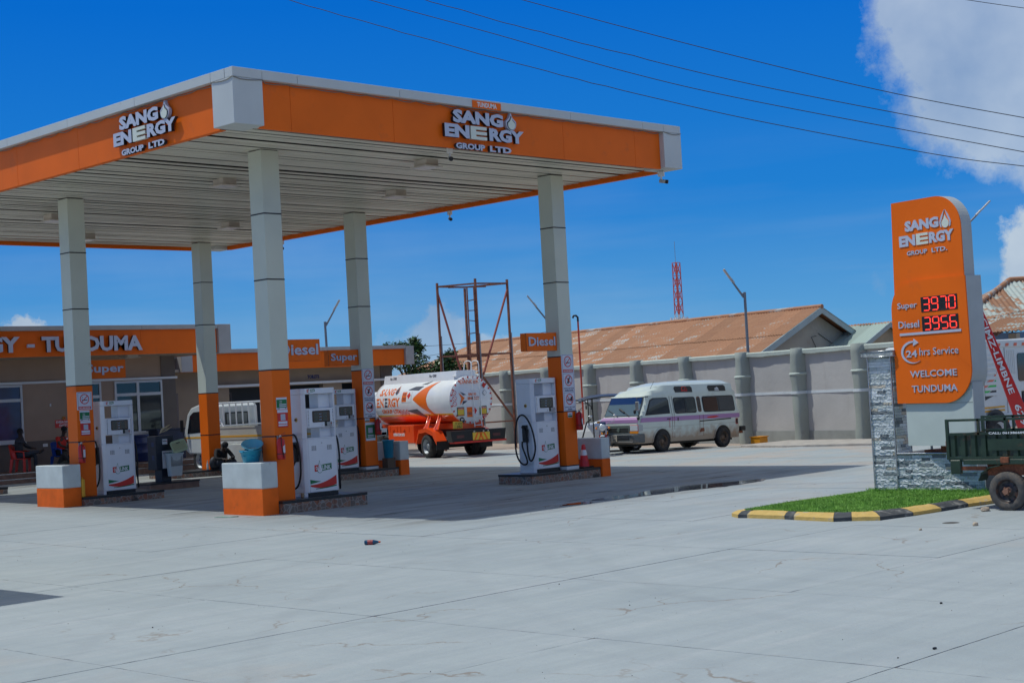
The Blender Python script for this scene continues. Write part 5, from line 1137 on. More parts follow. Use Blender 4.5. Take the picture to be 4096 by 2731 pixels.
# flat marks on the roof windows
nrm = Vector((0, -(2.10 - 1.80), -.095)).normalized(); upv = Vector((0, .095, .30)).normalized()
def rw(x, z, l=.011): return (x, YC - hw(z) - l, z)
text('SPEED', rw(1.10, 1.885), XX, upv, .30, .055, REDPR, va, depth=.002, bold=.03)
g_ = MB(); o_ = Vector(rw(1.25, 1.945, .012))
for i in range(7): a = R(200 - 36 * i + 0) ; p = o_ + XX * math.cos(R(180 - 30 * i)) * .12 + upv * math.sin(R(180 - 30 * i)) * .095; q = o_ + XX * math.cos(R(180 - 30 * i - 22)) * .12 + upv * math.sin(R(180 - 30 * i - 22)) * .095; g_.tube([p, q], .011, 4)
g_.tube([o_, o_ + XX * .07 + upv * .05], .008, 4); g_.build('speed_dial_print', REDPR, va)
b_ = MB(); o_ = Vector(rw(2.74, 1.92, .011))
for i, (x0, h0) in enumerate(((0, .035), (.05, .065), (.10, .10))):
    P = [o_ + XX * (x0) + upv * (h0), o_ + XX * (x0 + .035) + upv * (h0 + .016), o_ + XX * (.17), o_ + XX * (.17 - .03 - .028 * (2 - i) * .5)]
    P = [o_ + XX * x0 + upv * (h0 * .6), o_ + XX * (x0 + .032) + upv * (h0 * .6 + .022), o_ + XX * (x0 + .032 + h0 * .55 + .01), o_ + XX * (x0 + h0 * .55 - .018)]
    b_.add(P, [(0, 1, 2, 3)])
b_.build('three_bar_print', WHITE, va); text('adidas', rw(2.72, 1.875), XX, upv, .22, .045, WHITE, va, depth=.002, bold=.03)
# seams, handles, rail, flap, rust
def vline(x0, z0, x1, z1, w_, m, nm, l=.005):
    d = Vector((x1 - x0, 0, z1 - z0)).normalized(); px_, pz_ = -d.z * w_ / 2, d.x * w_ / 2
    vside([(x0 + px_, z0 + pz_), (x0 - px_, z0 - pz_), (x1 - px_, z1 - pz_), (x1 + px_, z1 + pz_)][::1], m, nm, l)
RUST = mat('rust_brown', (.22, .07, .03), .8, var=.4, vscale=30)
for x0, z0, x1, z1 in ((.50, .42, .50, 1.11), (.50, 1.13, .48, 1.74), (.60, .42, .60, 1.11), (.60, 1.13, .60, 1.74), (1.80, .5, 1.80, 1.10), (1.98, .42, 1.98, 1.11)): vline(x0, z0, x1, z1, .012, BLACK if z0 > 1 else RUST, 'panel_seam', .007)
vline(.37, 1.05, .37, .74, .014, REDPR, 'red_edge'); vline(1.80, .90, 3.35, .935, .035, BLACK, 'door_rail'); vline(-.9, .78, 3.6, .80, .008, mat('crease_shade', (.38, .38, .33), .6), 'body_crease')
vside(rrect(.24, 1.015, .42, 1.045, .012), BLACK, 'door_handle', .012); vside(rrect(.74, .95, .78, 1.06, .01), BLACK, 'door_handle', .012)
vside(rrect(3.58, .74, 3.70, .93, .02), REDPR, 'flap_edge', .005); vside(rrect(3.595, .755, 3.69, .915, .02), BLACK, 'fuel_filler', .009)
vside([(1.80, .55), (2.02, .57), (2.0, .68), (1.84, .67)], RUST, 'rust_patch', .004); vside([(2.15, 1.0), (2.5, .985), (2.75, 1.02), (2.6, 1.05), (2.35, 1.04), (2.2, 1.03)], REDPR, 'scuff', .007)
# wheel arches and wheels
for xa in (0, 2.92):
    arc = [(xa + .41 * math.cos(R(180 - 180 * i / 16)), .33 + .42 * math.sin(R(180 - 180 * i / 16))) for i in range(17)]
    vside([(xa - .41, .30)] + arc + [(xa + .41, .30)], BLACK, 'wheel_arch', .003)
    fl = MB(); fl.tube([(x, YC - hw(z) - .008, z) for x, z in arc], .02, 6); fl.build('arch_lip', VW, va)
VR = mat('van_rim', (.16, .11, .075), .6, .4, var=.3, vscale=12)
for xa in (0, 2.92):
    for yy, s_ in ((.05, -1), (1.62, 1)):
        W_ = wheel(va, xa, yy, .325, .325, .2, -1 if s_ < 0 else 1, rim=VR); W_.rotation_euler = (0, 0, R(90))
# front end. face plane x=-1.07
FX = -1.075
def vf(y0, z0, y1, z1, m, nm, d=.02, lift=0., par=None): return bx(nm, (FX - d - lift, y0, z0), (FX - lift, y1, z1), m, par or va, c=.004)
GRN = mat('grille_green', (.11, .14, .12), .5)
vf(.02, .955, 1.67, 1.06, LILAC, 'lilac_front', .004); MB().add([(-1.07, .03, 1.04), (-1.07, 1.66, 1.04), (-.97, 1.64, 1.13), (-.97, .05, 1.13)], [(0, 3, 2, 1)]).build('hood_slope', LILAC, va).location = (-.008, 0, .004)
vf(.05, .88, 1.64, .935, VW, 'front_lip', .01); vf(.34, .83, 1.35, .88, GRN, 'upper_grille', .02); gf = vf(.38, .655, 1.31, .825, GRN, 'grille_frame', .02)
for i in range(3): vf(.42, .665 + .05 * i, 1.27, .70 + .05 * i, BLACK, 'grille_slot', .006, .0205, gf)
MB().cyl((FX - .05, .845, .74), (FX - .02, .845, .74), .06, n=18).build('badge', GRN, gf)
HL = mat('headlamp_glass', (.55, .58, .60), .08, spec=.9)
for y0, y1 in ((.0, .36), (1.33, 1.69)):
    h_ = vf(y0, .69, y1, .895, REDPR, 'lamp_surround', .012); vf(y0 + .015, .705, y1 - .015, .88, HL, 'headlamp', .03, .0, h_); vf(y0, .625, y1, .69, mat('indicator_orange', (.75, .25, .02), .3), 'indicator', .03)
    bx('side_lamp_wrap', (FX - .005, -.0 if y0 == 0 else 1.69, .70), (FX + .2, .03 if y0 == 0 else 1.70, .88), mat('lamp_grey', (.4, .43, .44), .2), va)
bm_ = MB(); bm_.prism([(FX - .10, .12), (FX - .14, .35), (FX - .14, 1.34), (FX - .10, 1.57), (FX + .0, 1.72), (FX + .25, 1.73), (FX + .25, -.04), (FX, -.03)], .33, .61, 'z'); bo_ = bm_.build('front_bumper', mat('bumper_grey', (.10, .11, .11), .4, dirt=(.3, .2, .13), dscale=6, damt=.6, dthr=.55), va, .03)
bx('chrome_strip', (FX - .155, .12, .565), (FX - .13, 1.5, .60), CHROME, bo_, c=.005); bx('lower_slot', (FX - .147, .3, .44), (FX - .135, 1.4, .52), BLACK, bo_); bx('slat', (FX - .152, .3, .475), (FX - .14, 1.4, .49), CHROME, bo_); bx('under_chrome', (FX - .15, .15, .35), (FX - .13, 1.5, .385), mat('dull_chrome', (.45, .4, .35), .4, .6), bo_)
npp = bx('number_plate', (FX - .17, .80, .385), (FX - .155, 1.06, .585), mat('plate_dusty', (.55, .48, .38), .5), bo_)
for s, z_, y_, w_ in (('T379', .495, 1.02, .18), ('BLF', .40, .96, .13)): text(s, (FX - .1705, y_, z_), (0, -1, 0), ZZ, w_, .07, BLACK, npp, depth=.002, bold=0)
# windscreen
wsn = Vector((-.65, 0, .34)).normalized(); A_, B_ = Vector((-.955, 0, 1.15)), Vector((-.63, 0, 1.775)); up_ = (B_ - A_).normalized(); ln = (B_ - A_).length
WG = mat('windscreen_glass', (.10, .15, .17), .04, spec=1.)
def wpt(y, t, l=.006): return A_ + up_ * (ln * t) + wsn * l + YY * y
MB().add([wpt(*q) for q in ((.07, .02), (1.62, .02), (1.56, .97), (.13, .97))], [(0, 3, 2, 1)]).build('screen_rubber', BLACK, va)
MB().add([wpt(*q, .010) for q in ((.10, .05), (1.59, .05), (1.53, .94), (.16, .94))], [(0, 3, 2, 1)]).build('windscreen', WG, va); MB().add([wpt(*q, .013) for q in ((.135, .62), (1.555, .62), (1.53, .94), (.16, .94))], [(0, 3, 2, 1)]).build('sun_strip', mat('sunstrip_blue', (.01, .035, .12), .08), va)
wl_ = MB(); wl_.tube([wpt(.5, .02, .03), wpt(.95, .38, .03)], .012, 5); wl_.tube([wpt(1.0, .02, .03), wpt(1.5, .35, .03)], .012, 5); wl_.tube([wpt(.75, .2, .035), wpt(1.0, .38, .035)], .03, 5); wl_.build('wiper', BLACK, va)
sb = MB(); sb.tube([wpt(.4, .9, -.25) + Vector((.25, 0, -.25)), wpt(.7, .9, -.25) + Vector((.25, 0, -.25))], .05, 6); sb.build('steering_wheel', BLACK, va)
mr_ = MB(); mr_.tube([(-.55, .04, 1.74), (-.62, -.02, 1.76), (-1.0, .1, 1.73), (-1.02, .06, 1.6)], .012, 6); mr_.tube([(-1.0, .06, 1.34), (-1.03, -.02, 1.2), (-1.0, .02, 1.1)], .012, 6); mr_.build('mirror_arm', BLACK, va)
bx('wing_mirror', (-1.05, -.04, 1.34), (-1.01, .14, 1.62), mat('mirror_shell', (.45, .46, .47), .15, .8), va, c=.02); MB().sphere((-1.03, .17, 1.30), .06, 6, sc=(.4, 1, 1.2)).build('round_mirror', BLACK, va); MB().sphere((-1.03, .03, 1.09), .05, 6).build('mirror_foot', BLACK, va)
bx('rear_step', (3.80, .1, .42), (4.05, 1.5, .5), RUST, va, c=.01); bx('rear_step_plate', (3.9, .05, .5), (4.15, .5, .66), BLACK, va, c=.02); bx('underbody', (-.9, .3, .22), (3.7, 1.4, .45), BLACK, va); MB().tube([(-.15, .3, 2.0), (.05, .3, 2.25)], .006, 4).build('aerial', BLACK, va)
cr_ = thing('yellow_crate', 'small orange yellow crate on the ground behind the minivan rear wheel', 'crate', (25.9, 7.6, zg(25.9, 7.6))); MB().box((-.22, -.2, 0), (.22, .2, .34), c=.02).build('crate_box', mat('crate_yellow', (.72, .28, .01), .5), cr_); bx('crate_lid', (-.24, -.22, .34), (.24, .22, .37), MATS['crate_yellow'], cr_)
sb_ = MB(); r_ = random.Random(4); pts = [(23.6, 5.1), (24.3, 7.2), (26.8, 7.0), (26.6, 2.4), (24.2, 2.1)]
sb_.prism(pts, -.2, .04, 'z'); tag(sb_.build('concrete_apron', mat('apron_concrete', (.42, .38, .34), .9, var=.2, vscale=3, bump=.5, bscale=10), None, .02), 'low broken concrete slab in front of the wall right of the minivan', 'slab')

# ------------------------------------------------------------------ SUV behind the van
su = thing('parked_suv', 'white sport utility car with dark windows behind the right fuel pump column', 'car', (24.45, 10.55, zg(24.4, 10.5)), R(-6))
SW = mat('suv_white', (.66, .67, .67), .25, coat=.5)
def loft(prof_fn, hwfn, xs_, levs, yc, m, par, name, split=35):
    rows = []
    for x in xs_:
        zr, zb = prof_fn(x); row = []
        for t in levs: z = zb + (zr - zb) * t; row.append((x, hwfn(z, x) if t < 1 else 0, z))
        rows.append([(a, yc - b, c) for a, b, c in row] + [(a, yc + b, c) for a, b, c in row[::-1]])
    k = len(rows[0]); b = MB(); b.add([p for r_ in rows for p in r_], [(i * k + j, (i + 1) * k + j, (i + 1) * k + j + 1, i * k + j + 1) for i in range(len(rows) - 1) for j in range(k - 1)], None, True)
    b.add(rows[0], [tuple(range(k))]); b.add(rows[-1], [tuple(range(k - 1, -1, -1))]); o = b.build(name, m, par); q = o.modifiers.new('es', 'EDGE_SPLIT'); q.split_angle = R(split); return o
def interp(T, x):
    for (a, b), (c, d) in zip(T[:-1], T[1:]):
        if x <= c: return b + (d - b) * (max(x, a) - a) / (c - a)
    return T[-1][1]
TS = [(-2.3, .75), (-2.25, .95), (-1.3, 1.08), (-1.1, 1.12), (-.45, 1.52), (0, 1.60), (1.2, 1.60), (1.9, 1.52), (2.25, 1.1), (2.3, .8)]
sh = lambda z, x: interp([(.25, .84), (.7, .9), (1.02, .89), (1.50, .68), (1.56, .5), (1.62, .2)], z)
loft(lambda x: (interp(TS, x), .28), sh, [-2.3, -2.25, -1.8, -1.3, -1.1, -.8, -.45, 0, .6, 1.2, 1.6, 1.9, 2.1, 2.25, 2.3], [0, .15, .35, .55, .62, .7, .8, .9, .96, 1], .9, SW, su, 'body')
def sside(pts, m, name, l=.006): return MB().add([(x, .9 - sh(z, x) - l, z) for x, z in pts], [tuple(range(len(pts)))]).build(name, m, su)
sside([(-1.0, 1.04), (2.0, 1.06), (1.85, 1.38), (1.6, 1.47), (0, 1.49), (-.4, 1.44)], DGLASS, 'side_glass'); 
for x_ in (.0, 1.0): sside([(x_, 1.05), (x_ + .05, 1.05), (x_ + .03, 1.48), (x_ - .02, 1.48)], BLACK, 'pillar', .009)
for y_ in (.28, 1.5): MB().tube([(-.5, y_, 1.6), (0, y_, 1.66), (1.3, y_, 1.66), (1.7, y_, 1.6)], .02, 6).build('roof_rail', SW, su)
for x_ in (.5, -.6, 1.3): sside(rrect(x_, .92, x_ + .2, .95, .01), BLACK, 'door_handle', .01)
for x_ in (-1.4, 1.45):
    for y_, s_ in ((.06, -1), (1.7, 1)): W_ = wheel(su, x_, y_, .36, .36, .22, s_, rim=CHROME); W_.rotation_euler = (0, 0, R(90))
rl = MB(); r_ = random.Random(9)
for i in range(9): rl.tube([(24.3 + r_.uniform(-.7, .7), 11.2 + r_.uniform(-.3, .3), 1.72 + r_.uniform(-.04, .08)) for _ in range(4)], .035, 5)
for i, v in enumerate(rl.v): rl.v[i] = (v[0], v[1], max(1.56, v[2] - .06))
tag(rl.build('tarpaulin_roll', mat('tarp_green', (.20, .24, .19), .8, var=.3, vscale=9)), 'crumpled grey green tarpaulin lying on the roof of the white car', 'tarpaulin')

# ------------------------------------------------------------------ motorcycle and canopy tricycle
mc = thing('motorcycle', 'small motorcycle with round headlamp and red fork gaiters in front of the minivan', 'motorcycle', (20.25, 9.42, 0), R(35))
# local: heading -x
for x_, nm in ((-.66, 'front_wheel'), (.62, 'rear_wheel')):
    b = MB(); b.lathe([(.30, -.04), (.32, -.02), (.32, .02), (.30, .04), (.265, .03), (.265, -.03), (.30, -.04)], org=(x_, 0, .32), axis='y', n=28); wo = b.build(nm, TYRE, mc)
    MB().lathe([(.26, -.015), (.265, 0), (.26, .015), (.24, 0), (.26, -.015)], org=(x_, 0, .32), axis='y', n=28).build('rim', CHROME, wo); sp_ = MB()
    for i in range(12): a = 2 * math.pi * i / 12; sp_.cyl((x_, 0, .32), (x_ + .25 * math.cos(a), 0, .32 + .25 * math.sin(a)), .004, n=4)
    sp_.cyl((x_, -.05, .32), (x_, .05, .32), .05, n=10); sp_.build('spokes', CHROME, wo)
fk = MB()
for y_ in (-.09, .09): fk.cyl((-.66, y_, .32), (-.46, y_, .95), .025, n=8)
fk.build('fork', CHROME, mc)
for y_ in (-.09, .09): MB().lathe([(.03 + .008 * (i % 2), .022 * i) for i in range(9)], org=(-.60, y_, .50), axis=(.30, 0, .95), n=12).build('fork_gaiter', mat('gaiter_red', (.45, .02, .02), .6), mc)
bx('mudguard', (-.86, -.06, .62), (-.46, .06, .66), WHITE, mc, c=.01)
MB().lathe([(0, -.03), (.06, -.025), (.10, .0), (.10, .015), (.07, .07), (0, .09)], org=(-.66, 0, .90), axis='x', n=20).build('headlamp', HL, mc); MB().lathe([(.10, 0), (.11, .0), (.11, .02), (.10, .02)], org=(-.66, 0, .90), axis='x', n=20).build('headlamp_ring', CHROME, mc)
for y_ in (-.2, .2): MB().sphere((-.58, y_, .88), .035, 6).build('turn_signal', mat('signal_orange', (.85, .22, .02), .3), mc); MB().cyl((-.56, 0, .88), (-.58, y_, .88), .01, n=5).build('signal_stalk', CHROME, mc)
MB().tube([(-.30, -.36, 1.06), (-.38, -.25, 1.06), (-.45, -.08, .98), (-.45, .08, .98), (-.38, .25, 1.06), (-.30, .36, 1.06)], .012, 6).build('handlebar', CHROME, mc)
for y_ in (-.33, .33): MB().tube([(-.32, y_, 1.06), (-.36, y_ * 1.1, 1.22)], .006, 5).build('mirror_stem', CHROME, mc); MB().sphere((-.37, y_ * 1.15, 1.25), .05, 6, sc=(.4, 1.2, .8)).build('mirror', CHROME, mc)
MB().sphere((-.12, 0, .83), .2, 8, sc=(1.3, .7, .62)).build('fuel_tank', mat('tank_navy', (.015, .02, .05), .2), mc); bx('seat', (.08, -.12, .76), (.72, .12, .84), BLACK, mc, c=.03); bx('engine', (-.3, -.14, .3), (.2, .14, .62), STEEL, mc, c=.04); MB().tube([(-.2, -.15, .35), (.2, -.18, .28), (.8, -.18, .33)], .035, 8).build('exhaust', CHROME, mc)
fr_ = MB(); fr_.tube([(-.46, 0, .93), (-.2, 0, .5), (.25, 0, .35), (.62, 0, .32)], .022, 6); fr_.tube([(-.4, 0, .85), (.2, 0, .72), (.8, 0, .78)], .022, 6); fr_.build('frame', BLACK, mc); bx('instrument_cluster', (-.52, -.09, .99), (-.42, .09, 1.07), mat('cluster_blue', (.03, .06, .15), .3), mc, c=.015)
bx('rag_strip', (-.42, .1, 1.03), (-.25, .18, 1.09), mat('strap_orange', (.6, .25, .05), .7), mc)
rk_ = thing('canopy_tricycle', 'motor tricycle with a black roof canopy and two mirrors between car and minivan', 'tricycle', (22.45, 11.2, zg(22.5, 11.2)), R(-40))
rf = MB(); rows = []
for i in range(9):
    x = -1.0 + 2.0 * i / 8; rows.append([(x, -.62 + 1.24 * j / 6, 1.80 + .07 * math.sin(math.pi * j / 6) - .10 * (abs(x) ** 3) + .04 * math.sin(math.pi * i / 8)) for j in range(7)])
k = 7; vs_ = [p for r_ in rows for p in r_]; fs_ = [(i * k + j, (i + 1) * k + j, (i + 1) * k + j + 1, i * k + j + 1) for i in range(8) for j in range(6)]
rf.add(vs_, fs_); rf.add([(a, b, c - .03) for a, b, c in vs_], [f[::-1] for f in fs_]); rf.build('roof_canopy', mat('canopy_black', (.03, .035, .04), .35), rk_)
ps = MB()
for x_ in (-.55, .6):
    for y_ in (-.5, .5): ps.cyl((x_, y_, .5), (x_, y_, 1.80), .02, n=6)
ps.cyl((-.55, -.5, 1.5), (-.9, -.5, 1.78), .014, n=5); ps.cyl((.6, -.5, 1.5), (.9, -.5, 1.76), .014, n=5); ps.cyl((-.55, -.5, 1.55), (-.55, .5, 1.55), .014, n=5); ps.build('roof_post', BLACK, rk_)
for y_ in (-.6, .62): bx('mirror', (-.62, y_ - .07, 1.42), (-.58, y_ + .07, 1.56), BLACK, rk_, c=.02); MB().cyl((-.6, y_, 1.56), (-.6, y_, 1.78), .008, n=5).build('mirror_stem', BLACK, rk_)
bx('seat', (-.1, -.45, .75), (.7, .45, .95), BLACK, rk_, c=.05); bx('seat_back', (.7, -.45, .8), (.8, .45, 1.45), BLACK, rk_, c=.04); bx('tub', (-.3, -.5, .35), (1.0, .5, .72), mat('tub_blue', (.02, .05, .12), .4), rk_, c=.05)
for x_, y_ in ((-.95, 0), (.8, -.45), (.8, .45)): W_ = wheel(rk_, x_, y_, .24, .24, .1, -1); W_.rotation_euler = (0, 0, R(90))
MB().tube([(-.95, 0, .24), (-.7, 0, 1.0), (-.6, -.3, 1.1)], .025, 6).build('steering_column', BLACK, rk_)

# ------------------------------------------------------------------ perimeter wall
AZW = R(76.43); wd = Vector((math.cos(AZW), math.sin(AZW), 0)); wn = Vector((-wd.y, wd.x, 0)); W0 = Vector((27.59, 4.84, 0))
pw = thing('perimeter_wall', 'long grey plastered perimeter wall with rounded buttresses and a thin white band', 'wall', (27.59, 4.84, 0), AZW)
# local x along the wall, local y towards the yard (+y = wn)
cent = [-3.3, -.40, 2.52, 5.42, 8.66, 11.72, 14.95, 18.2, 21.55, 24.7, 27.8, 30.9, 34]
for i, (a, b) in enumerate(zip(cent[:-1], cent[1:])):
    # lumpy plaster bay
    k, h = 10, 8; vs_ = []; r_ = random.Random(i + 3)
    for ii in range(k + 1):
        for jj in range(h + 1):
            x = a + (b - a) * ii / k; z = -.3 + 3.25 * jj / h; vs_.append((x, .012 * math.sin(x * 2.1 + jj) + r_.uniform(-.006, .006), z))
    bay = MB(); bay.add(vs_, [(ii * (h + 1) + jj, (ii + 1) * (h + 1) + jj, (ii + 1) * (h + 1) + jj + 1, ii * (h + 1) + jj + 1) for ii in range(k) for jj in range(h)], None, True); bay.box((a, -.22, -.3), (b, -.02, 2.95)); bay.build('plaster_bay', PERIM, pw)
    cp_ = MB(); vs_ = []; k = 14
    for ii in range(k + 1):
        x = a + (b - a) * ii / k; w1 = .008 * math.sin(x * 3.1) + r_.uniform(-.006, .006); w2 = .012 * math.sin(x * 2.3 + 1) + r_.uniform(-.008, .008)
        vs_ += [(x, -.26, 2.90 + w2), (x, .13 + w1, 2.91 + w2), (x, .14 + w1, 3.03), (x, .10 + w1, 3.065), (x, -.26, 3.07)]
    cp_.add(vs_, [(ii * 5 + j, (ii + 1) * 5 + j, (ii + 1) * 5 + (j + 1) % 5, ii * 5 + (j + 1) % 5) for ii in range(k) for j in range(5)]); cp_.build('coping', COPING, pw)
    bx('white_band', (a, -.0, 1.545), (b, .022, 1.635), mat('band_white', (.62, .66, .68), .8, var=.05), pw); bx('plinth_course', (a, 0, -.3), (b, .03, .28), mat('plinth_grey', (.30, .31, .29), .9, var=.1), pw)
for i, c in enumerate(cent):
    r_ = random.Random(i * 5 + 1); pr = MB(); vs_ = []; k = 10; h = 14
    for jj in range(h + 1):
        z = -.3 + 3.40 * jj / h; wz = .20 + .012 * math.sin(z * 5 + i) + r_.uniform(-.006, .006); dz_ = .40 + .012 * math.sin(z * 4 + 2 * i)
        if abs(z - 2.2) < .13: wz += .03; dz_ += .03
        for ii in range(k + 1):
            t = math.pi * ii / k; vs_.append((c + wz * math.copysign(abs(math.cos(t)) ** .45, math.cos(t)) + .02 * math.sin(z * 2.2 + i * 1.7), dz_ * abs(math.sin(t)) ** .5, z))
    vs_.append((c, .1, 3.115)); q = len(vs_) - 1
    pr.add(vs_, [(jj * (k + 1) + ii, jj * (k + 1) + ii + 1, (jj + 1) * (k + 1) + ii + 1, (jj + 1) * (k + 1) + ii) for jj in range(h) for ii in range(k)] + [(h * (k + 1) + ii, h * (k + 1) + ii + 1, q) for ii in range(k)], None, True); bo_ = pr.build('buttress', PILAS, pw)
    bnd = MB(); vs_ = []
    for z, g in ((1.54, .01), (1.64, .01)):
        for ii in range(k + 1): t = math.pi * ii / k; vs_.append((c + (.215 + g) * math.copysign(abs(math.cos(t)) ** .45, math.cos(t)) + .02 * math.sin(z * 2.2 + i * 1.7), (.415 + g) * abs(math.sin(t)) ** .5, z))
    bnd.add(vs_, [(ii, ii + 1, ii + 1 + k + 1, ii + k + 1) for ii in range(k)]); bnd.build('white_band', MATS['band_white'], bo_)
    cap_ = MB(); vs_ = []
    for z, g in ((2.19, .0), (2.20, .035), (2.235, .035), (2.27, .0)):
        for ii in range(k + 1): t = math.pi * ii / k; vs_.append((c + (.22 + g) * math.copysign(abs(math.cos(t)) ** .45, math.cos(t)) + .02 * math.sin(z * 2.2 + i * 1.7), (.42 + g) * abs(math.sin(t)) ** .5, z))
    cap_.add(vs_, [(j * (k + 1) + ii, j * (k + 1) + ii + 1, (j + 1) * (k + 1) + ii + 1, (j + 1) * (k + 1) + ii) for j in range(3) for ii in range(k)]); cap_.build('collar', COPING, bo_)

# ------------------------------------------------------------------ corrugated roofs
def rust_mat(name, base, rust, thr, cont=.1, stretch=(3.2, .45, .45)):
    m = bpy.data.materials.new(name); m.use_nodes = True; nt = m.node_tree; n = nt.nodes.new; l = nt.links.new; b = nt.nodes['Principled BSDF']; b.inputs['Roughness'].default_value = .65
    tcn = n('ShaderNodeTexCoord'); oi = n('ShaderNodeObjectInfo')
    mp = n('ShaderNodeMapping'); mp.inputs['Scale'].default_value = stretch; l(tcn.outputs['Object'], mp.inputs[0])
    ad = n('ShaderNodeVectorMath'); ad.operation = 'ADD'; sc = n('ShaderNodeVectorMath'); sc.operation = 'SCALE'; sc.inputs[0].default_value = (17, 31, 11); l(oi.outputs['Random'], sc.inputs[3]); l(mp.outputs[0], ad.inputs[0]); l(sc.outputs[0], ad.inputs[1])
    t = n('ShaderNodeTexNoise'); t.inputs['Scale'].default_value = 1.3; t.inputs['Detail'].default_value = 8; t.inputs['Roughness'].default_value = .62; l(ad.outputs[0], t.inputs['Vector'])
    off = n('ShaderNodeMath'); off.operation = 'MULTIPLY_ADD'; l(oi.outputs['Random'], off.inputs[0]); off.inputs[1].default_value = .16; l(t.outputs['Fac'], off.inputs[2])
    r = n('ShaderNodeMapRange'); l(off.outputs[0], r.inputs[0]); r.inputs[1].default_value = thr; r.inputs[2].default_value = thr + cont
    t2 = n('ShaderNodeTexNoise'); t2.inputs['Scale'].default_value = 3; t2.inputs['Detail'].default_value = 6; l(ad.outputs[0], t2.inputs['Vector'])
    rr_ = n('ShaderNodeMix'); rr_.data_type = 'RGBA'; l(t2.outputs['Fac'], rr_.inputs[0]); rr_.inputs[6].default_value = (*rust[0], 1); rr_.inputs[7].default_value = (*rust[1], 1)
    mi = n('ShaderNodeMix'); mi.data_type = 'RGBA'; l(r.outputs[0], mi.inputs[0]); l(rr_.outputs[2], mi.inputs[6]); mi.inputs[7].default_value = (*base, 1)
    va_ = n('ShaderNodeMapRange'); l(oi.outputs['Random'], va_.inputs[0]); va_.inputs[3].default_value = .82; va_.inputs[4].default_value = 1.12
    fi = n('ShaderNodeVectorMath'); fi.operation = 'SCALE'; l(mi.outputs[2], fi.inputs[0]); l(va_.outputs[0], fi.inputs[3]); l(fi.outputs[0], b.inputs['Base Color']); return m
RUSTR = rust_mat('rusted_iron', (.42, .42, .39), ((.30, .115, .05), (.46, .23, .12)), .66)
GALV = rust_mat('galvanised_rusting', (.42, .47, .43), ((.42, .21, .11), (.30, .13, .065)), .545, .06, (2.5, .6, .6))
GALV2 = rust_mat('galvanised_green', (.33, .41, .36), ((.33, .16, .085), (.25, .11, .06)), .38, .06, (2.5, .6, .6))
def corr(parent, org, along, up, wid, length, m, name='roof_sheet', pitch=.15, amp=.022, cut=None, over=.06):
    """sheets of corrugated iron: org eave start, along = eave dir, up = slope dir (unit); cut(s)-> length at distance s"""
    along = Vector(along).normalized(); up = Vector(up).normalized(); nrm_ = along.cross(up); org = Vector(org); n_s = max(1, round(wid / .9)); sw_ = wid / n_s; share = {}
    for i in range(n_s):
        s0 = i * sw_; k = max(2, round(sw_ / pitch)) * 4; b = MB(); vs_ = []
        L0 = (length if cut is None else None)
        key = None if cut else 'a'
        if key in share:
            o = share[key].copy(); COL.objects.link(o)
        else:
            for j in range(k + 1):
                s = s0 * (cut is not None) + (sw_ + over) * j / k; Lh = length if cut is None else max(.02, cut(s0 + (sw_ + over) * j / k)); off = nrm_ * (amp * math.sin(2 * math.pi * j / 4))
                base_ = along * (s if cut is None else (sw_ + over) * j / k)
                vs_ += [base_ + off, base_ + off + up * Lh]
            b.add(vs_, [(2 * j, 2 * j + 2, 2 * j + 3, 2 * j + 1) for j in range(k)], None, True); o = b.build(name, m, parent)
            if key: share[key] = o
        o.location = org + along * s0 + nrm_ * (.012 * (i % 2)) + up * random.uniform(-.02, .02)
AZR = R(78); rd = Vector((math.cos(AZR), math.sin(AZR), 0)); rnr = Vector((-rd.y, rd.x, 0))   # rnr towards camera side
wh = thing('rusty_warehouse', 'long building with rusted corrugated iron gable roof behind the perimeter wall', 'building', (0, 0, 0))
AP = Vector((35.24, 11.14, 4.78)); hs_n = 3.9; drop_n = 1.97; LEN = 25.5
eav = AP + rnr * hs_n - ZZ * drop_n; upn = (AP - eav).normalized(); sl_len = (AP - eav).length
mid = eav + upn * (sl_len * .47)
corr(wh, eav - rd * .25, rd, upn, LEN + .25, sl_len * .5, RUSTR); corr(wh, mid - rd * .25 + rnr.cross(rd) * 0 + ZZ * .03, rd, upn, LEN + .25, sl_len * .53, RUSTR)
# hipped far end: triangle of sheets
eaf = AP - rnr * 3.2 - ZZ * 1.75; upf = (AP - eaf).normalized(); corr(wh, AP - rnr * 3.2 - ZZ * 1.75 + rd * LEN, -rd, upf, LEN + .25, (AP - eaf).length, RUSTR)
hipo = AP + rd * LEN; hipc = eav + rd * (LEN + 4.5)
hipt = MB(); hipt.add([hipo, eav + rd * LEN, hipc], [(0, 1, 2)]); hipt.add([hipo, hipc, eaf + rd * (LEN + 4.5)], [(0, 1, 2)]); hipt.build('hip_end', RUSTR, wh)
MB().tube([AP - rd * .3 + ZZ * .03, AP + rd * LEN + ZZ * .03], .09, 6).build('ridge_cap', RUSTR, wh)
GB = mat('gable_plaster', (.40, .39, .33), .9, var=.1, vscale=1.2, bump=.4, bscale=6, dirt=(.30, .17, .10), dscale=1.1, damt=.5, dthr=.58)
gw = MB(); gp = [AP - ZZ * .15 + rd * .25, eav - ZZ * .15 + rd * .25 - rnr * .0, eav + rd * .25 - ZZ * 2.8, eaf + rd * .25 - ZZ * 3, eaf + rd * .25 - ZZ * .15]; gw.add(gp + [p + rd * .25 for p in gp], [tuple(range(5)), tuple(range(9, 4, -1))] + [(i, i + 5, (i + 1) % 5 + 5, (i + 1) % 5) for i in range(5)]); gw.build('gable_wall', GB, wh)
TRIM = mat('trim_pale_blue', (.36, .45, .45), .6, var=.08)
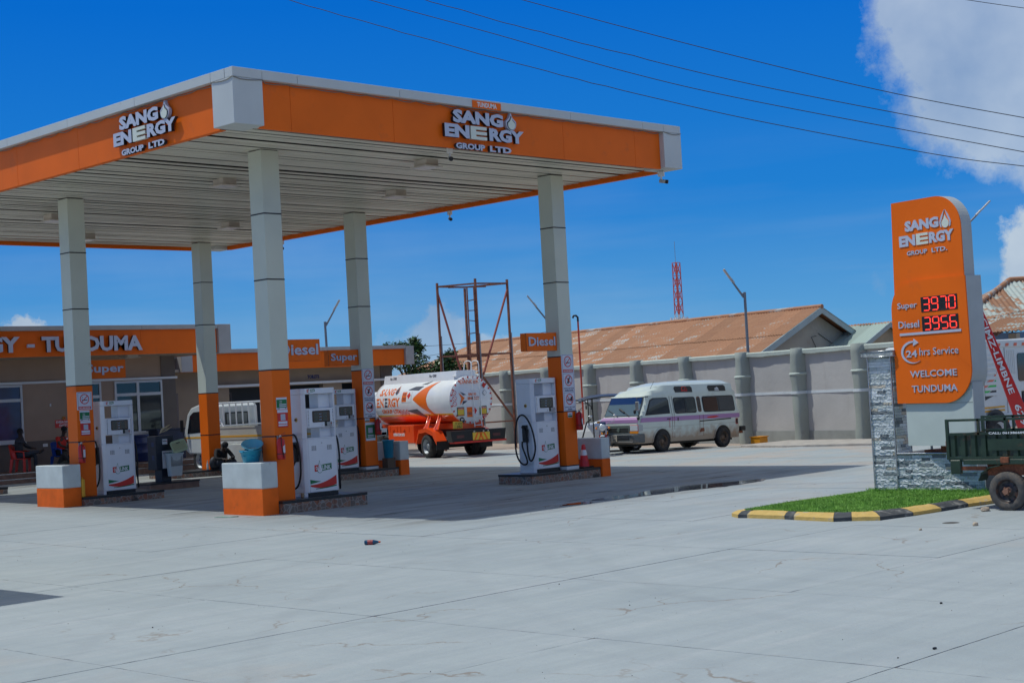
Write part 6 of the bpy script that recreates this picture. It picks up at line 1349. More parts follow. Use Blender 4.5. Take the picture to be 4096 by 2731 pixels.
for a, b in ((AP, eav), (AP, eaf)):
    f_ = MB(); d = (b - a); P = [a - rd * .28 + ZZ * .02, b - rd * .28 + ZZ * .02, b - rd * .28 - ZZ * .24, a - rd * .28 - ZZ * .24]; f_.add(P + [p + rd * .05 for p in P], [(0, 1, 2, 3), (7, 6, 5, 4), (0, 4, 5, 1), (2, 6, 7, 3), (1, 5, 6, 2), (0, 3, 7, 4)]); f_.build('barge_board', TRIM, wh)
vn = MB().cyl(AP + rnr * .5 - ZZ * .45 + rd * .22, AP + rnr * .5 - ZZ * .45 + rd * .26, .13, n=16); vn.build('round_vent', BLACK, wh)
MB().tube([AP - rnr * .1 - ZZ * 1.1 + rd * .22, AP + rnr * .2 - ZZ * 1.15 + rd * .2, AP + rnr * .0 - ZZ * 1.5 + rd * .2, AP + rnr * .05 - ZZ * 2.2 + rd * .2], .012, 4).build('loose_wire', BLACK, wh)
MB().tube([AP - rnr * 0.2 - ZZ * 1.0 + rd * .22, AP - rnr * .7 - ZZ * 1.3 + rd * .2, AP - rnr * 1.1 - ZZ * 1.5 + rd * .2], .012, 4).build('loose_wire', BLACK, wh)
wb_ = MB(); e0 = eav - rnr * .45 - ZZ * .1; wb_.add([e0, e0 + rd * LEN, e0 + rd * LEN - ZZ * 3, e0 - ZZ * 3], [(0, 1, 2, 3)]); wb_.build('long_wall', GB, wh)
# small lean gable to its right
sa = thing('small_outbuilding', 'small gabled outbuilding with pale green iron roof right of the rusty warehouse', 'building', (0, 0, 0))
A2_ = Vector((37.0, 9.0, 4.02)); e2 = A2_ + rnr * 1.75 - ZZ * .95; u2 = (A2_ - e2).normalized(); corr(sa, e2, rd, u2, 3.2, (A2_ - e2).length, GALV2); e3 = A2_ - rnr * 1.5 - ZZ * .8; corr(sa, e3 + rd * 3.2, -rd, (A2_ - e3).normalized(), 3.2, (A2_ - e3).length, GALV2)
g2 = MB(); P = [A2_ + rd * .2 - ZZ * .1, e2 + rd * .2 - ZZ * .1, e2 + rd * .2 - ZZ * 3, e3 + rd * .2 - ZZ * 3, e3 + rd * .2 - ZZ * .1]; g2.add(P, [tuple(range(5))]); g2.build('gable_wall', mat('cream_plaster', (.42, .37, .26), .9, var=.1), sa)
for a, b in ((A2_, e2), (A2_, e3)): f_ = MB(); P = [a - rd * .05 + ZZ * .03, b - rd * .05 + ZZ * .03, b - rd * .05 - ZZ * .17, a - rd * .05 - ZZ * .17]; f_.add(P + [p + rd * .05 for p in P], [(0, 1, 2, 3), (7, 6, 5, 4), (0, 4, 5, 1), (2, 6, 7, 3)]); f_.build('barge_board', TRIM, sa)
lw = thing('low_rusty_roof_building', 'low building with brown corrugated roof beside the orange price pylon', 'building', (0, 0, 0))
A3_ = Vector((40.5, 4.5, 4.25)); e4 = A3_ + rnr * 2.6 - ZZ * 1.0; corr(lw, e4, rd, (A3_ - e4).normalized(), 10.5, (A3_ - e4).length, RUSTR); f3 = Vector((36.2, 3.4, 3.36)); l3 = Vector((36.6, 8.6, 3.36))
corr(lw, f3, (l3 - f3), (Vector((-.0, 0, 0)) + Vector((.93, -.2, .30))), (l3 - f3).length, 2.6, GALV, cut=lambda s: min(2.6, max(.05, ((l3 - f3).length - s) * .9)))
bx('body_wall', (38.6, 4.6, 0), (39.5, 14, 3.3), GB, lw)

# big hip roof at the far right
hp = thing('hip_roof_house', 'house with galvanised hip roof streaked with rust at the right edge', 'building', (0, 0, 0))
al = Vector((.70, -.714, 0)).normalized(); EA = Vector((36.77, 6.81, 3.37)); nin = Vector((.714, .70, 0)); hgt = 2.15; run = 4.2
upd = (nin * run + ZZ * hgt).normalized(); sl3 = math.hypot(run, hgt)
corr(hp, EA, al, upd, 13.0, sl3, GALV, cut=lambda s: min(sl3, sl3 * max(.02, s / 4.2)), pitch=.2, amp=.03)
apx = EA + al * 4.2 + nin * run + ZZ * hgt
MB().tube([EA + ZZ * .05, apx + ZZ * .05], .11, 6).build('hip_cap', RUSTR, hp); MB().tube([apx + ZZ * .05, apx + al * 7 + ZZ * .05], .11, 6).build('ridge_cap', RUSTR, hp)
fb = MB(); P = [EA - nin * .02 - ZZ * .02, EA + al * 13 - nin * .02 - ZZ * .02]; fb.add(P + [p - ZZ * .24 for p in P], [(0, 1, 3, 2)]); fb.add([p + nin * .04 for p in P] + [p - ZZ * .24 + nin * .04 for p in P], [(0, 1, 3, 2)]); fb.build('fascia_board', mat('trim_blue', (.13, .25, .42), .6), hp)
hw2 = MB(); P = [EA + nin * .6 + al * .5, EA + nin * .6 + al * 13]; hw2.add([P[0] - ZZ * .2, P[1] - ZZ * .2, P[1] - ZZ * 3.4, P[0] - ZZ * 3.4], [(0, 1, 2, 3)]); hw2.build('house_wall', mat('house_tan', (.36, .26, .19), .9, var=.1), hp)
hb = MB(); q0 = EA; q1 = EA + nin * 8.4; hb.add([q0, apx, q1], [(0, 1, 2)]); hb.build('hip_end', GALV, hp)

# ------------------------------------------------------------------ towers, lamps, poles
RST = mat('rusted_steel', (.23, .09, .055), .8, var=.3, vscale=6, dirt=(.42, .40, .36), dscale=2.5, damt=.8, dthr=.64)
tw_ = thing('steel_tank_tower', 'empty rusted angle iron tank stand with a ladder behind the tanker', 'tower', (28.1, 22.9, -.15))
Tc = Vector((28.45, 22.75, 0)); Fh = Vector((.714, .70, 0)); Rh = Vector((.70, -.714, 0))
cF = Tc - Fh * .75 + Rh * -.35; cL = Tc - Rh * 1.95 - Fh * .0; cRr = Tc + Rh * .95 + Fh * .2; cB = Tc + Fh * 1.2 - Rh * .85
def beam(a, b, w_, m, p, nm): return MB().cyl(a, b, w_, n=4, smooth=False).build(nm, m, p)
o0 = Vector((28.1, 22.9, -.15))
TPZ = {'F': 6.70, 'L': 6.65, 'R': 6.66, 'B': 6.45}
for k_, c_ in (('F', cF), ('L', cL), ('R', cRr), ('B', cB)):
    beam(c_ - o0 + ZZ * -.3, c_ - o0 + ZZ * (TPZ[k_] + .15), .055, RST, tw_, 'leg'); beam(c_ - o0 + ZZ * 0 + Rh * .08, c_ - o0 + ZZ * 4.6 + Rh * .05, .04, STEEL if k_ != 'B' else RST, tw_, 'leg_splice')
for z in (6.5, 3.6):
    for a, b in ((cF, cL), (cF, cRr), (cL, cB), (cRr, cB)): beam(a - o0 + ZZ * (z + .15), b - o0 + ZZ * (z + .15), .045, RST, tw_, 'cross_beam')
    beam(cL.lerp(cF, .3) - o0 + ZZ * (z + .08), cB.lerp(cRr, .5) - o0 + ZZ * (z + .10), .04, RST, tw_, 'cross_beam')
beam(cL - o0 + ZZ * 6.4, cF.lerp(cL, .15) - o0 + ZZ * .9, .045, mat('brace_red', (.33, .085, .06), .7), tw_, 'brace'); beam(cRr - o0 + ZZ * 6.4, cF.lerp(cRr, .1) - o0 + ZZ * 2.9, .045, MATS['brace_red'], tw_, 'brace'); beam(cF - o0 + ZZ * 3.0, cRr - o0 + ZZ * 1.0, .045, RST, tw_, 'brace')
beam(cF - o0 + ZZ * .95, cRr - o0 + ZZ * .95, .04, RST, tw_, 'cross_beam')
l0 = cF - Rh * .35 - Fh * .05; l1 = cF - Rh * .07 - Fh * .05
for l_ in (l0, l1): beam(l_ - o0 + ZZ * .3, l_ - o0 + ZZ * 6.5, .03, RST, tw_, 'ladder_rail')
for i in range(13): beam(l0 - o0 + ZZ * (.6 + .45 * i + .06 * math.sin(i * 2)), l1 - o0 + ZZ * (.6 + .45 * i + .05 * math.cos(i * 3)), .022, RST, tw_, 'rung')
ct = thing('cell_tower', 'distant red and white lattice phone mast with antenna panels', 'tower', (0, 0, 0)); base_ = Vector((206.6, 152.6, 0)); mats_ = [mat('mast_red', (.55, .10, .08), .6), mat('mast_white', (.62, .64, .66), .6)]
def cpt(i, z): w_ = .62 - .12 * z / 24; return base_ + Vector(((-1, 1, 1, -1)[i] * w_, (-1, -1, 1, 1)[i] * w_, z))
for s in range(10):
    z0, z1 = s * 2.4, s * 2.4 + 2.4; m_ = mats_[0] if s > 5 else mats_[s % 2]; b = MB()
    for i in range(4): b.cyl(cpt(i, z0), cpt(i, z1), .09, n=4); b.cyl(cpt(i, z0), cpt((i + 1) % 4, z1), .05, n=4); b.cyl(cpt((i + 1) % 4, z0), cpt(i, z1), .05, n=4); b.cyl(cpt(i, z1), cpt((i + 1) % 4, z1), .05, n=4)
    b.build('lattice_section', m_, ct)
for i in range(6): a = 2 * math.pi * i / 6 + .3; p = base_ + Vector((1.5 * math.cos(a), 1.5 * math.sin(a), 12.9)); MB().box((-.17, -.12, -1.0), (.17, .12, 1.0)).build('antenna_panel', WHITE, ct, loc=p)
MB().cyl(cpt(2, 24), cpt(2, 24) + ZZ * 4, .04, n=4).build('lightning_rod', STEEL, ct)
GP = mat('pole_grey', (.20, .22, .25), .55, .4, var=.06)
def lamp(base, top, elbow, tip, lb, r=.055, hl=.62):
    base, top, elbow, tip = map(Vector, (base, top, elbow, tip)); t = thing('street_lamp', lb, 'street lamp', base, 0, 'street lamps')
    MB().cyl((0, 0, -.0), top - base, r * 1.15, r * .9, 12).build('pole', GP, t)
    d = (tip - elbow); dn = d.normalized(); MB().cyl(elbow - base, elbow - base + dn * (d.length - hl * .9), r * .75, r * .6, 10).build('arm', GP, t)
    MB().cyl(top - base - ZZ * .04, elbow + dn * .15 - base, r * .6, n=8).build('bracket', GP, t)
    side_ = dn.cross(ZZ).normalized(); up_ = side_.cross(dn).normalized(); Mx = Matrix((side_, dn, up_)).transposed().to_4x4(); Mx.translation = tip - base - dn * hl
    h = MB(); h.box((-.09, -.02, -.02), (.09, hl * .35, .05), c=.02, mtx=Mx); h.box((-.11, hl * .33, -.015), (.11, hl, .035), c=.012, mtx=Mx); ho = h.build('lamp_head', mat('head_grey', (.42, .42, .42), .45), t)
    MB().box((-.09, hl * .38, -.02), (.09, hl * .96, -.0155), mtx=Mx).build('led_window', mat('led_glass', (.55, .55, .5), .2), ho)
lamp((29.62, 10.52, -.15), (29.575, 10.47, 5.29), (29.55, 10.50, 5.1), (29.05, 10.97, 6.16), 'tall street lamp standing by the wall above the minivan')
lamp((37.0, 6.5, 0), (36.9, 6.6, 6.6), (36.9, 6.6, 6.5), (38.2, 5.1, 8.36), 'street lamp arm sticking out behind the orange price pylon', .06, .75)
lamp((26.5, 17.1, 0), (26.45, 17.15, 4.6), (26.45, 17.2, 4.55), (25.84, 17.83, 5.75), 'street lamp arm showing left of the right canopy column', .05, .55)
lamp((24.6, 28.4, 0), (24.45, 28.35, 5.52), (24.48, 28.33, 5.35), (24.9, 27.85, 6.40), 'street lamp rising above the toilets roof beside a column', .055, .5)
rp2 = thing('vent_pipe_post', 'thin red orange pipe with a hooked top in front of the wall', 'pipe', (22.78, 12.56, 0)); MB().tube([(0, 0, 0), (0, 0, 4.45)], .03, 8).build('pipe', mat('pipe_red', (.55, .06, .025), .5), rp2); MB().tube([(0, 0, 4.42), (0, 0, 4.56), (-.04, .04, 4.62), (-.10, .10, 4.62), (-.12, .12, 4.54)], .035, 8).build('hooked_top', BLACK, rp2)
CB = mat('cable_black', (.02, .02, .025), .6)
WIR = [[[3.49, 6.91, 12.22], [4.73, 4.39, 11.06], [5.88, 1.95, 9.98], [7.31, -1.26, 8.62], [8.43, -3.96, 7.57], [9.13, -5.77, 6.93], [10.01, -8.27, 6.11], [10.45, -9.62, 5.75], [11.03, -11.61, 5.24]],
       [[4.22, 5.43, 12.04], [5.56, 2.64, 10.8], [6.77, -0.03, 9.64], [7.84, -2.53, 8.52], [8.8, -4.92, 7.6], [10.45, -9.63, 6.01], [11.03, -11.62, 5.38]],
       [[5.4, 2.97, 11.32], [6.1, 1.44, 10.61], [6.78, -0.05, 9.94], [7.59, -1.94, 9.13], [8.81, -4.94, 7.92], [10.46, -9.65, 6.28], [11.04, -11.64, 5.63]],
       [[5.12, 3.55, 12.15], [7.0, -0.56, 10.3], [8.59, -4.38, 8.64], [9.67, -7.3, 7.46], [10.46, -9.67, 6.63], [11.04, -11.66, 5.98]],
       [[9.85, -7.84, 9.28], [10.19, -8.83, 8.94], [10.49, -9.79, 8.62], [11.07, -11.78, 7.98]]]
WL = ['lowest overhead cable passing just above the canopy logo', 'second lowest overhead cable above the canopy', 'third overhead cable from the bottom, twisted at its left end', 'long overhead cable that is fourth from the bottom', 'short overhead cable crossing the top right corner over the cloud']
def crspline(P, k=8):
    out = []; P = [Vector(p) for p in P]
    for i in range(len(P) - 1):
        a, b, c, d = P[max(i - 1, 0)], P[i], P[i + 1], P[min(i + 2, len(P) - 1)]
        for q in range(k): t = q / k; out.append(.5 * ((2 * b) + (c - a) * t + (2 * a - 5 * b + 4 * c - d) * t * t + (3 * b - a - 3 * c + d) * t ** 3))
    out.append(P[-1]); return out
for i, P in enumerate(WIR):
    # a gentle spatial jitter for the twisted runs
    pts = crspline(P, 10); r_ = random.Random(i)
    if i in (0, 2): pts = [p + Vector((0, 0, r_.uniform(-.012, .012) if j < 34 else 0)) for j, p in enumerate(pts)]
    tag(MB().tube(pts, .008 if i < 4 else .006, 5).build('power_cable', CB), WL[i], 'cable', 'overhead power cables')
for p in ((8.0, -2.9, 7.97),): pass
for P, lb in (([(40, 48, 4.9), (44.18, 44.88, 5.06), (46.7, 42.3, 5.12), (50, 39, 5.3)], 'upper thin distant cable between the toilets block and the rusty roof'), ([(40, 48, 3.9), (44.2, 44.89, 4.41), (46.7, 42.4, 4.85), (50, 39, 5.6)], 'lower thin distant cable between the toilets block and the rusty roof')):
    tag(MB().tube(crspline(P), .014, 4).build('power_cable', CB), lb, 'cable', 'overhead power cables')

# ------------------------------------------------------------------ price pylon (local x = along face towards left edge, azimuth 75)
AZP = R(75); py_ = thing('price_pylon', 'tall orange price pylon with fuel prices and rounded corners at the right', 'sign', (7.28, -9.26, .785), AZP); py_.scale = (.931, .931, .931)
# local: x = s (towards the left edge in view), y = towards the camera side (az 165), z up
Z0 = .68
def pl(s, z, y=0.): return (s, y, z - Z0)
SIDE = mat('pylon_side', (.42, .45, .45), .45, var=.06, dirt=(.33, .30, .22), dscale=2.2, damt=.5, dthr=.64, dstretch=(1, 1, .25))
BACKP = mat('pylon_panel', (.56, .62, .58), .4, var=.04)
def arcp(cx, cz, r, a0, a1, n=12, rz=None): return [(cx + r * math.cos(R(a0 + (a1 - a0) * i / n)), cz + (rz or r) * math.sin(R(a0 + (a1 - a0) * i / n))) for i in range(n + 1)]
# upper part: left edge s=.74, right edge -.91, top 5.26, big rounded top right corner
up_poly = [(.80, 3.5), (.74, 5.26)] + arcp(-.31, 4.65, .60, 90, 180, 14, .60) + [(-.91, 3.5)]
def pyl(poly, y0, y1, m, nm, par, bev=0): return MB().prism([(a, b - Z0) for a, b in poly], y0, y1, 'y', m).build(nm, m, par, bev)
upo = pyl(up_poly, -.27, -.02, SIDE, 'upper_case', py_); pyl(up_poly, -.022, .0, ORANGE, 'upper_face', upo)
lo_poly = [(.85, 1.56)] + [(.86, 3.15)] + arcp(.42, 3.25, .44, 0, 82, 12, .50)[1:] + [(.2, 3.785), (-.965, 3.775), (-.985, 2.15)] + arcp(-.33, 2.16, .655, 180, 270, 14, .61)
loo = pyl(lo_poly, -.36, .015, SIDE, 'lower_case', py_); pyl(lo_poly, .0155, .04, ORANGE, 'lower_face', loo)
bx('base_panel', (-.93, -.24, .78 - Z0), (.70, -.02, 1.90 - Z0), BACKP, py_); bx('side_post', (-.95, -.26, .40 - Z0), (-.93, -.0, 1.9 - Z0), SIDE, py_)
bx('panel_joint', (-.925, -.019, 1.545 - Z0), (.69, -.017, 1.55 - Z0), BLACK, py_)
MB().cyl((.15, -.40, -.03), (.15, -.40, .2), .09, n=12).build('mast_foot', RUST, py_); bx('base_flange', (-.25, -.70, -.036), (.55, -.26, .012), RUST, py_)
for s_ in (.42, .02, -.2): MB().cyl((s_, -.32, .0), (s_, -.32, .12 if s_ < 0 else .08), .022, n=6).build('anchor_bolt', STEEL if s_ > 0 else RUST, py_)
MB().tube([(-.38, -.3, -.03), (-.4, 0, .12), (-.5, -.05, .2), (-.6, -.1, .24)], .018, 6).build('supply_cable', BLACK, py_)
YF = .041
def ptxt(s, sl, z, w_, h, desc=0, y=.001, m=LETTER, b=.02, d=.012): text(s, (sl, y, z - Z0), (-1, 0, 0), ZZ, w_, h, m, py_, depth=d, bold=b, split=True, sidem=mat('letter_side', (.30, .34, .46), .5), desc=desc)
# logo on the upper face
k = 1.30 / 2.30
ptxt('SANG', .42, 4.69, .83, .195, b=.055); ptxt('EN', .58, 4.425, .40, .20, b=.055)
e = MB(); e.box((-.0, .001, 0), (-.09, .014, .205))
for b_ in (0, .078, .157): e.box((-.09, .001, b_), (-.29, .014, b_ + .048))
e.build('letter', LETTERY, py_, loc=(.155, 0, 4.425 - Z0)); ptxt('RGY', -.16, 4.425, .59, .20, b=.055); ptxt('GROUP', .405, 4.255, .50, .08, b=.02); ptxt('LTD.', -.205, 4.255, .37, .08, b=.02)
def ppoly(pts, m, nm, y=.001, d=.012): 
    n = len(pts); P = [(a, y, b - Z0) for a, b in pts] + [(a, y + d, b - Z0) for a, b in pts]
    return MB().add(P, [tuple(range(n)), tuple(range(2 * n - 1, n - 1, -1))] + [(i, i + n, (i + 1) % n + n, (i + 1) % n) for i in range(n)]).build(nm, m, py_)
ppoly(drop(-.565, 4.66, .17, .24), LETTERY, 'drop_core')
for sg in (-1, 1): ppoly([(-.565 + sg * .008, 4.985), (-.565 + sg * .085, 4.88), (-.565 + sg * .135, 4.77), (-.565 + sg * .12, 4.69), (-.565 + sg * .085, 4.67), (-.565 + sg * .105, 4.76), (-.565 + sg * .055, 4.86)], LETTER, 'drop_flame')
# lower face
ptxt('Super', .69, 3.30, .49, .105, 1, YF, b=.01); ptxt('Diesel', .69, 2.94, .515, .125, 1, YF, b=.01)
bx('divider_bar', (-.815, YF, 2.80 - Z0), (.672, YF + .012, 2.845 - Z0), LETTER, py_)
LED = mat('led_red', (1., .05, .03), .5, emit=2.2); LEDOFF = mat('led_off', (.10, .09, .09), .5)
SEGS = {'0': 'abcdef', '3': 'abgcd', '5': 'afgcd', '6': 'afgcde', '7': 'abc', '9': 'abcdfg'}
for z0, z1, num in ((3.20, 3.47, '3970'), (2.855, 3.118, '3956')):
    dpn = bx('led_panel', (-.762, YF - .002, z0 - Z0), (.106, YF + .006, z1 - Z0), BLACK, py_)
    for i, ch in enumerate(num):
        cx = .045 - .205 * i; w_, h_ = .145, (z1 - z0) * .82; zb = z0 + (z1 - z0) * .09
        sg_ = {'a': ((0, h_), (w_, h_)), 'b': ((w_, h_), (w_, h_ / 2)), 'c': ((w_, h_ / 2), (w_, 0)), 'd': ((0, 0), (w_, 0)), 'e': ((0, 0), (0, h_ / 2)), 'f': ((0, h_ / 2), (0, h_)), 'g': ((0, h_ / 2), (w_, h_ / 2))}
        on, off = MB(), MB()
        for c_, ((ax, az_), (bx2, bz)) in sg_.items():
            tgt = on if c_ in SEGS[ch] else off; L_ = math.hypot(bx2 - ax, bz - az_); g = .012; ux_, uz_ = (bx2 - ax) / L_, (bz - az_) / L_
            if c_ == 'a' and ch == '6' and False: pass
            for o_ in (-.006, .006):
                a0 = (cx - (ax + ux_ * g - uz_ * o_), zb + az_ + uz_ * g + ux_ * o_); a1 = (cx - (bx2 - ux_ * g - uz_ * o_), zb + bz - uz_ * g + ux_ * o_); r_ = .0042 if tgt is on else .0018
                tgt.cyl((a0[0], YF + .008, a0[1] - Z0), (a1[0], YF + .008, a1[1] - Z0), r_, n=4)
        on.build('lit_digit', LED, dpn); 
        if off.v: off.build('unlit_segment', LEDOFF, dpn)
arc_ = []; cx, cz = .38, 2.49; n = 26
outer = [(cx + (.275) * math.cos(t), cz + .20 * math.sin(t)) for t in [R(68 - 262 * i / n) for i in range(n + 1)]]
outer = [(cx + .285 * math.cos(R(100 - 230 * i / n)), cz + .205 * math.sin(R(100 - 230 * i / n))) for i in range(n + 1)]
inner = [(cx + (.285 - .055 * math.sin(math.pi * (.25 + .75 * i / n)) ) * math.cos(R(100 - 230 * i / n)), cz + (.205 - .042 * math.sin(math.pi * (.25 + .75 * i / n))) * math.sin(R(100 - 230 * i / n))) for i in range(n + 1)]
b = MB(); P = outer + inner; 
q = len(P); b.add([(a, YF, z - Z0) for a, z in P] + [(a, YF + .012, z - Z0) for a, z in P], [(i, i + 1, i + n + 2, i + n + 1) for i in range(n)] + [(i + q, i + n + 1 + q, i + n + 2 + q, i + 1 + q) for i in range(n)] + [(i, i + q, i + 1 + q, i + 1) for i in range(n)]); b.build('round_arrow', LETTER, py_)
ppoly([(.34, 2.735), (.225, 2.655), (.36, 2.60)], LETTER, 'arrow_head', YF)
ptxt('24', .545, 2.40, .275, .125, 0, YF, b=.02); ptxt('hrs', .21, 2.42, .255, .135, 0, YF, b=.0); ptxt('Service', -.12, 2.42, .60, .13, 0, YF, b=.0); ptxt('WELCOME', .475, 2.03, 1.13, .12, 0, YF, b=.01); ptxt('TUNDUMA', .455, 1.755, 1.10, .125, 0, YF, b=.01)

# ------------------------------------------------------------------ stone clad pillar and low wall
sw_ = thing('stone_clad_plinth', 'grey ledgestone clad pillar and low wall carrying the price pylon', 'wall', (7.465, -8.90, .11)); sw_.scale = (.95, .95, .95); OX, OY = 8.7, -8.2
STM = mat('ledgestone', (.4, .4, .4), .8, bump=.5, bscale=28, rnd=[(0, (.60, .64, .64)), (.32, (.72, .75, .75)), (.56, (.48, .52, .51)), (.70, (.24, .27, .28)), (.80, (.62, .54, .43)), (.87, (.17, .19, .20)), (.93, (.54, .58, .55))], var=.12, vscale=30)
protos = []
for kk in range(5):
    b = MB(); r_ = random.Random(kk + 40); nx_, nz_ = 6, 2; vs_ = []
    for i in range(nx_ + 1):
        for j in range(nz_ + 1): vs_.append((i / nx_, -r_.uniform(.35, 1.0) if 0 < i < nx_ and 0 < j < nz_ or r_.random() < .5 else -r_.uniform(.3, .8), j / nz_))
    b.add(vs_, [(i * 3 + j, (i + 1) * 3 + j, (i + 1) * 3 + j + 1, i * 3 + j + 1) for i in range(nx_) for j in range(nz_)])
    q = len(vs_); ring = [0] + [i * 3 for i in range(1, nx_ + 1)] + [nx_ * 3 + 1, nx_ * 3 + 2] + [i * 3 + 2 for i in range(nx_ - 1, -1, -1)] + [1]
    back = [(vs_[i][0], 0, vs_[i][2]) for i in ring]; b.add([vs_[i] for i in ring] + back, [(i, i + len(ring), (i + 1) % len(ring) + len(ring), (i + 1) % len(ring)) for i in range(len(ring))])
    protos.append(b.build('ledge_stone', STM, sw_))
used = [False] * 5; rs = random.Random(11)
def put_stone(M4):
    k = rs.randrange(5); 
    if not used[k]: used[k] = True; o = protos[k]
    else: o = protos[k].copy(); COL.objects.link(o)
    o.matrix_local = M4
rowh = .0535
def clad(org, ux, width, z0, z1):
    """ux runs to the viewer's right, un = outward"""
    ux = Vector(ux); un = Vector((ux.y, -ux.x, 0)); z = z0; row = 0
    while z < z1 - .01:
        h = min(rowh, z1 - z); x = 0
        while x < width - .005:
            w_ = min(rs.uniform(.13, .36), width - x)
            if width - x - w_ < .06: w_ = width - x
            d = rs.uniform(.012, .03); Mx = Matrix((ux * (w_ - .004), -un * d, ZZ * (h - .004))).transposed().to_4x4(); Mx.translation = Vector(org) + ux * x + ZZ * z + Vector((0, 0, 0)); put_stone(Mx); x += w_
        z += h; row += 1
clad((0, 1.0, 0), (0, -1, 0), .475, 0.0, 2.43); clad((0, .525, 0), (0, -1, 0), 1.71, 0.0, .655); clad((.0, .52, .67), (1, 0, 0), .5, 0, 1.76)
bx('core', (0.001, -1.19, -.1), (1.2, .52, .65), mat('core_grey', (.16, .16, .15), .9), sw_); bx('pillar_core', (.001, .521, -.1), (.55, .999, 2.43), MATS['core_grey'], sw_)
bx('wall_top', (0.0, -1.2, .65), (1.22, .52, .675), mat('top_plaster', (.40, .34, .29), .9), sw_); MB().cyl((-.03, .50, .668), (-.03, -1.19, .668), .016, n=10).build('edge_trim', CHROME, sw_)
for x_, y_ in ((-.032, 1.0), (-.032, .525)): MB().cyl((x_, y_, 0), (x_, y_, 2.43), .012, n=8).build('corner_trim', CHROME, sw_)
MB().cyl((-.032, -1.185, 0), (-.032, -1.185, .65), .012, n=8).build('corner_trim', CHROME, sw_)
cpm = bx('pillar_cap', (-.09, .43, 2.435), (.64, 1.09, 2.545), mat('cap_stone', (.42, .44, .42), .6, bump=1, bscale=40, var=.3, vscale=25), sw_)
for z_ in (2.44, 2.54): MB().tube([(.64, .425, z_), (-.095, .425, z_), (-.095, 1.095, z_), (.64, 1.095, z_)], .011, 6).build('cap_trim', CHROME, sw_)

# ------------------------------------------------------------------ grass island and kerb
kerb = struct(bpy.data.objects.new('kerb', None)); COL.objects.link(kerb)
KY = mat('kerb_yellow', (.62, .41, .12), .8, var=.12, vscale=6, dirt=(.36, .34, .30), dscale=6, damt=.85, dthr=.54, bump=.5, bscale=15); KB = mat('kerb_black', (.06, .065, .07), .8, var=.2, vscale=6, dirt=(.30, .29, .27), dscale=5, damt=.8, dthr=.53, bump=.5, bscale=15)
KP = [(3.66, -7.76), (3.68, -7.92), (3.64, -8.65), (3.58, -8.86), (3.455, -9.645), (3.61, -9.86), (3.77, -10.24), (4.46, -10.39), (5.17, -10.46), (5.90, -10.52), (6.46, -10.62), (7.2, -10.74), (8.0, -10.86), (9.4, -11.0)]
KPi = [(3.82, -7.80), (3.84, -7.94), (3.78, -8.64), (3.74, -8.82), (3.72, -9.50), (3.80, -9.74), (4.0, -9.98), (4.52, -10.14), (5.20, -10.23), (5.93, -10.32), (6.48, -10.40), (7.22, -10.50), (8.0, -10.6), (9.4, -10.74)]
cols_ = 'BYBYBYBYBYYBY'; cols_ = ['B', 'Y', 'B', 'Y', 'B', 'Y', 'B', 'Y', 'B', 'Y', 'Y', 'B', 'Y']
def kerbseg(a, b, ai, bi, m):
    k = 6; vs_ = []; r_ = random.Random(int(a[0] * 100))
    for i in range(k + 1):
        t = i / k; t = .004 + t * .992; o = Vector((a[0] + (b[0] - a[0]) * t, a[1] + (b[1] - a[1]) * t, 0)); n_ = Vector((ai[0] + (bi[0] - ai[0]) * t, ai[1] + (bi[1] - ai[1]) * t, 0)); j = lambda: r_.uniform(-.004, .004)
        vs_ += [o + ZZ * -.02, o + ZZ * (.055 + j()), o.lerp(n_, .5) + ZZ * (.098 + j()), n_ + ZZ * (.112 + j()), n_ + ZZ * -.02]
    MB().add(vs_, [(i * 5 + q, (i + 1) * 5 + q, (i + 1) * 5 + (q + 1) % 5, i * 5 + (q + 1) % 5) for i in range(k) for q in range(5)] + [(0, 1, 2, 3, 4), tuple(range(k * 5 + 4, k * 5 - 1, -1))]).build('kerb_stone', m, kerb)
for i in range(len(KP) - 1): kerbseg(KP[i], KP[i + 1], KPi[i], KPi[i + 1], KY if cols_[i] == 'Y' else KB)
BK = [(9.4, -7.5), (7.3, -7.62), (5.1, -7.44), (3.85, -7.5)]
bk_i = [(9.4, -7.7), (7.3, -7.84), (5.1, -7.66), (3.95, -7.68)]
for i in range(3): kerbseg(BK[i], BK[i + 1], bk_i[i], bk_i[i + 1], KY if i % 2 else KB)
kerbseg((3.85, -7.5), (3.66, -7.76), (3.95, -7.68), (3.82, -7.80), KY)
inner_ = bk_i + KPi
soil = MB(); soil.add([(x, y, .095) for x, y in inner_], [tuple(range(len(inner_)))]); struct(soil.build('lawn_soil', mat('soil', (.05, .07, .02), .9)))
def inside(x, y, P):
    c = False; j = len(P) - 1
    for i in range(len(P)):
        if (P[i][1] > y) != (P[j][1] > y) and x < (P[j][0] - P[i][0]) * (y - P[i][1]) / (P[j][1] - P[i][1]) + P[i][0]: c = not c
        j = i
    return c
gm = bpy.data.materials.new('grass_blades'); gm.use_nodes = True; n_ = gm.node_tree.nodes.new; l_ = gm.node_tree.links.new; pb_ = gm.node_tree.nodes['Principled BSDF']; pb_.inputs['Roughness'].default_value = .6
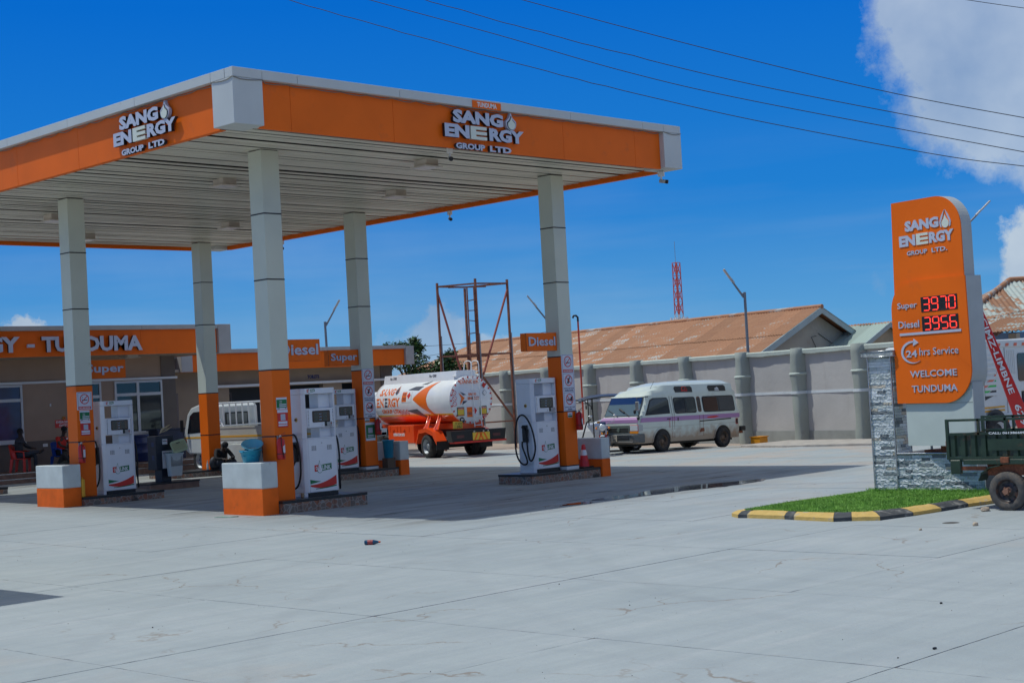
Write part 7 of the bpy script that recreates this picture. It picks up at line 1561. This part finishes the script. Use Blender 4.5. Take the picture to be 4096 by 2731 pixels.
g_ = n_('ShaderNodeNewGeometry'); t_ = n_('ShaderNodeTexNoise'); t_.inputs['Scale'].default_value = 5; t_.inputs['Detail'].default_value = 8; l_(g_.outputs['Position'], t_.inputs['Vector']); cr_2 = n_('ShaderNodeValToRGB'); cr_2.color_ramp.elements[0].position = .3; cr_2.color_ramp.elements[0].color = (.10, .27, .02, 1); cr_2.color_ramp.elements[1].position = .7; cr_2.color_ramp.elements[1].color = (.30, .58, .09, 1); l_(t_.outputs['Fac'], cr_2.inputs[0]); l_(cr_2.outputs[0], pb_.inputs['Base Color'])
gr = MB(); rg = random.Random(21); cnt = 0; vs_ = []; fs_ = []
while cnt < 42000:
    x = rg.uniform(3.7, 7.55); y = rg.uniform(-11, -7.4)
    if not inside(x, y, inner_): continue
    if x > 7.45 and y < -7.96: continue
    h = rg.uniform(.02, .045) * (1.9 if x > 7.25 else 1) * (1.6 if rg.random() < .04 else 1); a = rg.uniform(0, 6.28); w_ = .005; dx, dy = math.cos(a) * w_, math.sin(a) * w_; lx, ly = rg.gauss(0, .022), rg.gauss(0, .022); q = len(vs_)
    vs_ += [(x - dx, y - dy, .093), (x + dx, y + dy, .093), (x + lx, y + ly, .095 + h)]; fs_.append((q, q + 1, q + 2)); cnt += 1
gr.v = vs_; gr.f = fs_; gr.m = [0] * len(fs_); gr.sm = [False] * len(fs_)
stuff(gr.build('grass', gm), 'short bright green lawn inside the striped kerb', 'grass')
dc = MB().lathe([(0, .006), (.06, .008), (.1, .006), (.13, .0)], org=(3.65, -11.44, 0), n=18); tag(dc.build('ground_cap', mat('cap_iron', (.07, .065, .06), .8, var=.3, vscale=30)), 'small dark round metal cap set in the concrete near the kerb', 'cover')

# ------------------------------------------------------------------ green cargo tricycle tail
CG = mat('cart_green', (.022, .045, .025), .4, var=.3, vscale=4, dirt=(.16, .065, .03), dscale=3.2, damt=.85, dthr=.58)
ca = thing('cargo_tricycle', 'rusty dark green tricycle cargo bed with a CALL number at the right edge', 'tricycle', (5.5, -11.36, 0), R(90))
# local x towards the left in view (+y world), local y = -x world => towards camera side
fr_ = MB()
def bar(b, a, c, w_=.022): b.box(tuple(min(p, q) - w_ for p, q in zip(a, c)), tuple(max(p, q) + w_ for p, q in zip(a, c)))
for side_y in (0.0, -1.15):
    for z in (1.365, 1.155, .79): bar(fr_, (-2.2, side_y, z), (.90, side_y, z), .018)
    for x_ in (.90, .38, -.06, -.7, -1.3, -1.9): bar(fr_, (x_, side_y, 1.155), (x_, side_y, 1.365), .018)
    for x_ in (.90, -2.2): bar(fr_, (x_, side_y, .79), (x_, side_y, 1.36), .022)
fr_.build('bed_frame', CG, ca)
for side_y in (0.0, -1.15):
    b = MB(); xs_ = []; x = .86; i = 0; pts = []
    while x > -2.2:
        d = (.0, .0, -.035, -.035)[i % 4]; pts.append((x, side_y + d)); x -= (.07, .02, .06, .02)[i % 4]; i += 1
    b.add([(x, y, .81) for x, y in pts] + [(x, y, 1.14) for x, y in pts], [(j, j + 1, j + 1 + len(pts), j + len(pts)) for j in range(len(pts) - 1)]); b.build('corrugated_side', CG, ca)
bx('side_plate', (-2.2, .0, .90), (.24, .014, 1.07), CG, ca); text('CALL: 0613866094', (.21, .0185, 1.142), (-1, 0, 0), ZZ, .62, .035, WHITE, ca, depth=.002, bold=.03)
bx('bed_floor', (-2.2, -1.15, .73), (.9, 0, .77), CG, ca); bx('tread_plate', (-2.2, -.02, .69), (.65, .03, .765), CG, ca, c=.004); bx('end_bracket', (.70, -.04, .545), (.87, .03, .76), CG, ca, c=.01); bx('end_bracket_rail', (.30, -.03, .60), (.85, .0, .66), RUST, ca)
bx('tail_gate', (.88, -1.13, .8), (.92, -.02, 1.14), CG, ca, c=.005); bx('tail_hook', (.9, -.12, .95), (.98, -.06, 1.05), RUST, ca, c=.01)
bx('cross_member', (-.4, -1.1, .52), (.3, -.05, .69), RUST, ca); bx('chassis_rail', (-2.2, -.9, .5), (.5, -.8, .6), BLACK, ca); bx('hinge', (-.10, .02, .71), (.04, .05, .80), RUST, ca, c=.008)
mg = MB(); prf = [(.40, .44), (.36, .54), (.24, .63), (.05, .67)]; 
for (a, b_), (c, d) in zip(prf[:-1], prf[1:]): mg.add([(a, -.22, b_), (a, .05, b_), (c, .05, d), (c, -.22, d), (a + .012, -.22, b_ + .014), (a + .012, .05, b_ + .014), (c, .05, d + .016), (c, -.22, d + .016)], [(0, 1, 2, 3), (7, 6, 5, 4), (1, 5, 6, 2), (0, 3, 7, 4)])
mg.build('mudguard', CG, ca)
W_ = wheel(ca, -.04, -.03, .29, .29, .17, 1, rim=mat('cart_rim', (.05, .045, .045), .45, dirt=(.2, .08, .04), dscale=9, damt=.8, dthr=.5), tyre=mat('cart_tyre', (.085, .08, .075), .9, var=.25, vscale=14, dirt=(.20, .15, .11), dscale=6, damt=.6, dthr=.5)); W_.rotation_euler = (0, 0, R(90))
W2 = wheel(ca, -.04, -1.1, .29, .29, .17, -1); W2.rotation_euler = (0, 0, R(90)); MB().cyl((-.04, -1.1, .29), (-.04, -.05, .29), .04, n=8).build('axle', RUST, ca); hb_ = MB(); hb_.cyl((-.04, .04, .29), (-.04, .10, .29), .045, n=10)
for i in range(6): a = 2 * math.pi * i / 6; hb_.cyl((-.04 + .055 * math.cos(a), .05, .29 + .055 * math.sin(a)), (-.04 + .055 * math.cos(a), .075, .29 + .055 * math.sin(a)), .013, n=6)
hb_.build('rusty_hub', mat('hub_rust', (.28, .14, .09), .8), ca)
bx('cargo_board', (-2.2, -.9, 1.2), (-.35, -.5, 1.28), RUST, ca, c=.02); bx('dark_frame_bar', (-2.2, -.6, 1.48), (-.3, -.54, 1.56), BLACK, ca); bx('dark_frame_bar', (-.36, -.6, 1.25), (-.3, -.54, 1.5), BLACK, ca)

# ------------------------------------------------------------------ white crane truck far right
kt = thing('crane_truck', 'white truck cab with rust spots and a rear window behind the price pylon', 'truck', (17.75, -5.2, 0), R(-3)); 
# local +x to the right/away, near side y=0 faces -y ; heading -x
KW = mat('crane_white', (.62, .64, .63), .4, var=.05, coat=.2, dirt=(.25, .11, .05), dscale=3.5, damt=.7, dthr=.68)
kb = MB(); kb.prism([(-1.9, .8), (-1.85, 1.5), (-1.55, 2.5), (-1.2, 2.72), (2.6, 2.80), (2.7, 2.5), (2.7, 1.55), (.95, 1.5), (.95, 1.0), (.35, .75)], 0, 2.3, 'x' if False else 'y'); kb.build('cab', KW, kt, .05)
bx('roof_spoiler', (-1.0, -.03, 2.56), (2.65, .1, 2.76), KW, kt, c=.03)
for i in range(9): poly2([(0, 0), (.14, 0), (.17, .07), (.03, .07)], (-.9 + .38 * i, -.035, 2.60), XX, ZZ, .003, mat('coral_print', (.75, .16, .08), .5), kt, 'reflective_mark')
for i in range(8): bx('vent_louvre', (-.75, -.02, 1.45 + .125 * i), (-.2, .002, 1.53 + .125 * i), KW, kt, c=.01)
poly2([(0, 0), (.5, .12), (.52, .28), (0, .10)], (-.75, -.004, 1.36), XX, ZZ, .003, BLACK, kt, 'side_flash'); poly2([(0, .12), (.52, .30), (.53, .46), (0, .24)], (-.75, -.004, 1.36), XX, ZZ, .003, mat('flash_green', (.04, .5, .08), .5), kt, 'side_flash'); poly2([(0, .26), (.45, .46), (.62, .66), (.4, .52), (.0, .38)], (-.75, -.004, 1.36), XX, ZZ, .003, MATS['coral_print'], kt, 'side_flash')
for z_ in (1.16, 1.08): bx('amber_strip', (-.8, -.006, z_), (.1, .0, z_ + .045), MATS['stripe_amber'], kt)
poly2(rrect(.80, 1.75, 2.2, 2.42, .08), (0, -.004, 0), XX, ZZ, .01, DGLASS, kt, 'rear_side_window'); bx('cab_corner_seam', (.22, -.006, .9), (.25, .0, 2.6), mat('seam_grey', (.3, .3, .3), .6), kt)
for i in range(5): bx('pressed_rib', (.34 + .08 * i, -.012, 1.95), (.38 + .08 * i, .0, 2.5), KW, kt, c=.005)
bx('mudguard_panel', (-.9, -.05, .68), (.45, .0, 1.02), KW, kt, c=.03); bx('indicator', (-.2, -.09, .80), (.12, -.05, .91), mat('indicator_amber', (.8, .2, .02), .3), kt, c=.01)
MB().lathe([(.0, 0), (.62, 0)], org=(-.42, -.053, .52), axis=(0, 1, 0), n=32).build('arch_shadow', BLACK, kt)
W_ = wheel(kt, -.42, -.02, .52, .52, .28, -1, rim=WHITE); W_.rotation_euler = (0, 0, R(90)); W_ = wheel(kt, 2.9, -.02, .52, .52, .28, -1); W_.rotation_euler = (0, 0, R(90)); bx('dark_machinery', (.95, .0, .8), (4.0, 2.0, 1.5), BLACK, kt, c=.05)
bm = thing('crane_boom', 'slanting red boom with white lettering behind the price pylon', 'boom', (17.3, -5.9, 0)); RB = mat('boom_red', (.62, .012, .012), .35, coat=.3)
b0 = Vector((14.62, -6.36, 3.45)); b1 = Vector((15.36, -6.97, .62)); bd = (b1 - b0).normalized(); tocam = (CAM - b0); tocam.z = 0; tocam.normalize(); bs = bd.cross(tocam).normalized(); bn = bs.cross(bd)
Mb = Matrix((bs, bd, -bn)).transposed().to_4x4(); Mb.translation = b0 - Vector((17.3, -5.9, 0))
bb = MB(); Lb = (b1 - b0).length; bb.add([tuple(Mb @ Vector(p)) for p in [(-.07, 0, -.1), (.07, 0, -.1), (.07, 0, .1), (-.07, 0, .1), (-.17, Lb, -.14), (.17, Lb, -.14), (.17, Lb, .14), (-.17, Lb, .14)]], [(0, 1, 2, 3), (7, 6, 5, 4), (0, 4, 5, 1), (1, 5, 6, 2), (2, 6, 7, 3), (3, 7, 4, 0)]); bb.build('boom_arm', RB, bm, .015)
cdir = Vector(tuple((CAM - (b0 + b1) / 2).normalized())); un_ = (-bn if (-bn).dot(cdir) > 0 else bn)
for s_, t0, ln_, h_ in (('CIMZ-LIMBNE', .25, 1.75, .12), ('629-b', 2.25, .75, .13)):
    uz_ = un_.cross(bd).normalized(); o_ = b0 + bd * t0 + un_ * .155 - uz_ * .06 - Vector((17.3, -5.9, 0)); text(s_, o_, bd, uz_, ln_, h_, WHITE, bm, depth=.004, bold=.02)

# ------------------------------------------------------------------ trees behind the toilets
def leaf_tree(nm, base, clumps, trunk, lb, seed, nl=900):
    t = thing(nm, lb, 'tree', base); r_ = random.Random(seed)
    m1 = mat('leaf_dark', (.022, .065, .014), .42, rnd=None, var=.5, vscale=2.2, spec=.6); m2 = mat('leaf_light', (.07, .155, .03), .42, var=.35, vscale=3, spec=.6)
    tb = MB(); tb.cyl((0, 0, 0), (0, 0, trunk), .16, .09, 8)
    for c in clumps: tb.tube([(0, 0, trunk * .7), (c[0] * .5, c[1] * .5, (trunk + c[2]) / 2), c[:3]], [.07, .045, .02], 6)
    tb.build('trunk', mat('bark', (.12, .09, .06), .9, bump=.5), t)
    for ms, mm in ((0, m1), (1, m2)):
        b = MB(); vs_ = []; fs_ = []
        for (cx, cy, cz, cr) in clumps:
            for i in range(int(nl * cr * (.7 if ms == 0 else .4))):
                d = Vector((r_.gauss(0, 1), r_.gauss(0, 1), r_.gauss(0, 1))).normalized(); rad = cr * (r_.random() ** .4) * (1 if ms == 0 else 1.05); p = Vector((cx, cy, cz)) + Vector((d.x * rad, d.y * rad, d.z * rad * .85))
                a = Vector((r_.gauss(0, 1), r_.gauss(0, 1), r_.gauss(-.3, .6))).normalized(); s = a.orthogonal().normalized(); s = (Matrix.Rotation(r_.uniform(0, 6.28), 3, a) @ s); L_ = r_.uniform(.14, .24); w_ = L_ * .2; q = len(vs_)
                vs_ += [p, p + a * L_ * .5 + s * w_, p + a * L_, p + a * L_ * .5 - s * w_]; fs_.append((q, q + 1, q + 2, q + 3))
        b.v = vs_; b.f = fs_; b.m = [0] * len(fs_); b.sm = [False] * len(fs_); b.build('crown', mm, t)
rt = random.Random(5)
leaf_tree('leafy_tree', (34.3, 34.0, 0), [(-.7, .6, 4.35, .7), (-.3, .3, 4.55, .45), (.25, -.2, 4.55, .33), (.15, -.05, 4.9, .25), (-1.0, .9, 4.0, .7), (0, 0, 3.9, .8)], 3.2, 'leafy tree crown sprouting above the toilets roof', 3)
leaf_tree('leafy_tree', (35.3, 32.8, 0), [(-.9, .9, 3.1, .7), (-.3, .4, 3.2, .75), (.3, -.2, 3.3, .75), (.0, -.1, 3.8, .45), (.2, -.3, 4.1, .3), (.75, -.6, 3.0, .6), (-.6, .6, 2.4, .9), (.3, -.2, 2.4, .9)], 2.6, 'dense dark green tree between the toilets block and the rusty roof', 4, 1100)

# ------------------------------------------------------------------ people
def skin(name, joints, edges, m, parent, root=0, sub=2):
    me = bpy.data.meshes.new(name); me.from_pydata([j[:3] for j in joints], edges, []); o = bpy.data.objects.new(name, me); COL.objects.link(o)
    o.modifiers.new('skin', 'SKIN'); ss = o.modifiers.new('sub', 'SUBSURF'); ss.levels = sub; ss.render_levels = sub
    for i, j in enumerate(joints):
        r = j[3]; r = r if isinstance(r, tuple) else (r, r); me.skin_vertices[0].data[i].radius = r; me.skin_vertices[0].data[i].use_root = (i == root)
    dg = bpy.context.evaluated_depsgraph_get(); dg.update(); m2 = bpy.data.meshes.new_from_object(o.evaluated_get(dg)); bpy.data.objects.remove(o)
    for p in m2.polygons: p.use_smooth = True
    m2.materials.clear(); m2.materials.append(m); o = bpy.data.objects.new(name, m2); COL.objects.link(o); o.parent = parent; return o
def person(lb, loc, rz, P, shirt, pants, hairm, short_sleeve=False, hood=None, cap=None, grp=None):
    """P: dict of joints in local metres, facing -y"""
    t = thing('person', lb, 'person', loc, rz)
    J = []; E_ = []; ix = {}
    def add(n, p, r, par=None):
        ix[n] = len(J); J.append((*p, r)); 
        if par: E_.append((ix[par], ix[n]))
    V = {k: Vector(v) for k, v in P.items()}
    add('pelvis', V['pelvis'], (.13, .10)); add('chest', V['chest'], (.145, .10), 'pelvis'); add('neck0', V['neck'], .05, 'chest'); add('headb', V['head'] + (V['neck'] - V['head']) * .35, .062, 'neck0'); add('head', V['head'], (.078, .088), 'headb'); add('crown', V['head'] + (V['head'] - V['neck']).normalized() * .09, (.06, .065), 'head')
    for s in 'LR':
        add('sh' + s, V['sh' + s], .058, 'chest'); add('el' + s, V['el' + s], .042, 'sh' + s); add('wr' + s, V['wr' + s], .028, 'el' + s)
        hd = (V['hand' + s] - V['wr' + s]).normalized(); add('hand' + s, V['wr' + s] + hd * .07, (.038, .018), 'wr' + s)
        sd = hd.cross(ZZ); sd = sd.normalized() if sd.length > .1 else XX; pn = sd.cross(hd)
        for k, (o_, L_) in enumerate(((-.03, .065), (-.01, .08), (.01, .075), (.03, .058))):
            add('f%s%d' % (s, k), V['wr' + s] + hd * .10 + sd * o_, .010, 'hand' + s); add('g%s%d' % (s, k), V['wr' + s] + hd * (.10 + L_ * .6) + sd * o_ * 1.1 - pn * .012, .009, 'f%s%d' % (s, k)); add('h%s%d' % (s, k), V['wr' + s] + hd * (.10 + L_ * .8) + sd * o_ * 1.1 - pn * .035, .007, 'g%s%d' % (s, k))
        add('t' + s, V['wr' + s] + hd * .06 - sd * .05 - pn * .015, .011, 'hand' + s); add('u' + s, V['wr' + s] + hd * .095 - sd * .058 - pn * .03, .009, 't' + s)
        add('hip' + s, V['hip' + s], .088, 'pelvis'); add('kn' + s, V['kn' + s], .058, 'hip' + s); add('an' + s, V['an' + s], .040, 'kn' + s); add('toe' + s, V['toe' + s], (.042, .03), 'an' + s)
    body = skin('body', J, E_, SKIN, t)
    def cloth(nm, seq, m, extra=()):
        JJ = []; EE = []; mp = {}
        for ch in seq:
            prev = None
            for n, p, r in ch:
                if n not in mp: mp[n] = len(JJ); JJ.append((*p, r))
                if prev is not None: EE.append((mp[prev], mp[n]))
                prev = n
        return skin(nm, JJ, EE, m, t)
    fore = lambda a, b, k: V[a].lerp(V[b], k)
    tor = [('pelvis', V['pelvis'] + ZZ * .02, (.155, .125)), ('chest', V['chest'], (.17, .125)), ('neck', V['neck'].lerp(V['chest'], .35), (.085, .07))]
    arms = []
    for s in 'LR':
        a = [('chest', V['chest'], (.17, .125)), ('sh' + s, V['sh' + s], .075)]
        a += [('el' + s, fore('sh' + s, 'el' + s, .62), .058)] if short_sleeve else [('el' + s, V['el' + s], .056), ('wr' + s, fore('el' + s, 'wr' + s, .9), .040)]
        arms.append(a)
    cloth('shirt', [tor] + arms, shirt)
    legs = []
    for s in 'LR': legs.append([('pelvis', V['pelvis'], (.15, .12)), ('hip' + s, V['hip' + s], .105), ('kn' + s, V['kn' + s], .075), ('an' + s, fore('kn' + s, 'an' + s, .9), .056)])
    cloth('trousers', legs, pants)
    for s in 'LR':
        d = (V['toe' + s] - V['an' + s]); b = MB(); b.tube([V['an' + s] - d * .15 - ZZ * .02, V['an' + s] + d * .4 - ZZ * .02, V['toe' + s]], [.045, .05, .038], 8); b.build('shoe', mat('shoe_dark', (.02, .02, .022), .6), t)
    # head details: face looks along -y locally (P['look'])
    lk = V.get('look', Vector((0, -1, 0))).normalized(); upn_ = (V['head'] - V['neck']).normalized(); rt_ = lk.cross(upn_).normalized(); H_ = V['head'] + upn_ * .01
    hr = MB(); hr.sphere(H_ + upn_ * .035 - lk * .018, .098, 8, sc=(1, 1, 1.02)); hr.build('hair' if not hood else 'hood', hood or hairm, t)
    nz_ = MB(); nz_.cyl(H_ + lk * .082 + upn_ * .01, H_ + lk * .108 - upn_ * .02, .009, .016, 6); nz_.build('nose', SKIN, t)
    for q in (-1, 1): MB().sphere(H_ + lk * .082 + rt_ * (.032 * q) + upn_ * .018, .011, 5).build('eye', mat('eye_white', (.35, .32, .3), .3), t); MB().sphere(H_ + rt_ * (.088 * q) - upn_ * .005, .022, 5, sc=(.5, 1, 1.3)).build('ear', SKIN, t)
    MB().cyl(H_ + lk * .088 - upn_ * .045 - rt_ * .022, H_ + lk * .088 - upn_ * .045 + rt_ * .022, .008, n=6).build('mouth', mat('lip', (.09, .03, .025), .5), t)
    return t
BLK = mat('cloth_black', (.012, .012, .014), .85); CHAR = mat('cloth_charcoal', (.035, .035, .042), .85, var=.3, vscale=10); DEN = mat('denim_dark', (.03, .036, .05), .85, var=.3, vscale=14); OLV = mat('trousers_olive', (.06, .055, .04), .85); HAIR = mat('hair_black', (.008, .007, .007), .9)
REDT = mat('jersey_red', (.55, .02, .01), .7, var=.1)
FAC = math.atan2(-.66, .75)
def chair(nm_lb, loc, rz, m, grp='plastic garden chairs on the porch'):
    t = thing('plastic_chair', nm_lb, 'chair', loc, rz, grp)
    # facing -y ; seat .42
    s = MB(); s.prism(rrect(-.22, -.22, .22, .2, .06), .40, .425, 'z'); s.build('seat', m, t)
    b = MB(); rows = []
    for i in range(9):
        a = R(200 + 0 + (340 - 200) * i / 8); 
    P_ = [(-.25, .05), (-.25, .16), (-.17, .245), (0, .27), (.17, .245), (.25, .16), (.25, .05)]
    zt = [.64, .72, .84, .88, .84, .72, .64]
    vs_ = [(x, y, .42) for x, y in P_] + [(x * 1.04, y * 1.15 + .03, z) for (x, y), z in zip(P_, zt)]; n = len(P_)
    b.add(vs_ + [(x * .92, y - .02, z) for x, y, z in vs_], [(i, i + 1, i + 1 + n, i + n) for i in range(n - 1)] + [(i + 2 * n, i + 3 * n, i + 1 + 3 * n, i + 1 + 2 * n) for i in range(n - 1)] + [(i + n, i + n + 1, i + 3 * n + 1, i + 3 * n) for i in range(n - 1)], None, True); b.build('backrest', m, t)
    for q in (-1, 1):
        MB().tube([(q * .25, -.2, .44), (q * .26, -.2, .62), (q * .26, -.05, .65), (q * .26, .15, .66)], .022, 6).build('armrest', m, t)
        MB().prism([(q * .235, -.24), (q * .235, -.15), (q * .26, -.17), (q * .26, -.22)], 0, .42, 'z').build('leg', m, t)
        b = MB(); b.add([(q * .20, .14, .42), (q * .26, .14, .42), (q * .26, .24, .42), (q * .20, .24, .42), (q * .23, .22, 0), (q * .27, .22, 0), (q * .27, .28, 0), (q * .23, .28, 0)], [(0, 1, 2, 3), (7, 6, 5, 4), (0, 4, 5, 1), (1, 5, 6, 2), (2, 6, 7, 3), (3, 7, 4, 0)]); b.build('leg', m, t)
    return t
RZ1 = R(42); chair('red plastic chair holding the man on the phone', (7.62, 22.95, .49), RZ1, REDP)
sit = dict(pelvis=(0, .06, .52), chest=(0, .02, .90), neck=(0, .0, 1.06), head=(.0, -.03, 1.22), shL=(.19, .02, 1.0), elL=(.26, -.12, .78), wrL=(.16, -.34, .72), handL=(.1, -.42, .72), shR=(-.19, .02, 1.0), elR=(-.24, -.20, .90), wrR=(-.11, -.12, 1.13), handR=(-.09, -.06, 1.22),
           hipL=(.09, .0, .50), hipR=(-.09, .0, .50), knL=(.12, -.44, .50), anL=(.12, -.44, .08), toeL=(.13, -.60, .035), knR=(-.06, -.42, .58), anR=(.34, -.50, .60), toeR=(.44, -.60, .66), look=(0, -1, -.05))
sit['head'] = (.0, -.03, 1.24)
person('man in dark clothes talking on a phone, legs crossed on the red chair', (7.62, 22.95, .49), RZ1, sit, CHAR, DEN, HAIR)
ph = MB().box((-.01, -.03, -.07), (.01, .03, .07)); tag(ph.build('phone', BLACK, None, loc=(7.60, 22.80, 1.72)), 'dark phone held to the ear of the man on the red chair', 'phone')
BLP = mat('blue_plastic', (.01, .06, .33), .4)
chair('blue plastic chair under the man in the red jersey', (8.98, 22.8, .49), R(20), BLP)
s2 = dict(sit); s2.update(pelvis=(0, .06, .52), chest=(0, -.04, .90), neck=(0, -.08, 1.05), head=(0, -.13, 1.22), elL=(.25, -.16, .76), wrL=(.1, -.36, .66), handL=(.04, -.44, .66), elR=(-.25, -.16, .76), wrR=(-.1, -.36, .66), handR=(-.04, -.44, .66), knR=(-.12, -.44, .50), anR=(-.14, -.44, .08), toeR=(-.15, -.60, .035), look=(0, -1, -.45))
pr_ = person('man in a red football jersey half hidden behind the left column', (8.98, 22.8, .49), R(20), s2, REDT, BLK, HAIR, short_sleeve=True); MB().box((.06, -.16, .93), (.12, -.155, .98)).build('jersey_crest', WHITE, pr_)
s3 = dict(pelvis=(0, .12, .25), chest=(0, -.12, .58), neck=(0, -.20, .70), head=(0, -.27, .84), shL=(.19, -.1, .66), elL=(.26, -.30, .44), wrL=(.08, -.42, .42), handL=(.02, -.5, .43), shR=(-.19, -.1, .66), elR=(-.26, -.30, .44), wrR=(-.08, -.42, .42), handR=(-.02, -.5, .43), hipL=(.1, .08, .24), hipR=(-.1, .08, .24), knL=(.2, -.32, .48), anL=(.19, -.22, .07), toeL=(.2, -.38, .03), knR=(-.2, -.32, .48), anR=(-.19, -.22, .07), toeR=(-.2, -.38, .03), look=(0, -.8, -.6))
person('crouching man in black looking at his phone below the man in red', (8.38, 21.72, .33), R(45), s3, BLK, OLV, HAIR)
s4 = dict(pelvis=(0, .12, .12), chest=(0, -.10, .48), neck=(0, -.22, .60), head=(0, -.32, .69), shL=(.19, -.08, .56), elL=(.30, -.28, .32), wrL=(.12, -.42, .30), handL=(.05, -.5, .3), shR=(-.19, -.08, .56), elR=(-.30, -.28, .32), wrR=(-.12, -.42, .30), handR=(-.05, -.5, .3), hipL=(.1, .06, .1), hipR=(-.1, .06, .1), knL=(.30, -.30, .26), anL=(.34, -.42, -.15), toeL=(.36, -.58, -.21), knR=(-.12, -.32, .32), anR=(-.15, -.34, -.14), toeR=(-.16, -.50, -.21), look=(0, -.6, -.8))
person('hunched person in a black hooded top sitting on the far island', (11.18, 17.14, .30), R(-10), s4, BLK, DEN, HAIR, hood=BLK)
bg_ = MB(); bg_.sphere((10.98, 17.22, .48), .17, 8, sc=(1, .7, 1.2)); tag(bg_.build('backpack', mat('bag_dark', (.03, .035, .045), .6, var=.5, vscale=8)), 'dark backpack behind the hunched person on the island', 'bag')

# ------------------------------------------------------------------ just outside the frame
sh_ = thing('shadow_shelter', 'plain flat roofed shelter at the left whose shadow falls on the yard', 'shelter', (-10.9, -.9, 0)); bx('roof', (-3.4, -3.1, 3.0), (3.4, 3.1, 3.15), STEEL, sh_)  # invented shelter, added out of view to cast the shadow on the yard
for x_ in (-3.1, 3.1):
    for y_ in (-2.8, 2.8): bx('post', (x_ - .06, y_ - .06, 0), (x_ + .06, y_ + .06, 3.0), STEEL, sh_)
ow = thing('street_house', 'beige walled house with red tiled roof across the street', 'building', (0, 0, 0)); bx('house_wall', (-30, -62, 0), (34, -58, 4.2), mat('beige_wall', (.50, .40, .28), .9), ow); MB().prism([(-63, 4.2), (-60, 6.4), (-57, 4.2)], -32, 36, 'x').build('roof', mat('roof_red', (.40, .09, .05), .8), ow)
for i in range(9): bx('window', (-26 + 6.5 * i, -57.99, 1.4), (-24 + 6.5 * i, -57.95, 3.0), DGLASS, ow)
